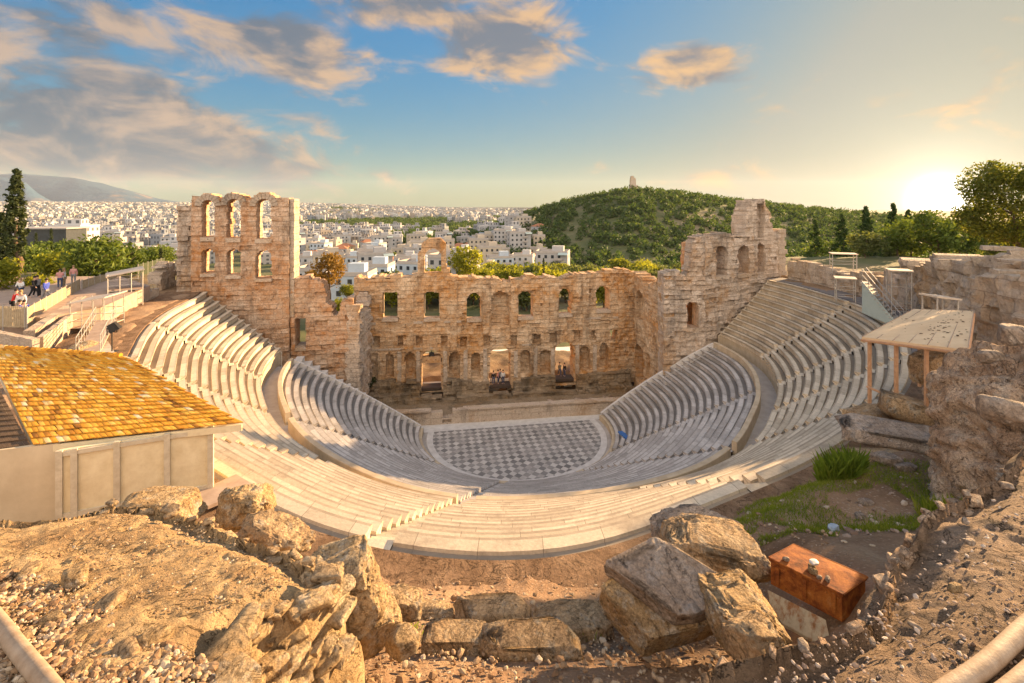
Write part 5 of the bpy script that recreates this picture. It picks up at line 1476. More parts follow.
# ------------------------------------------------------------------ right cliff rock: high mass at the edge of the picture
def cliff_mass():
    n, f = ico(7)
    rs = np.random.RandomState(12)
    S = np.array([2.4, 3.6, 4.4])
    p = n * S
    for k in range(46):
        d = rs.normal(size=3) * np.array([1, 1, .55]); d /= np.linalg.norm(d)
        h = np.abs(p @ d).max() * rs.uniform(.80, .96)
        t = p @ d - h; p = p - np.where(t > 0, t, 0)[:, None] * d * .95
    q = p + 40
    q2 = rot_x(q, .35)
    lay = q2[:, 2] * 1.15 + fbm(q, .45, 3, 5) * 1.1
    st = lay % 1.0
    dsp = fbm(q, .5, 3, 2) * .45 + (np.minimum(np.abs(fbm(q, .8, 4, 4)), .2) - .12) * 1.5 + fbm(q, 3.2, 5, 6, .62) * .22
    dsp = dsp + _hash(np.floor(lay).astype(np.int64), np.floor(lay).astype(np.int64) * 0, np.floor(lay).astype(np.int64) * 0, 5) * .35 - sstep(np.abs(st - .5), .40, .5) * .16
    p = p + n * dsp[:, None]
    return p, f
p, f = cliff_mass()
p = rot_z(rot_y(p * np.array([.9, 1, .95]), .34), -.12) + np.array([13.1, 10.9, 18.3])
tag(obj('cliff_rock', p, f, M['rock_pink'], smooth=True), 'massive pinkish brown crag filling the right edge beside the canopy', 'rock')
for k, (x, y, d, s, lb) in enumerate(((988, 357, 8.6, .34, 'pale loose stone lodged in a cleft of the right crag'), (1013, 335, 8.0, .42, 'grey angular stone high on the right crag'), (1005, 410, 7.2, .5, 'rounded knob of rock low on the right crag'))):
    q = P(x, y, d); boulder('boulder', q, (s * 1.2, s, s * .8), 320 + k, M['rock_grey'], lb, k, (0, 0), 4, boxy=.35)

# ------------------------------------------------------------------ foreground ledges
LEDGE = {}
def ledge(name, poly, ztop, bounds, res, mat, label, drop, seed, amp=.10, steep=2.6, strata=.0):
    x0, x1, y0, y1 = bounds
    nx, ny = int((x1 - x0) / res), int((y1 - y0) / res)
    Xg, Yg = np.meshgrid(np.linspace(x0, x1, nx), np.linspace(y0, y1, ny))
    p = np.column_stack([Xg.ravel(), Yg.ravel(), np.zeros(Xg.size)])
    wob = fbm(p, .8, 3, seed) * .34
    sd = sdist(p[:, :2], np.array(poly)) + wob
    z = ztop(p[:, 0], p[:, 1]) + fbm(p, .55, 4, seed + 2) * amp * 2.0 + fbm(p, 2.0, 4, seed + 3) * amp * .8
    z = z + (np.minimum(np.abs(fbm(p, 1.6, 5, seed + 4, .6)), .16) - .1) * amp * 3.2 + fbm(p, 7.0, 4, seed + 5, .65) * amp * .55
    pits = np.clip(fbm(p, 5.0, 2, seed + 12) - .32, 0, 1); z = z - pits * amp * 1.6
    z = z - sstep(-sd, 0.5, 0.0) * .16 * (sd < 0)
    o = np.clip(sd, 0, 9)
    t = o * steep / drop
    if strata:
        q = p * np.array([.6, .6, 1]); wv = fbm(q, 1.3, 3, seed + 7) * .5
        kq = t * 4 + wv; t = t + strata * .12 * np.sin(kq * 6.283) * np.clip(t * 4, 0, 1)
    fall = drop * sstep(t, -0.05, 1.0)
    z = z - np.where(sd > 0, np.maximum(fall, 0) + fbm(p, 1.4, 3, seed + 9) * .16 * np.clip(t * 4, 0, 1), 0)
    p[:, 2] = z
    LEDGE[label] = (p.copy(), sd.copy())
    keep = (o * steep < drop + .3).reshape(Xg.shape)
    jj, ii = np.meshgrid(np.arange(ny - 1), np.arange(nx - 1), indexing='ij')
    a = jj * nx + ii
    F = np.stack([a, a + 1, a + nx + 1, a + nx], -1)[keep[:-1, :-1] | keep[1:, 1:]]
    us, inv = np.unique(F, return_inverse=True)
    return tag(obj(name, p[us], inv.reshape(-1, 4), mat, smooth=True), label, 'rock')
zl = lambda X, Y: 19.05 + .27 * (7 - Y) + .02 * (X + 5)
def onl(x, y):
    """point on the left ledge's top"""
    d = 6.0
    for _ in range(30):
        X_ = (x - CX) / FPX * d; d += .5 * (FPX * (CAMZ - zl(X_, d)) / (y - HY) - d)
    return ((x - CX) / FPX * d, d)
polyL = [onl(x, y) for x, y in ((-160, 520), (0, 515), (55, 518), (105, 503), (150, 505), (185, 515), (235, 530), (285, 555), (318, 578), (300, 592), (258, 606), (215, 632), (203, 655), (226, 700), (250, 760))] + [(-1.0, 1.2), (-7, 1.2)]
ledge('rock_ledge', polyL, zl, (-11.5, 0.2, 1.4, 9.4), .030, M['ledge_left'], 'broad gritty golden rock ledge in the left foreground below the kiosk', 2.4, 401, .052, 2.6, .6)
zr_ = lambda X, Y: 20.8 - .10 * (Y - 3.2) + .05 * (X - 2)
def onr(x, y):
    d = 4.0
    for _ in range(30):
        X_ = (x - CX) / FPX * d; d += .5 * (FPX * (CAMZ - zr_(X_, d)) / (y - HY) - d)
    return ((x - CX) / FPX * d, d)
def facing(n, seed, cand, root, name, label, smin, smax, mat, ang):
    """broken angular blocks standing in the face of the ledge"""
    rs = np.random.RandomState(seed); V = []; F = []; c0 = 0
    for k in range(n):
        c = cand[rs.randint(len(cand))]
        s = smin * (smax / smin) ** (rs.rand() ** 1.4)
        v, f = rock_verts((s * 1.7, s * 1.0, s * .6), seed * 50 + k, 4, boxy=.84, rough=.10, cuts=5, strata=.05)
        v = rot_z(rot_x(rot_y(v, rs.uniform(-.2, .2)), rs.uniform(-.25, .25)), ang + rs.uniform(-.6, .6))
        V.append(v + c + np.array([.03, 0, .04]) * rs.uniform(-1, 2)); F.append(f + c0); c0 += len(v)
    o = obj(name, np.vstack(V), np.vstack(F), M[mat], root, smooth=True); o['label'] = label; o['kind'] = 'stuff'
    return o
led = bpy.data.objects['rock_ledge']
pl, sl = LEDGE[led['label']]
kx = pl[:, 0] / pl[:, 1] * FPX + CX; ky = HY + (CAMZ - pl[:, 2]) / pl[:, 1] * FPX
facing(150, 71, pl[(sl > .06) & (sl < .85) & (kx > 195) & (kx < 340) & (pl[:, 1] > 2.5) & (pl[:, 1] < 6.6) & (ky < 720)], led, 'broken_face', 'layered yellow broken rock face under the lip', .07, .30, 'rock_gold', 1.0)
facing(60, 72, pl[(sl > -.1) & (sl < .22) & (kx > 30) & (kx < 330) & (pl[:, 1] > 6.0)], led, 'lip_stones', 'half buried stones along the far lip', .05, .22, 'rock', 0)
polyR = [onr(x, y) for x, y in ((690, 700), (705, 683), (760, 655), (805, 632), (850, 598), (880, 570), (930, 528), (985, 485), (1010, 460), (1060, 432), (1120, 410))] + [(12, 9.5), (12, 1.0), (0.6, 1.0)]
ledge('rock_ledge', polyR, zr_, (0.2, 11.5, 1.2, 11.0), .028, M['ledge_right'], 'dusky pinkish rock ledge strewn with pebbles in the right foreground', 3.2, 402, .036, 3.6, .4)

pr_, sr_ = LEDGE['dusky pinkish rock ledge strewn with pebbles in the right foreground']
led2 = [o for o in COL.objects if o.get('label') == 'dusky pinkish rock ledge strewn with pebbles in the right foreground'][0]
kx = pr_[:, 0] / pr_[:, 1] * FPX + CX; ky = HY + (CAMZ - pr_[:, 2]) / pr_[:, 1] * FPX
facing(70, 73, pr_[(sr_ > -.04) & (sr_ < .35) & (kx > 690) & (kx < 1010) & (ky < 690)], led2, 'broken_lip', 'weathered stones along the lip', .04, .16, 'rock_pink', .9)
# gravel on the ledges and the slope: many small stones
def scatter_on(name, n, region, zf, seed, smin, smax, mat, label):
    return spots(n, lambda r: region(r, zf), seed, smin, smax, mat, name, label, .6)
def reg_left(r, zf):
    x, y = onl(r.uniform(-60, 235), 530 + 175 * r.rand() ** .8)
    k = (x / y) * FPX + CX; py = HY + (CAMZ - zf(x, y)) / y * FPX
    if py < 556 + (k - 0) * .52 or k > 215: return None
    return (x, y, zf(x, y) + .02)
scatter_on('gravel', 9000, reg_left, zl, 411, .007, .055, M['pebble'], 'loose pale and brown stones heaped in the bottom left corner')
def reg_left2(r, zf):
    x, y = onl(r.uniform(-20, 300), 515 + 100 * r.rand())
    return (x, y, zf(x, y) + .02) if sdist(np.array([[x, y]]), np.array(polyL))[0] < -.25 else None
scatter_on('gravel', 3000, reg_left2, zl, 412, .004, .024, M['pebble'], 'thin scatter of grit on the left rock ledge')
def reg_right(r, zf):
    x, y = onr(r.uniform(700, 1060), 470 + 235 * r.rand())
    return (x, y, zf(x, y) + .015) if sdist(np.array([[x, y]]), np.array(polyR))[0] < -.15 else None
scatter_on('gravel', 3200, reg_right, zr_, 413, .0025, .024, M['pebble_pink'], 'small pale pebbles scattered over the right rock ledge')
def reg_slope(r, zf):
    x = r.uniform(-3.2, 3.4); y = r.uniform(5.6, 9.6)
    return (x, y, zg(x, y) + .0)
_zc = {}
Xs, Ys = np.meshgrid(np.linspace(-14, 14, 281), np.linspace(4, 22, 181)); Zs = zsite(Xs, Ys)
_f = np.column_stack([Xs.ravel(), Ys.ravel(), 0 * Xs.ravel()]); Zs = Zs + (fbm(_f, 0.5, 4, 3) * np.clip(np.hypot(_f[:, 0], _f[:, 1]) / 60, .03, .22) * 1.6 + fbm(_f, 2.2, 4, 8) * .06).reshape(Xs.shape)
def zfast(x, y):
    i = int(np.clip((x + 14) / .1, 0, 280)); j = int(np.clip((y - 4) / .1, 0, 180)); return float(Zs[j, i])
def reg_slope(r, zf):
    x = r.uniform(-3.4, 3.6); y = 5.4 + 4.3 * r.rand() ** 1.15
    return (x, y, zfast(x, y) + .03)
scatter_on('gravel', 3200, reg_slope, None, 414, .012, .07, M['pebble'], 'loose stone litter on the dark slope at the bottom centre')
def reg_path(r, zf):
    x = r.uniform(-6, 7); y = r.uniform(9.4, 12.0)
    return (x, y, zfast(x, y) + .03)
scatter_on('gravel', 900, reg_path, None, 415, .012, .06, M['pebble'], 'small stones on the brown earth path behind the last row')
# larger separate stones in the heap and on the ledges
rs = np.random.RandomState(5)
k = 0
for x, y, s, lb in ((52, 622, .17, 'largest ochre stone in the bottom left gravel'), (25, 640, .11, 'reddish flat stone left in the bottom left gravel'), (75, 645, .12, 'ochre stone below the largest one in the gravel'), (128, 655, .19, 'flat golden stone near the end of the left gravel'), (82, 672, .13, 'golden stone at the bottom of the left gravel'), (28, 575, .2, 'pinkish broken stone at the left edge of the ledge'), (75, 582, .26, 'long flat pinkish stone on the left gravel bank'), (112, 605, .25, 'pale kerb like stone beside the left gravel'), (152, 642, .22, 'rounded edge stone beside the left gravel'), (170, 517, .13, 'white stone at the far edge of the left ledge')):
    X_, Y_ = onl(x, y); k += 1
    boulder('stone', (X_, Y_, zl(X_, Y_) + s * .18), (s * 1.5, s, s * .65), 430 + k, M['rock_gold'] if k % 2 else M['rock'], lb, rs.uniform(0, 3), (0, 0), 4, boxy=.5)
for x, y, s, lb in ((955, 590, .085, 'ochre stone alone on the right ledge'), (915, 628, .06, 'pinkish stone in the lower middle of the right ledge'), (803, 648, .075, 'pale flat stone near the lip of the right ledge'), (970, 543, .07, 'white stone pair in the middle of the right ledge'), (1006, 487, .09, 'flat stone high on the right ledge near the crag'), (965, 522, .06, 'pale flat chip on the upper right ledge'), (872, 642, .04, 'tiny white stone low on the right ledge'), (985, 668, .06, 'small stone lying beside the right pipes')):
    X_, Y_ = onr(x, y); k += 1
    boulder('stone', (X_, Y_, zr_(X_, Y_) + s * .2), (s * 1.5, s, s * .75), 430 + k, M['rock_gold'] if 'ochre' in lb else M['rock_grey'], lb, rs.uniform(0, 3), (0, 0), 4, boxy=.5)

# clay pipes in both bottom corners
def pipe(name, pts, r, label):
    P_ = [np.array(p) for p in pts]; line = []
    for i in range(len(P_) - 1):
        p0, p1, p2, p3 = P_[max(i - 1, 0)], P_[i], P_[i + 1], P_[min(i + 2, len(P_) - 1)]
        for t in np.linspace(0, 1, 9)[:-1]:
            line.append(.5 * ((2 * p1) + (-p0 + p2) * t + (2 * p0 - 5 * p1 + 4 * p2 - p3) * t * t + (-p0 + 3 * p1 - 3 * p2 + p3) * t ** 3))
    line.append(P_[-1]); line = np.array(line); nn = 20; V = []; F = []
    for i, c in enumerate(line):
        d = line[min(i + 1, len(line) - 1)] - line[max(i - 1, 0)]; d /= np.linalg.norm(d)
        u = np.cross(d, [0, 0, 1.]); u /= np.linalg.norm(u); w = np.cross(u, d)
        for k in range(nn):
            t = 6.2832 * k / nn; V.append(c + (u * math.cos(t) + w * math.sin(t)) * r)
    for i in range(len(line) - 1):
        for k in range(nn): F.append((i * nn + k, i * nn + (k + 1) % nn, (i + 1) * nn + (k + 1) % nn, (i + 1) * nn + k))
    F += [tuple(range(nn - 1, -1, -1)), tuple(range((len(line) - 1) * nn, len(line) * nn))]
    return tag(obj(name, np.array(V), F, M['pipe'], smooth=True), label, 'pipe')
def lift(f, x, y, h):
    X_, Y_ = f(x, y); z = (zl if f is onl else zr_)(X_, Y_); return (X_, Y_, z + h)
pipe('clay_pipe', [lift(onl, -60, 560, .08), lift(onl, -8, 622, .08), lift(onl, 18, 657, .08), lift(onl, 52, 700, .08), lift(onl, 80, 740, .08), lift(onl, 120, 830, .08)], .075, 'dusty clay pipe curving along the bottom left corner')
pipe('clay_pipe', [lift(onr, 800, 800, .06), lift(onr, 930, 712, .06), lift(onr, 985, 674, .06), lift(onr, 1030, 632, .06), lift(onr, 1080, 590, .06)], .058, 'upper of two dusty clay pipes in the bottom right corner')
pipe('clay_pipe', [lift(onr, 850, 812, .04), lift(onr, 965, 728, .04), lift(onr, 1010, 694, .04), lift(onr, 1040, 668, .04), lift(onr, 1090, 625, .04)], .052, 'lower clay pipe cut by the bottom right corner')

# ------------------------------------------------------------------ boulders between the ledges
def bl(x, y, d, size, seed, mat, lb, rz=0, tilt=(0, 0), sub=6, **kw):
    q = P(x, y, d); return boulder(kw.pop('name', 'boulder'), q, size, seed, M[mat], lb, rz, tilt, sub, **kw)
bl(346, 592, 6.7, (1.15, 1.0, .95), 501, 'rock_gold', 'big sunlit golden outcrop at the right end of the left ledge', .3, (.1, -.15), 6, boxy=.72, rough=.13, strata=.06, cuts=9)
bl(372, 622, 7.2, (.75, .7, .55), 504, 'rock_gold', 'smaller yellow rock at the foot of the golden outcrop', .6, (0, 0), 5, boxy=.7, rough=.13)
bl(398, 604, 8.3, (.8, .6, .45), 505, 'rock', 'low brown rock left of the flat kerb stones', .2, (0, 0), 5, boxy=.55, rough=.12)
bl(455, 641, 7.9, (1.05, .55, .32), 506, 'rock', 'pale tan kerb stone left of the long flat one', .05, (.05, .05), 6, boxy=.82, rough=.08)
bl(530, 641, 7.8, (1.6, .62, .26), 507, 'rock', 'long flat kerb stone across the bottom centre', .0, (.05, 0), 6, boxy=.88, rough=.07)
bl(493, 618, 9.0, (1.45, .6, .5), 508, 'rock', 'squared tan block behind the long flat kerb stone', -.03, (.05, 0), 6, boxy=.86, rough=.09)
bl(425, 616, 9.2, (1.1, .6, .4), 509, 'rock', 'brown half buried block left of the squared tan block', .1, (0, 0), 5, boxy=.6, rough=.12)
bl(572, 623, 8.6, (1.5, .9, .45), 510, 'rock', 'low golden brown rock right of the squared tan block', .2, (0, .05), 5, boxy=.5, rough=.12)
bl(247, 506, 10.2, (1.1, .9, .75), 511, 'rock_gold', 'bright pale boulder at the corner of the kiosk', .4, (0, .1), 6, boxy=.45, rough=.13)
bl(165, 508, 9.6, (1.6, 1.0, .5), 512, 'rock_gold', 'low golden rock at the foot of the kiosk front', .1, (0, .05), 5, boxy=.4, rough=.1)
bl(275, 535, 9.2, (1.5, .8, .5), 513, 'rock', 'flat mottled rock between kiosk corner and last seat row', -.35, (0, .12), 6, boxy=.45, rough=.12)
bl(405, 640, 6.6, (.5, .4, .3), 514, 'rock_gold', 'small yellow stone on the slope below the golden outcrop', .5, (0, 0), 4, boxy=.5)
# two great split slabs, right of centre
def slab_rock(corners, th, seed, mat, lb, rough=.03):
    """a split block with four given top corners, thickness th, weathered"""
    c = np.array([np.array(q) for q in corners]); rs = np.random.RandomState(seed)
    n_, f = ico(6); e = .12
    p = np.sign(n_) * np.abs(n_) ** e; p = p / np.max(np.abs(p), axis=1)[:, None] * (.90 + .10 * np.max(np.abs(n_), axis=1)[:, None])
    for k in range(9):
        d = rs.normal(size=3) * np.array([1, 1, .8]); d /= np.linalg.norm(d); h = np.abs(p @ d).max() * rs.uniform(.80, .95)
        t = p @ d - h; p = p - np.where(t > 0, t, 0)[:, None] * d * .9
    u, v = (p[:, :1] + 1) / 2, (p[:, 1:2] + 1) / 2
    top = (c[0] * (1 - u) + c[3] * u) * (1 - v) + (c[1] * (1 - u) + c[2] * u) * v
    N = np.cross(c[3] - c[0], c[1] - c[0]); N /= np.linalg.norm(N); N = N if N[2] > 0 else -N
    w = top + N * (p[:, 2:3] - 1) * th / 2
    q = w * 1.0
    ds = fbm(q, 1.6, 4, seed) * rough * 1.3 + (np.minimum(np.abs(fbm(q, 2.6, 4, seed + 1)), .2) - .1) * rough * 2 + fbm(q, 12, 4, seed + 2, .65) * rough * .7
    lay = (p[:, 2] * 2.1 + fbm(q, 1.2, 2, seed + 4) * .8) % 1.0
    ds = ds - (np.abs(lay - .5) > .44) * rough * .8 * (np.abs(n_[:, 2]) < .8)
    dirn_ = n_[:, :1] * (c[3] - c[0]) / np.linalg.norm(c[3] - c[0]) + n_[:, 1:2] * (c[1] - c[0]) / np.linalg.norm(c[1] - c[0]) + n_[:, 2:3] * N
    return tag(obj('stone_slab', w + dirn_ * ds[:, None], f, M[mat], smooth=True), lb, 'rock')
slab_rock([G(594, 586, 18.12), G(650, 556, 18.22), G(728, 620, 17.9), G(650, 640, 17.78)], .50, 520, 'rock_gold', 'lower of two big stacked slabs, its sunlit end facing the path', .035)
slab_rock([G(604, 561, 18.50), G(655, 535, 18.66), G(748, 590, 18.26), G(690, 624, 18.08)], .34, 521, 'rock_grey', 'upper big grey slab lying across the lower one', .03)
bl(716, 552, 8.5, (1.75, 1.15, .62), 522, 'rock', 'pale pitted rock behind the two stacked slabs', -.2, (0, .1), 6, boxy=.7, rough=.13)
bl(695, 530, 9.9, (1.8, 1.0, .55), 524, 'rock_grey', 'pale rough rock at the edge of the seat rows behind the slabs', .1, (0, .05), 6, boxy=.65, rough=.12)
bl(742, 616, 6.95, (1.0, 1.0, .85), 523, 'rock_gold', 'honey coloured rock hollow between slabs and rusty box', .1, (0, 0), 6, boxy=.65, rough=.14)
bl(755, 640, 6.2, (.7, .6, .5), 525, 'rock', 'dark rock in the pit below the rusty box', .3, (0, 0), 5, boxy=.45, rough=.12)

# rusty steel box with stones on its lid
b0, bB, bR, bF = [np.array(G(x_, y_, 18.3)) for x_, y_ in ((769, 557), (794, 544), (869, 574), (843, 592))]
t = thing('rusty_box', (*((b0 + bR) / 2)[:2], 17.4), 'rusty steel box standing in the pit with stones on its lid', 'box')
e1 = bF - b0; e2 = bB - b0
top4 = [b0, b0 + e1 + [0, 0, -.03], b0 + e1 + e2 + [0, 0, .0], b0 + e2]
MB().slab([p_ + [0, 0, -.03] for p_ in [b0 + (e1 + e2) * .02, b0 + e1 * .98 + e2 * .02 + [0, 0, -.03], b0 + (e1 + e2) * .98, b0 + e1 * .02 + e2 * .98]], .40).build('body', M['rust'], t)
MB().slab(top4, .055).build('lid', M['rust'], t)
m = MB()
for (p_, q_) in ((top4[0], top4[1]), (top4[1], top4[2]), (top4[2], top4[3]), (top4[3], top4[0])):
    m.tube(tuple(np.array(p_) - [0, 0, .012]), tuple(np.array(q_) - [0, 0, .012]), .016, 6)
for k in range(7):
    c_ = b0 + e1 * (k + .5) / 7 + [0, 0, -.03 * (k + .5) / 7 - .10]; m.lathe([(.016, 0), (.012, .012)], tuple(c_ + [0, -.012, 0]), 6)
m.build('lid_flange', M['rust'], t)
m = MB()
for u_ in (.12, .5, .88):
    a_ = b0 + e1 * u_ + e2 * -.01 + [0, 0, -.08]; m.slab([a_ + e1 * -.025, a_ + e1 * .025, a_ + e1 * .025 + [0, -.012, 0], a_ + e1 * -.025 + [0, -.012, 0]], .30)
m.build('side_rib', M['rust'], t)
m = MB(); 
lw = [b0 + e1 * u + e2 * -.05 + [0, 0, -.52] for u in (.0, .8)]
m.slab([lw[0], lw[1], lw[1] + np.array([-.05, -.22, -.26]), lw[0] + np.array([-.05, -.22, -.26])], .04); m.build('base_plate', M['stained'], t)
for k, (u, w, s, lb) in enumerate(((.18, .18, .10, 'small round stone at the left end of the rusty lid'), (.50, .30, .14, 'reddish stone under the white chip on the rusty lid'), (.55, .20, .13, 'pale stone in front of the reddish one on the rusty lid'), (.66, .12, .08, 'tiny stone near the front edge of the rusty lid'), (.74, .2, .1, 'pale round stone right on the rusty lid'))):
    c = b0 + e1 * u + e2 * w + [0, 0, s * .28 - .03 * u]
    boulder('stone', c, (s, s * .8, s * .7), 540 + k, M['rock_gold'] if 'reddish' in lb else M['rock_grey'], lb, k, (0, 0), 4, boxy=.4)
c = b0 + e1 * .52 + e2 * .32 + [0, 0, .12]; boulder('stone', c, (.17, .12, .045), 549, M['marble_white'], 'flat white chip balanced on the reddish stone', .5, (0, .1), 4, boxy=.4)

# grass patch, right: tufts and blades
def grass(name, n, region, seed, hmin, hmax, label, mat='grass'):
    rs = np.random.RandomState(seed); V = []
    for k in range(n):
        c = region(rs)
        if c is None: continue
        h = rs.uniform(hmin, hmax); a = rs.uniform(0, 6.28); w = h * .035; l = rs.uniform(.1, .6) * h
        u = np.array([math.cos(a), math.sin(a), 0]); s = np.array([-u[1], u[0], 0])
        b = np.array(c)
        h *= rs.uniform(.5, 1.25); V.append(np.array([b - s * w, b + s * w, b + u * l * .4 + s * w * .6 + [0, 0, h * .65], b + u * l + [0, 0, h]]))
    return tag(link(name, mesh(name, np.vstack(V), np.arange(4 * len(V)).reshape(-1, 4), M[mat])), label, 'grass', kind='stuff')
def reg_grass(r):
    py = r.uniform(462, 562); px = r.uniform(728, 950); q = G(px, py, 16.2)
    x, y = q[0], q[1]
    if fbm(np.array([[x, y, 0.]]), .8, 3, 4)[0] < -.22: return None
    return (x, y, zfast(x, y) - .02)
grass('grass', 44000, reg_grass, 3, .03, .14, 'patchy short green grass on the bare earth above the rusty box')
c = G(840, 484, 15.9)
def tuft(r):
    a, d = r.uniform(0, 6.28), r.rand() ** .7 * .42
    x, y = c[0] + math.cos(a) * d * 1.3, c[1] + math.sin(a) * d; return (x, y, zfast(x, y) - .03)
tf = grass('grass_tuft', 2600, tuft, 8, .25, .75, 'tall bright green grass tuft below the grey marble slab'); tf['kind'] = 'thing'; tf['category'] = 'plant'
c2_ = G(942, 500, 17.0)
def tuft2(r):
    a, d = r.uniform(0, 6.28), r.rand() ** .7 * .45
    x, y = c2_[0] + math.cos(a) * d, c2_[1] + math.sin(a) * d; return (x, y, zfast(x, y) - .03)
tf = grass('grass_tuft', 500, tuft2, 9, .2, .5, 'darker green grass tuft in the corner below the right crag'); tf['kind'] = 'thing'; tf['category'] = 'plant'
def reg_pit(r, zf=None):
    q = G(r.uniform(730, 950), r.uniform(462, 570), 16.2); return (q[0], q[1], zfast(q[0], q[1]))
scatter_on('gravel', 500, reg_pit, None, 416, .015, .10, M['pebble_pink'], 'pale stones lying among the grass above the rusty box')
q = G(833, 530, 16.4); boulder('plastic_bag', (q[0], q[1], zfast(q[0], q[1]) + .06), (.28, .2, .16), 560, M['palebag'], 'crumpled pale bluish plastic scrap lying in the grass patch', .4, (0, 0), 4, boxy=.3, rough=.2, cat='litter')
for k, (x, y, s, lb) in enumerate(((866, 508, .3, 'pale round stone in the grass below the tall tuft'), (860, 518, .28, 'white stone right of the pale bluish plastic scrap'), (885, 462, .7, 'flat pale rock at the top of the grass patch'), (905, 470, .5, 'grey rock under the marble slab above the grass'), (935, 490, .35, 'pale stone beside the dark green tuft'))):
    q = G(x, y, 16.2); boulder('stone', (q[0], q[1], zfast(q[0], q[1]) + s * .1), (s * 1.2, s * .8, s * .5), 570 + k, M['rock_grey'], lb, k, (0, 0), 4, boxy=.45)

def weed_at(spots_, spread):
    def f(r):
        cx_, cy_ = spots_[r.randint(len(spots_))]; a, d = r.uniform(0, 6.28), r.rand() ** .7 * spread
        x, y = cx_ + math.cos(a) * d, cy_ + math.sin(a) * d; return (x, y, zfast(x, y) - .02)
    return f
sp_ = [G(x_, y_, z_)[:2] for x_, y_, z_ in ((412, 640, 16.2), (430, 648, 16.3), (560, 650, 16.4), (590, 648, 16.4), (380, 628, 16.2), (470, 655, 16.5))]
grass('weeds', 500, weed_at(sp_, .18), 21, .05, .16, 'thin green weeds growing between the kerb stones at the bottom centre')
# ------------------------------------------------------------------ kiosk with the tiled roof
E1, E2 = np.array(P(33, 442, 13.7)), np.array(P(243, 424, 15.1))        # eave corners
T1, T2 = np.array(P(-14, 346, 20.0)), np.array(P(127, 358, 18.7))       # ridge corners
E1[2] = E2[2] = 17.22; T1[2] = T2[2] = 18.15
WZ = 14.8
w1, w2 = np.array(P(58, 510, 13.5)), np.array(P(213, 487, 15.0))        # front wall foot
w1[2] = w2[2] = 15.2
ki = thing('kiosk', (*((w1 + w2) / 2)[:2], 15.0), 'cream boarded kiosk with golden clay tiled roof at the left', 'kiosk')
# roof deck and courses of tiles
def bil(u, v): return (E1 * (1 - u) + E2 * u) * (1 - v) + (T1 * (1 - u) + T2 * u) * v
N_ = np.cross(E2 - E1, T1 - E1); N_ /= np.linalg.norm(N_)
MB().slab([bil(0, 0) - N_ * .16, bil(1, 0) - N_ * .16, bil(1, 1) - N_ * .16, bil(0, 1) - N_ * .16], .06).build('roof_deck', M['cream_dark'], ki)
rs = np.random.RandomState(14); m = MB()
nc, nt_ = 23, 36
for j in range(nc):
    for i in range(nt_):
        o = .5 * (j % 2)
        u0, u1 = (i - o) / nt_, (i + 1 - o) / nt_ - .0010
        u0 = max(u0, 0); u1 = min(u1, 1)
        if u1 - u0 < .005: continue
        v0, v1 = j / nc - .006, (j + 1.3) / nc
        v1 = min(v1, 1.004)
        du = rs.uniform(-.003, .003); h0 = .052 + rs.uniform(-.006, .012); h1 = .012
        seg = []
        for t in (0, .33, .67, 1):
            arch = .005 * math.sin(math.pi * t)
            seg.append((u0 + (u1 - u0) * t + du, arch))
        top = [bil(u, v0) + N_ * (h0 + a) for u, a in seg] + [bil(u, v1) + N_ * (h1 + a) for u, a in seg]
        bot = [bil(u, v0) + N_ * (h0 + a - .03) for u, a in seg]
        f = [(k, k + 1, k + 5, k + 4) for k in range(3)] + [(8 + k, 9 + k, k + 1, k) for k in range(3)] + [(0, 4, 8), (3, 11, 7)]
        m.add(top + bot, f)
m.build('roof_tiles', M['tiles'], ki)
m = MB()
for k in range(25):
    a, b = T1 + (T2 - T1) * k / 26, T1 + (T2 - T1) * (k + .96) / 26
    m.tube(tuple(a + N_ * .03), tuple(b + N_ * .05), .085, 8)
m.build('ridge_tiles', M['tiles'], ki)
eo = np.array([0, -.0, 0])
MB().box(tuple((E1 + E2) / 2 - [0, 0, .14]), (float(np.hypot(*(E2 - E1)[:2])) - .06, .05, .20), math.atan2((E2 - E1)[1], (E2 - E1)[0])).build('fascia', M['cream'], ki)
# back slope
bk = np.array([-(E2 - E1)[1], (E2 - E1)[0], 0]); bk /= np.linalg.norm(bk)
B1, B2 = T1 + bk * 1.6 - [0, 0, .6], T2 + bk * 1.6 - [0, 0, .6] - (E2 - E1) * .25
MB().slab([T1, T2, B2, B1], .1).build('back_roof', M['tiles'], ki)
# walls
d_ = (w2 - w1) / np.linalg.norm(w2 - w1); ang = math.atan2(d_[1], d_[0]); L_ = float(np.linalg.norm(w2 - w1))
MB().box((*((w1 + w2) / 2 + bk * .06)[:2], 16.0), (L_, .10, 2.3), ang).build('front_boards', M['cream'], ki)
for t_ in (0.012, .10, .36, .685, .985):
    c = w1 + (w2 - w1) * t_ - bk * .03; MB().box((c[0], c[1], 16.02), (.15, .10, 2.3), ang).build('post', M['cream_dark'], ki)
m = MB(); c = (w1 + w2) / 2 - bk * .025; m.box((c[0], c[1], 15.32), (L_ - .02, .07, .14), ang); m.box((c[0], c[1], 17.06), (L_ - .02, .07, .12), ang); m.build('rail_board', M['cream_dark'], ki)
s_ = w2 + bk * 2.6 - d_ * 1.2; 
MB().slab([(w2[0], w2[1], 17.1), (s_[0], s_[1], 17.1), (s_[0] - .1 * d_[0], s_[1] - .1 * d_[1], 17.1), (w2[0] - .1 * d_[0], w2[1] - .1 * d_[1], 17.1)], 2.2).build('side_wall', M['cream'], ki)
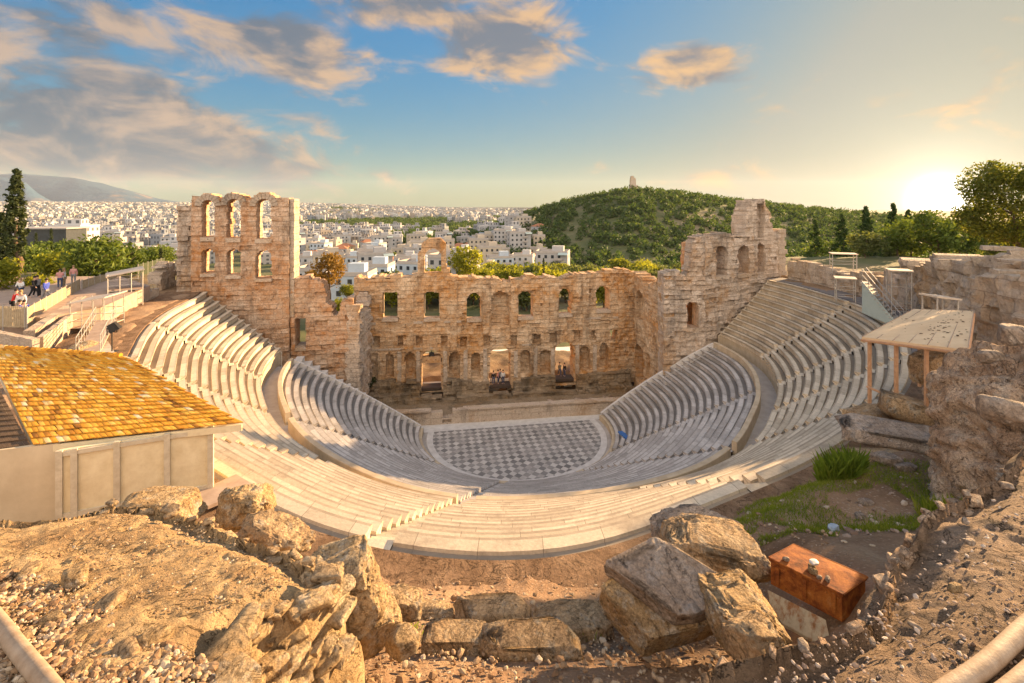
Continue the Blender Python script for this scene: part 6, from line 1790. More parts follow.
# the neighbouring shed: beige wall and dark tiled roof slope
g0, g1 = np.array(P(-60, 512, 12.9)), np.array(P(52, 512, 13.6)); 
sh = thing('shed', (g0[0], g0[1], 15.0), 'beige plastered shed with dark tiled roof slope at the left edge', 'shed')
d2 = (g1 - g0) / np.linalg.norm(g1 - g0); L2 = float(np.linalg.norm(g1 - g0))
MB().box((*((g0 + g1) / 2 + bk * .3)[:2], 16.05), (L2, .12, 2.3), math.atan2(d2[1], d2[0])).build('wall', M['plaster'], sh)
e1, e2, t1, t2 = np.array(P(-60, 440, 13.1)), np.array(P(30, 437, 13.75)), np.array(P(-90, 380, 16.8)), np.array(P(-2, 385, 16.6))
e1[2] = e2[2] = 17.16; t1[2] = t2[2] = 17.75
def bil2(u, v): return (e1 * (1 - u) + e2 * u) * (1 - v) + (t1 * (1 - u) + t2 * u) * v
m = MB(); N2 = np.cross(e2 - e1, t1 - e1); N2 /= np.linalg.norm(N2)
MB().slab([bil2(0, 0), bil2(1, 0), bil2(1, 1), bil2(0, 1)], .12).build('roof_deck', M['cream_dark'], sh)
for j in range(13):
    for i in range(16):
        u0, u1 = i / 16, (i + .96) / 16; v0, v1 = j / 13, min(1, (j + 1.3) / 13)
        q4 = [bil2(u0, v0) + N2 * .06, bil2(u1, v0) + N2 * .06, bil2(u1, v1) + N2 * .015, bil2(u0, v1) + N2 * .015]
        m.add(q4 + [q4[0] - N2 * .03, q4[1] - N2 * .03], [(0, 1, 2, 3), (4, 5, 1, 0)])
M['tiles_dark'] = m_plain('dark_old_tiles', (0.13, 0.085, 0.05), (0.07, 0.045, 0.028), 3.0, 0.9)
m.build('roof_tiles', M['tiles_dark'], sh)
# plank ramp beside the kiosk
q = G(222, 487, 15.25); t = thing('plank_ramp', (q[0], q[1], 15.2), 'grey brown plank ramp lying between kiosk corner and seats', 'ramp')
MB().slab([G(192, 494, 15.3), G(208, 506, 15.3), G(256, 486, 15.3), G(236, 474, 15.3)], .10).build('boards', M['plank'], t)

# ------------------------------------------------------------------ left rim: path, fence, scaffold stairs, walls
# visitors' path
pth = [P(-60, 318, 34), P(40, 326, 33), P(100, 318, 36), P(150, 291, 46), P(120, 284, 52), P(60, 284, 52), P(-60, 286, 50)]
v = np.array([(a[0], a[1], 16.35) for a in pth])
mb = MB(); mb.slab(v, 1.6); tag(mb.build('visitor_path', M['plank']), kind='structure')
ZP = 16.36
# fence along the path: separate metal panels between posts on one line
def fence_run(pts, z0s, h, label, every=1.4):
    t = thing('metal_fence', (*np.mean(pts, 0)[:2], min(z0s)), label, 'fence')
    for (a, za), (b, zb) in zip(zip(pts[:-1], z0s[:-1]), zip(pts[1:], z0s[1:])):
        a, b = np.array(a[:2]), np.array(b[:2]); L = np.hypot(*(b - a)); n = max(1, int(round(L / every)))
        for k in range(n):
            p0, p1 = a + (b - a) * k / n, a + (b - a) * (k + 1) / n
            q0, q1 = za + (zb - za) * k / n, za + (zb - za) * (k + 1) / n
            m = MB(); e = (p1 - p0) / np.hypot(*(p1 - p0)); nb = 11
            for s in range(nb):
                c = p0 + (p1 - p0) * (s + .5) / nb; zz = q0 + (q1 - q0) * (s + .5) / nb
                m.box((c[0], c[1], zz + h / 2), (np.hypot(*(p1 - p0)) / nb * .80, .02, h - .1), math.atan2(e[1], e[0]))
            for hh in (.12, h - .1): m.tube((*p0, q0 + hh), (*p1, q1 + hh), .025, 5)
            m.build('panel', M['fence'], t)
            MB().tube((*p0, q0 - .6), (*p0, q0 + h + .06), .04, 6).build('post', M['steel'], t)
    return t
fence_run([P(-40, 322, 32.5), P(25, 327, 32), P(26, 327, 32.0)], [15.85, 15.85, 15.85], 1.5, 'tan metal fence in front of the visitors at the left edge')
fence_run([P(27, 328, 31.8), P(66, 302, 40), P(80, 296, 44)], [15.85, 15.9, 15.9], 1.45, 'tan metal fence climbing diagonally from the corner to the bend')
fence_run([P(82, 296, 44), P(100, 290, 48), P(117, 285, 51)], [15.8, 15.7, 15.6], 1.4, 'tan metal fence stretch between bend and scaffold stairs')
_f = M['fence']; M['fence'] = m_plain('dark_green_mesh', (0.06, 0.075, 0.04), (0.035, 0.045, 0.025), 4.0, 0.8)
fence_run([P(138, 279, 58), P(165, 272, 66)], [15.4, 15.4], 1.5, 'dark green mesh fence behind the scaffold stairs toward the ruined tower'); M['fence'] = _f
# stone kerbs and duct below the fence
for k, (a, b, w, hh, lb) in enumerate(((P(29, 338, 29.5), P(82, 303, 40.5), .55, .5, 'long pale stone kerb under the diagonal fence'), (P(40, 340, 28.5), P(74, 315, 35.5), .30, .3, 'thin pale duct running beside the long kerb'), (P(-20, 326, 30.5), P(36, 341, 28), .35, .35, 'low pale kerb at the left edge below the visitors'))):
    a, b = np.array(a), np.array(b); c = (a + b) / 2
    zg_ = zg(c[0], c[1])
    m = MB(); n_ = 9; rs = np.random.RandomState(k)
    for s in range(n_):
        q = a + (b - a) * (s + .5) / n_; m.box((q[0], q[1], 15.55 + rs.uniform(-.03, .03)), (np.linalg.norm(b - a) / n_ * .98, w, 1.1 + hh), math.atan2((b - a)[1], (b - a)[0]))
    tag(m.build('kerb', M['pulpitum']), lb, 'kerb')
# rough rocks on the bank between path and roof
for k, (x, y, d, s, mt, lb) in enumerate(((20, 345, 26, 1.5, 'rock', 'rough tan rock on the bank above the kiosk ridge, far left'), (62, 342, 27, 1.3, 'rock', 'tan rock on the bank above the middle of the kiosk ridge'), (82, 335, 29.5, 1.2, 'rock', 'rock in the shade left of the plank platform'), (40, 350, 24, .9, 'rock_gold', 'pale yellow stone just above the kiosk ridge'), (138, 293, 48, 1.3, 'rock', 'brown rock right of the scaffold stairs'), (146, 288, 51, 1.6, 'rock_gold', 'ochre rock above the earth bank near the scaffold'), (100, 322, 34, 1.2, 'rock', 'rock below the scaffold stairs foot'))):
    q = P(x, y, d); boulder('boulder', (q[0], q[1], zg(q[0], q[1]) + .2), (s * 1.5, s, s * .8), 600 + k, M[mt], lb, k * .7, (0, 0), 5, boxy=.45, rough=.13)
# low stone walls at the left rim
pts = [P(160, 292, 51)[:2], P(176, 284, 54)[:2], P(193, 279, 51.5)[:2]]
lw_ = thing('low_wall', (*pts[1], 15), 'grey coursed stone wall between scaffold and ruined tower at left', 'wall')
polywall(lw_, pts, 14.5, [17.0, 17.8, 19.0], 1.2, M['wing_grey'], 91, .2, .2, .1, .7, (1.2, .6))
pts = [P(135, 305, 43)[:2], P(158, 294, 48)[:2]]
lw2 = thing('low_wall', (*pts[0], 15), 'low pale stone kerb wall along the outer edge of the earth path', 'wall')
polywall(lw2, pts, 14.5, [15.7, 15.8], .6, M['pulpitum'], 95, .15, .1, .05, .2, (1.2, .6))
# scaffold stairs with roofs
def scaffold(c, w, l, levels, rz, label, roof=True):
    t = thing('scaffold_stair', c, label, 'scaffold', rz=rz)
    H = levels[-1]
    for sx in (-1, -.33, .33, 1):
        for sy in (-1, 1):
            MB().tube((sx * w / 2, sy * l / 2, -.3), (sx * w / 2, sy * l / 2, H), .035, 6).build('pole', M['steel'], t, local=True)
    m = MB()
    for z in levels[:-1]:
        for k in (.0, .5, 1.0):
            for sy in (-1, 1): m.tube((-w / 2, sy * l / 2, z + k), (w / 2, sy * l / 2, z + k), .022, 5)
            for sx in (-1, 1): m.tube((sx * w / 2, -l / 2, z + k), (sx * w / 2, l / 2, z + k), .022, 5)
    m.build('rails', M['steel'], t, local=True)
    for z in levels[:-1]: MB().box((0, 0, z), (w, l - .05, .06)).build('deck', M['plank'], t, local=True)
    if roof: MB().box((0, 0, H + .04), (w + .3, l + .4, .07), tilt=(0, -.16)).build('roof', M['sheet'], t, local=True)
    return t
q = P(125, 312, 43.5); scaffold((q[0], q[1], 15.1), 2.4, 2.6, [.1, 1.4, 2.9], .7, 'higher scaffold stair tower with tilted roof at the left rim')
q = P(98, 316, 35.5); scaffold((q[0], q[1], 15.2), 2.1, 2.4, [.1, 2.0], .2, 'lower scaffold landing with pale flat roof at the left rim')
# flight with handrails down to the plank platform
a, b = np.array(P(106, 319, 33.6)), np.array(P(88, 345, 28.6)); a[2], b[2] = 16.0, 15.25
t = thing('railed_walk', (*((a + b) / 2)[:2], 15.2), 'railed walkway sloping down to the plank platform at left', 'walkway')
dd = (b - a) / np.linalg.norm(b - a); sd_ = np.array([-dd[1], dd[0], 0]) * .55
MB().slab([a - sd_, a + sd_, b + sd_, b - sd_], .1).build('deck', M['plank'], t)
for s in (-1, 1):
    m = MB()
    for hh in (.5, 1.0): m.tube(tuple(a + sd_ * s + [0, 0, hh]), tuple(b + sd_ * s + [0, 0, hh]), .025, 6)
    for k in range(9):
        c = a + (b - a) * k / 8 + sd_ * s; m.tube(tuple(c), tuple(c + [0, 0, 1.0]), .02, 5)
    m.build('railing', M['steel'], t)
t = thing('plank_platform', G(98, 349, 15.2), 'pinkish grey plank platform behind the kiosk roof', 'platform')
m = MB(); Q = [np.array(G(*p_, 15.25)) for p_ in ((79, 341), (108, 341), (118, 358), (84, 360))]
for k in range(7):
    f0, f1 = k / 7, (k + .95) / 7
    m.slab([Q[0] + (Q[3] - Q[0]) * f0, Q[1] + (Q[2] - Q[1]) * f0, Q[1] + (Q[2] - Q[1]) * f1, Q[0] + (Q[3] - Q[0]) * f1], .12)
m.build('boards', M['sheet'], t)
# floodlight on a stand
q = np.array(G(112, 352, 15.2)); t = thing('floodlight', (q[0], q[1], 15.2), 'black floodlight on a thin stand beside the plank platform', 'lamp')
m = MB().tube((0, 0, 0), (0, 0, 1.2), .035, 8); m.box((0, 0, .02), (.5, .5, .05)); m.build('stand', M['dark'], t, local=True)
m = MB().box((.10, 0, 1.5), (.55, .5, .5), .4, tilt=(0, -.5), taper=.72); m.build('lamp_head', M['dark'], t, local=True)
m = MB().tube((-.3, 0, 1.0), (-.3, 0, 1.45), .03, 6).tube((.3, 0, 1.2), (.3, 0, 1.5), .03, 6).tube((-.3, 0, 1.2), (.3, 0, 1.2), .03, 6); m.build('bracket', M['dark'], t, local=True)
# hanging floodlight in the left doorway
u0, z = SW.uv(431.5, 357); c = SW.at(u0, -.6, z)
t = thing('hanging_lamp', c, 'dark floodlight hanging in the left stage doorway', 'lamp')
MB().box((0, 0, .1), (.8, .6, .55), .3, taper=.7).build('lamp_head', M['dark'], t, local=True); MB().tube((0, 0, .3), (0, 0, 1.0), .05, 6).build('bracket', M['dark'], t, local=True)
# dark bush in the left niche of the stage, blue tarp on the right seats
u0, z = SW.uv(369, 382); rs = np.random.RandomState(3)
v, f = leaves(crown_clumps(rs, 1.0, .5, 12, .4), np.full(12, .35), 700, .13, rs); o = link('niche_bush', mesh('bush', v, f, M['leaf_dark']), None, SW.at(u0, 1.0, z)); tag(o, 'dark round bush on the podium at the left end of the stage', 'bush')
q = G(625, 436, 1.2); m = MB()
for k in range(5): m.box((q[0] - .25 + .1 * k, q[1] + .6 - .35 * k, 1.25 + .02 * k), (.5, .38, .12), .3 + .1 * k, tilt=(.1 * (-1) ** k, .08 * (-1) ** k))
tag(m.build('tarpaulin', M['bluebag']), 'crumpled blue tarpaulin on the first seat rows at right', 'tarpaulin')

# ------------------------------------------------------------------ people
CL = {}
def cloth(nm, c):
    if nm not in CL: CL[nm] = m_plain(nm + '_cloth', c, [k * .75 for k in c], 9.0, 0.9, .2, .01)
    return CL[nm]
SKIN = m_plain('skin', (0.50, 0.31, 0.22), (0.44, 0.26, 0.18), 6.0, 0.6, .05, .005)
HAIRD = m_plain('dark_hair', (0.035, 0.024, 0.016), (0.02, 0.014, 0.01), 20.0, 0.6); HAIRB = m_plain('fair_hair', (0.30, 0.20, 0.09), (0.2, 0.13, 0.06), 20.0, 0.6)
def skin_mesh(joints, edges, radii, root=0, sub=2):
    me = bpy.data.meshes.new('body'); me.from_pydata([tuple(j) for j in joints], edges, [])
    o = bpy.data.objects.new('body_tmp', me); COL.objects.link(o)
    md = o.modifiers.new('s', 'SKIN'); md.use_smooth_shade = True
    for k, sv in enumerate(me.skin_vertices[0].data): sv.radius = (radii[k] if hasattr(radii[k], '__len__') else (radii[k], radii[k])); sv.use_root = (k == root)
    o.modifiers.new('u', 'SUBSURF').levels = sub; o.modifiers['u'].render_levels = sub
    dg = bpy.context.evaluated_depsgraph_get(); ev = o.evaluated_get(dg)
    out = bpy.data.meshes.new_from_object(ev)
    bpy.data.objects.remove(o)
    return out
def pose_mesh(kind):
    """standing, walking, seated, leaning: joints in metres, facing -Y"""
    hip = 0.92; J = {}
    if kind == 'sit': hip = 0.46
    lean = {'stand': 0, 'walk': -.04, 'sit': -.06, 'lean': -.16, 'phone': 0}[kind]
    J['pel'] = (0, 0, hip); J['bel'] = (0, lean * .3, hip + .18); J['chest'] = (0, lean * .8, hip + .40); J['nk'] = (0, lean, hip + .55); J['hd'] = (0, lean - .02, hip + .64); J['hd2'] = (0, lean - .03, hip + .76)
    for s, n in ((-1, 'l'), (1, 'r')):
        J['sh' + n] = (s * .19, lean * .9, hip + .48)
        if kind == 'walk': el, ha = (s * .24, .10 * s, hip + .20), (s * .23, -.06 + .2 * s, hip + -.02)
        elif kind in ('lean', 'sit'): el, ha = (s * .26, lean - .08, hip + .22), (s * .16, lean - .30, hip + .18)
        elif kind == 'phone': el, ha = (s * .25, lean - .10, hip + .22), (s * .08, lean - .28, hip + .42)
        else: el, ha = (s * .25, .03, hip + .20), (s * .24, -.05, hip - .05)
        J['el' + n], J['ha' + n] = el, ha
        J['fi' + n] = (ha[0], ha[1] - .05, ha[2] - .09 if kind in ('stand', 'walk') else ha[2] + .03)
        J['hp' + n] = (s * .10, 0, hip - .04)
        if kind == 'sit': kn, an, to = (s * .13, -.44, .47), (s * .12, -.42, .08), (s * .13, -.60, .04)
        elif kind == 'walk': kn, an, to = (s * .10, -.16 * s - .04, .49), (s * .09, -.24 * s + .10 * (s < 0), .08 + .04 * (s < 0)), (s * .10, -.24 * s - .12, .04)
        else: kn, an, to = (s * .11, -.02, .48), (s * .11, .03, .08), (s * .13, -.13, .04)
        J['kn' + n], J['an' + n], J['to' + n] = kn, an, to
    R = dict(pel=(.15, .11), bel=(.14, .10), chest=(.17, .115), nk=.055, hd=(.085, .10), hd2=(.08, .095))
    for n in 'lr': R.update({'sh' + n: .065, 'el' + n: .045, 'ha' + n: .036, 'fi' + n: .030, 'hp' + n: .092, 'kn' + n: .062, 'an' + n: .042, 'to' + n: .036})
    def sub(names, edges, grow):
        ix = {n: k for k, n in enumerate(names)}
        return skin_mesh([J[n] for n in names], [(ix[a], ix[b]) for a, b in edges], [tuple(q + grow for q in (R[n] if hasattr(R[n], '__len__') else (R[n], R[n]))) for n in names])
    ed = [('pel', 'bel'), ('bel', 'chest'), ('chest', 'nk'), ('nk', 'hd'), ('hd', 'hd2')]
    for n in 'lr': ed += [('chest', 'sh' + n), ('sh' + n, 'el' + n), ('el' + n, 'ha' + n), ('ha' + n, 'fi' + n), ('pel', 'hp' + n), ('hp' + n, 'kn' + n), ('kn' + n, 'an' + n), ('an' + n, 'to' + n)]
    nm = ['pel', 'bel', 'chest', 'nk', 'hd', 'hd2'] + [a + n for n in 'lr' for a in ('sh', 'el', 'ha', 'fi', 'hp', 'kn', 'an', 'to')]
    body = sub(nm, ed, 0)
    sh = sub(['bel', 'pel', 'chest'] + [a + n for n in 'lr' for a in ('sh', 'el', 'ha')], [('pel', 'bel'), ('bel', 'chest')] + [e for n in 'lr' for e in (('chest', 'sh' + n), ('sh' + n, 'el' + n), ('el' + n, 'ha' + n))], .018)
    tr = sub(['pel'] + [a + n for n in 'lr' for a in ('hp', 'kn', 'an')], [e for n in 'lr' for e in (('pel', 'hp' + n), ('hp' + n, 'kn' + n), ('kn' + n, 'an' + n))], .016)
    return dict(body=body, shirt=sh, trousers=tr, head=J['hd2'])
POSES = {k: pose_mesh(k) for k in ('stand', 'walk', 'sit', 'lean', 'phone')}
def remat(me, mat):
    m = me.copy(); m.materials.clear(); m.materials.append(mat); return m
def person(pos, kind, face, top, bottom, hair, label, long=False, group=None, s=1.0):
    t = thing('person', pos, label, 'person', group, rz=face); t.scale = (s, s, s)
    p = POSES[kind]
    link('body', remat(p['body'], SKIN), t)
    link('shirt', remat(p['shirt'], cloth(*top)), t); link('trousers', remat(p['trousers'], cloth(*bottom)), t)
    v, f = ico(2); v = v * np.array([.105, .118, .112]); h = p['head']
    v = v + np.array(h) + np.array([0, .028, .035])
    if long: v[:, 2] -= np.where((v[:, 2] < h[2] + .02) & (v[:, 1] > h[1]), .16, 0)
    link('hair', mesh('hair', v, f, hair, True), t)
    return t
RED, BLUE, TEAL, WHT, BLK, GRY, PUR, PINK, JEAN, KHA = ('red', (.55, .03, .025)), ('blue', (.06, .09, .42)), ('teal', (.02, .33, .42)), ('white', (.70, .69, .66)), ('black', (.02, .02, .022)), ('grey', (.22, .22, .23)), ('violet', (.16, .10, .34)), ('pink', (.55, .27, .25)), ('denim', (.06, .08, .14)), ('khaki', (.28, .22, .14))
def pp(x, y, d, *a, z=None, **k):
    q = P(x, y, d); return person((q[0], q[1], ZP if z is None else z), *a, **k)
pp(13, 303, 33.8, 'lean', 2.6, RED, BLK, HAIRD, 'person in a red jacket leaning by the fence at the left')
pp(21, 303, 33.4, 'stand', .4, WHT, KHA, HAIRB, 'person in white top beside the red jacketed visitor', long=True)
pp(24, 309, 32.6, 'sit', 1.0, BLUE, JEAN, HAIRD, 'person in a blue top sitting close behind the corner fence', s=.95)
pp(18.5, 309, 32.6, 'sit', 2.4, PUR, BLK, HAIRD, 'person in violet seated between the red and blue dressed visitors', s=.95)
pp(6.5, 286, 47, 'stand', 2.2, TEAL, JEAN, HAIRD, 'person in a teal shirt standing under the cypress')
pp(14, 287, 46, 'stand', 1.0, WHT, KHA, HAIRB, 'person in white with khaki trousers right of the teal shirted one', long=True)
pp(34, 293, 40, 'walk', 1.8, BLK, BLK, HAIRD, 'person all in black walking in the middle of the path')
pp(37, 292, 40.4, 'walk', 1.2, GRY, BLK, HAIRD, 'person in grey walking beside the one all in black')
pp(21, 291, 42, 'sit', .3, WHT, JEAN, HAIRB, 'person in white sitting low near the yellow green bush')
pp(60, 291, 44.5, 'phone', -2.4, PINK, JEAN, HAIRD, 'person in pink taking a picture at the fence bend')
pp(64, 290, 45.0, 'stand', 2.0, WHT, KHA, HAIRB, 'person in white next to the pink dressed photographer', long=True)
pp(73.5, 288, 47, 'stand', .7, PINK, GRY, HAIRB, 'person in pink top alone right of the fence bend')
pp(46, 302, 38.6, 'walk', 1.5, BLUE, GRY, HAIRD, 'person in blue behind the diagonal fence')
# visitors beyond the stage doorways
yd = SW.uv(500, 380)[1]
for x, d, k_, tp_, lb in ((493.5, 72, 'stand', BLK, 'person in black at the left of the group in the central stage doorway'), (498, 73, 'stand', PINK, 'person in pink in the middle of the group in the central stage doorway'), (500.5, 74, 'walk', GRY, 'person in grey in the middle of the group in the central stage doorway'), (503, 72.5, 'stand', WHT, 'person in white at the right of the group in the central stage doorway')):
    q = P(x, 380, SW.at(SW.uv(x, 380)[0], -.5 - .25 * (d - 72), 0)[1]); person((q[0], q[1], SW.uv(500, 388)[1] + .30), k_, x, tp_, JEAN, HAIRD, lb)
for x, d, k_, tp_, lb in ((559.5, 75, 'walk', KHA, 'person in khaki at the left inside the right stage doorway'), (564.5, 74, 'stand', BLK, 'person in dark clothes in the middle of the right stage doorway')):
    q = P(x, 376, SW.at(SW.uv(x, 376)[0], -.9 - .3 * (d - 74), 0)[1]); person((q[0], q[1], SW.uv(564, 381)[1] + .30), k_, x, tp_, JEAN, HAIRD, lb)
# bright paving beyond the doorways
v = np.array([SW.at(-9, -2.1, 1.1), SW.at(SW.L, -2.1, 1.1), SW.at(SW.L + 3, -15, 1.1), SW.at(-9, -15, 1.1)])
m = MB().slab(v, 1.5); M['paving'] = m_plain('pale_paving', (0.80, 0.76, 0.69), (0.70, 0.65, 0.58), .5, .8)
tag(m.build('forecourt_paving', M['paving']), kind='structure')
# ------------------------------------------------------------------ camera, sun and sky
cam = bpy.data.cameras.new('camera'); co = bpy.data.objects.new('camera', cam); COL.objects.link(co)
co.location = (0, 0, CAMZ); co.rotation_euler = (R_(90), 0, 0)
cam.sensor_width = 36; cam.lens = 36 * FPX / 1024.0
cam.shift_y = (HY - 341.5) / 1024.0
cam.clip_start = 0.1; cam.clip_end = 60000
SC.camera = co
SKY_SOFT, SKY_GAIN = 0.85, (0.40, 0.60, 0.70)
SUN_AZ, SUN_EL = 52.0, 13.0            # degrees right of the view axis, above the horizon
ld = bpy.data.lights.new('sun', 'SUN'); ld.energy = 5.0; ld.angle = R_(0.55); ld.color = (1.0, 0.65, 0.33)
so = bpy.data.objects.new('sun', ld); COL.objects.link(so)
dirv = Vector((math.sin(R_(SUN_AZ)) * math.cos(R_(SUN_EL)), math.cos(R_(SUN_AZ)) * math.cos(R_(SUN_EL)), math.sin(R_(SUN_EL))))
so.rotation_euler = dirv.to_track_quat('Z', 'Y').to_euler(); so.location = (60, 60, 80)
w = bpy.data.worlds.new('World'); SC.world = w; w.use_nodes = True
t = w.node_tree; bg = t.nodes['Background']; t.nodes.remove(bg)
class WN(NT):
    def __init__(s): s.t = w.node_tree; s.n = s.t.nodes; s.l = s.t.links
n = WN()
sky = n.new('ShaderNodeTexSky', sky_type='NISHITA'); sky.sun_disc = False
sky.sun_elevation = R_(SUN_EL); sky.sun_rotation = R_(SUN_AZ); sky.altitude = 100
sky.air_density = 1.0; sky.dust_density = 1.3; sky.ozone_density = 1.6
gen = n.coord('Generated')
sp = n.new('ShaderNodeSeparateXYZ'); n.l.new(gen, sp.inputs[0])
# clouds on a flat deck above the city: direction projected on a plane
el = n.math('MAXIMUM', sp.outputs[2], 0.015)
cx = n.math('DIVIDE', sp.outputs[0], n.math('ADD', el, .10)); cy = n.math('DIVIDE', sp.outputs[1], n.math('ADD', el, .10))
cb = n.new('ShaderNodeCombineXYZ'); n.l.new(cx, cb.inputs[0]); n.l.new(cy, cb.inputs[1])
big = n.noise(cb.outputs[0], 0.9, 9, 0.58, 0.3)
# cloud banks where the photograph has them: (azimuth, elevation) centres, half sizes, weight
def bank(az, eln, sa, se, wgt):
    # direction of the bank and two axes; works on unit directions
    a, e = R_(az), R_(eln)
    c = Vector((math.sin(a) * math.cos(e), math.cos(a) * math.cos(e), math.sin(e)))
    r = Vector((math.cos(a), -math.sin(a), 0)); u = r.cross(c)
    def dot(v):
        k = n.new('ShaderNodeVectorMath', operation='DOT_PRODUCT'); n.l.new(gen, k.inputs[0]); k.inputs[1].default_value = v; return k.outputs['Value']
    x = n.math('DIVIDE', dot(r), math.sin(R_(sa))); y = n.math('DIVIDE', dot(u), math.sin(R_(se))); f = n.math('GREATER_THAN', dot(c), 0.0)
    d2 = n.math('ADD', n.math('MULTIPLY', x, x), n.math('MULTIPLY', y, y))
    g = n.math('MULTIPLY', n.math('POWER', 2.718, n.math('MULTIPLY', d2, -1.0)), wgt)
    return n.math('MULTIPLY', g, f)
def ang(px, py):
    d = Vector(((px - CX) / FPX, 1, -(py - HY) / FPX)).normalized()
    return math.degrees(math.atan2(d.x, d.y)), math.degrees(math.asin(d.z))
tot = None
for px, py, sa, se, wg in ((505, 40, 9, 4.6, 1.0), (690, 70, 7, 3.2, .85), (265, 55, 13, 5.5, .85), (130, 150, 22, 4.5, 1.0), (60, 110, 14, 5, .9), (60, 20, 9, 3.5, .8), (290, 165, 10, 3, .75), (355, 100, 4, 1.6, .6), (385, 4, 11, 3.6, .85), (720, 180, 8, 1.6, .45), (600, 172, 5, 1.4, .35), (880, 105, 7, 1.8, .4), (310, 125, 5, 2.0, .6), (-200, 60, 30, 12, .8), (1400, 40, 30, 8, .5)):
    b = bank(*ang(px, py), sa, se, wg)
    tot = b if tot is None else n.math('MAXIMUM', tot, b)
dirn = n.new('ShaderNodeMapping'); n.l.new(gen, dirn.inputs[0]); dirn.inputs['Scale'].default_value = (1.0, 1.0, 2.2)
det = n.noise(dirn.outputs[0], 7.0, 10, 0.6, 0.6)
fine = n.noise(dirn.outputs[0], 3.2, 6, 0.55, 0.3)
dens = n.math('ADD', n.math('MULTIPLY', tot, 0.62), n.math('MULTIPLY', n.math('SUBTRACT', det, .5), 1.15))
dens = n.math('ADD', dens, n.math('MULTIPLY', n.math('SUBTRACT', fine, .5), .5))
mask = n.ramp(dens, [(0.20, 0.0), (0.50, 0.93)], 'EASE')
# cloud colour: grey violet body, warm thin rims towards the sun
sd = n.new('ShaderNodeVectorMath', operation='DOT_PRODUCT'); n.l.new(gen, sd.inputs[0]); sd.inputs[1].default_value = dirv
sunny = n.ramp(sd.outputs['Value'], [(0.0, 0.0), (0.95, 1.0)])
off = n.new('ShaderNodeVectorMath', operation='ADD'); n.l.new(dirn.outputs[0], off.inputs[0]); off.inputs[1].default_value = (dirv[0] * .03, dirv[1] * .03, -.075)
det2 = n.noise(off.outputs[0], 7.0, 6, 0.55, 0.6)
shad = n.math('ADD', n.math('MULTIPLY', n.math('SUBTRACT', det, det2), 3.2), n.math('SUBTRACT', 1.05, n.math('MULTIPLY', dens, 1.35)))
shad = n.math('ADD', shad, n.math('MULTIPLY', n.math('SUBTRACT', n.noise(dirn.outputs[0], 11.0, 6, 0.6, 0.4), .5), .9))
shad = n.ramp(shad, [(0.05, 0.0), (1.05, 1.0)], 'EASE')
warm = n.mix(sunny, (.88, .64, .48), (1.4, .84, .38)); grey = n.mix(sunny, (0.17, 0.245, 0.34), (.34, .36, .42))
cloud = n.mix(shad, grey, warm)
lum = n.new('ShaderNodeRGBToBW'); n.l.new(sky.outputs[0], lum.inputs[0])
soft = n.math('DIVIDE', 1.0, n.math('ADD', 1.0, n.math('MULTIPLY', lum.outputs[0], SKY_SOFT)))     # the photograph's sky is held back near the sun
cbs = n.new('ShaderNodeCombineXYZ'); [n.l.new(soft, cbs.inputs[k]) for k in range(3)]
skyc = n.mix(1.0, sky.outputs[0], cbs.outputs[0], 'MULTIPLY')
skyc = n.mix(1.0, skyc, SKY_GAIN, 'MULTIPLY')
hs = n.new('ShaderNodeHueSaturation'); hs.inputs['Saturation'].default_value = 1.22; n.l.new(skyc, hs.inputs['Color'])
skyc = n.mix(n.ramp(n.math('DIVIDE', lum.outputs[0], 20.0), [(0.15, 0.0), (0.55, 1.0)]), hs.outputs[0], n.mix(0.55, skyc, (0.84, 0.73, 0.58)))
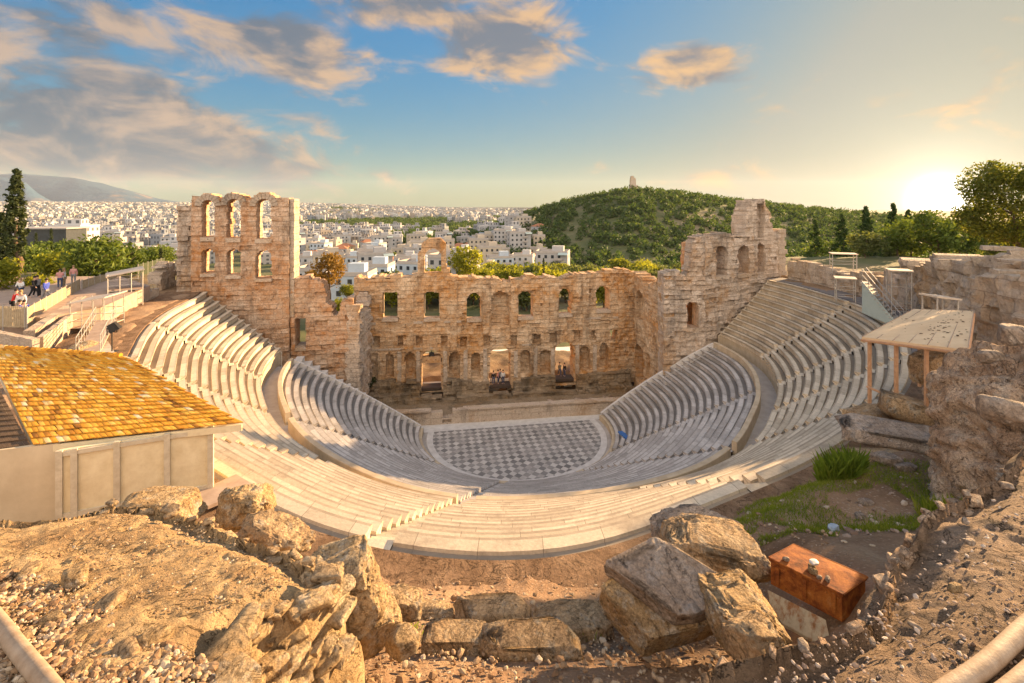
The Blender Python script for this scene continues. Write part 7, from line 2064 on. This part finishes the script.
# the low sun itself, veiled: a white core in a wide warm halo just above the hill
gd = n.new('ShaderNodeVectorMath', operation='DOT_PRODUCT'); n.l.new(gen, gd.inputs[0])
gd.inputs[1].default_value = Vector(((940 - CX) / FPX, 1, -(201 - HY) / FPX)).normalized()
an = n.math('ARCCOSINE', n.math('MINIMUM', gd.outputs['Value'], 1.0))
def halo(deg, amp): return n.math('MULTIPLY', n.math('POWER', 2.718, n.math('MULTIPLY', n.math('POWER', n.math('DIVIDE', an, R_(deg)), 2.0), -1.0)), amp)
def tint(f, c):
    k = n.new('ShaderNodeCombineXYZ'); [n.l.new(f, k.inputs[i]) for i in range(3)]
    return n.mix(1.0, k.outputs[0], c, 'MULTIPLY')
out = n.mix(mask, skyc, cloud)
# unseen bright cloud added behind the camera to fill the shade, broken by noise
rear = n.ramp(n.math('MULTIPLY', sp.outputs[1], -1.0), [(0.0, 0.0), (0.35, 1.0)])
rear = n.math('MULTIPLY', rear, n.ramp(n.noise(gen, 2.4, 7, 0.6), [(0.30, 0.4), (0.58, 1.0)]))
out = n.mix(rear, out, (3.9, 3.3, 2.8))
for dg_, am, c in ((1.3, 16.0, (1, .95, .8)), (3.8, .95, (1, .88, .64)), (11.0, .42, (1, .84, .55))):
    out = n.mix(1.0, out, tint(halo(dg_, am), c), 'ADD')
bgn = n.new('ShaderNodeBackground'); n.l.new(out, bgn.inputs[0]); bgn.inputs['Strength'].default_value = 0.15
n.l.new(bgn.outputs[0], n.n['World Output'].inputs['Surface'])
vs = SC.view_settings; vs.view_transform = 'Standard'; vs.look = 'None'; vs.gamma = 1; vs.use_curve_mapping = False
SC.display_settings.display_device = 'sRGB'
vs.exposure = 2.15
SC.cycles.max_bounces = 6; SC.cycles.diffuse_bounces = 3; SC.cycles.transmission_bounces = 3; SC.cycles.use_adaptive_sampling = True

# ------------------------------------------------------------------ the air
hm = bpy.data.materials.new('evening_air'); hm.use_nodes = True
ht = hm.node_tree; ht.nodes.remove(ht.nodes['Principled BSDF'])
pv = ht.nodes.new('ShaderNodeVolumePrincipled'); pv.inputs['Color'].default_value = (0.80, 0.90, 1.0, 1)
pv.inputs['Density'].default_value = 2.6e-5; pv.inputs['Anisotropy'].default_value = 0.08
ht.links.new(pv.outputs[0], ht.nodes['Material Output'].inputs['Volume'])
hz = MB().box((0, 0, 260), (25600, 25600, 760)).build('haze', hm); tag(hz, 'thin evening air over the city', 'haze', kind='stuff')
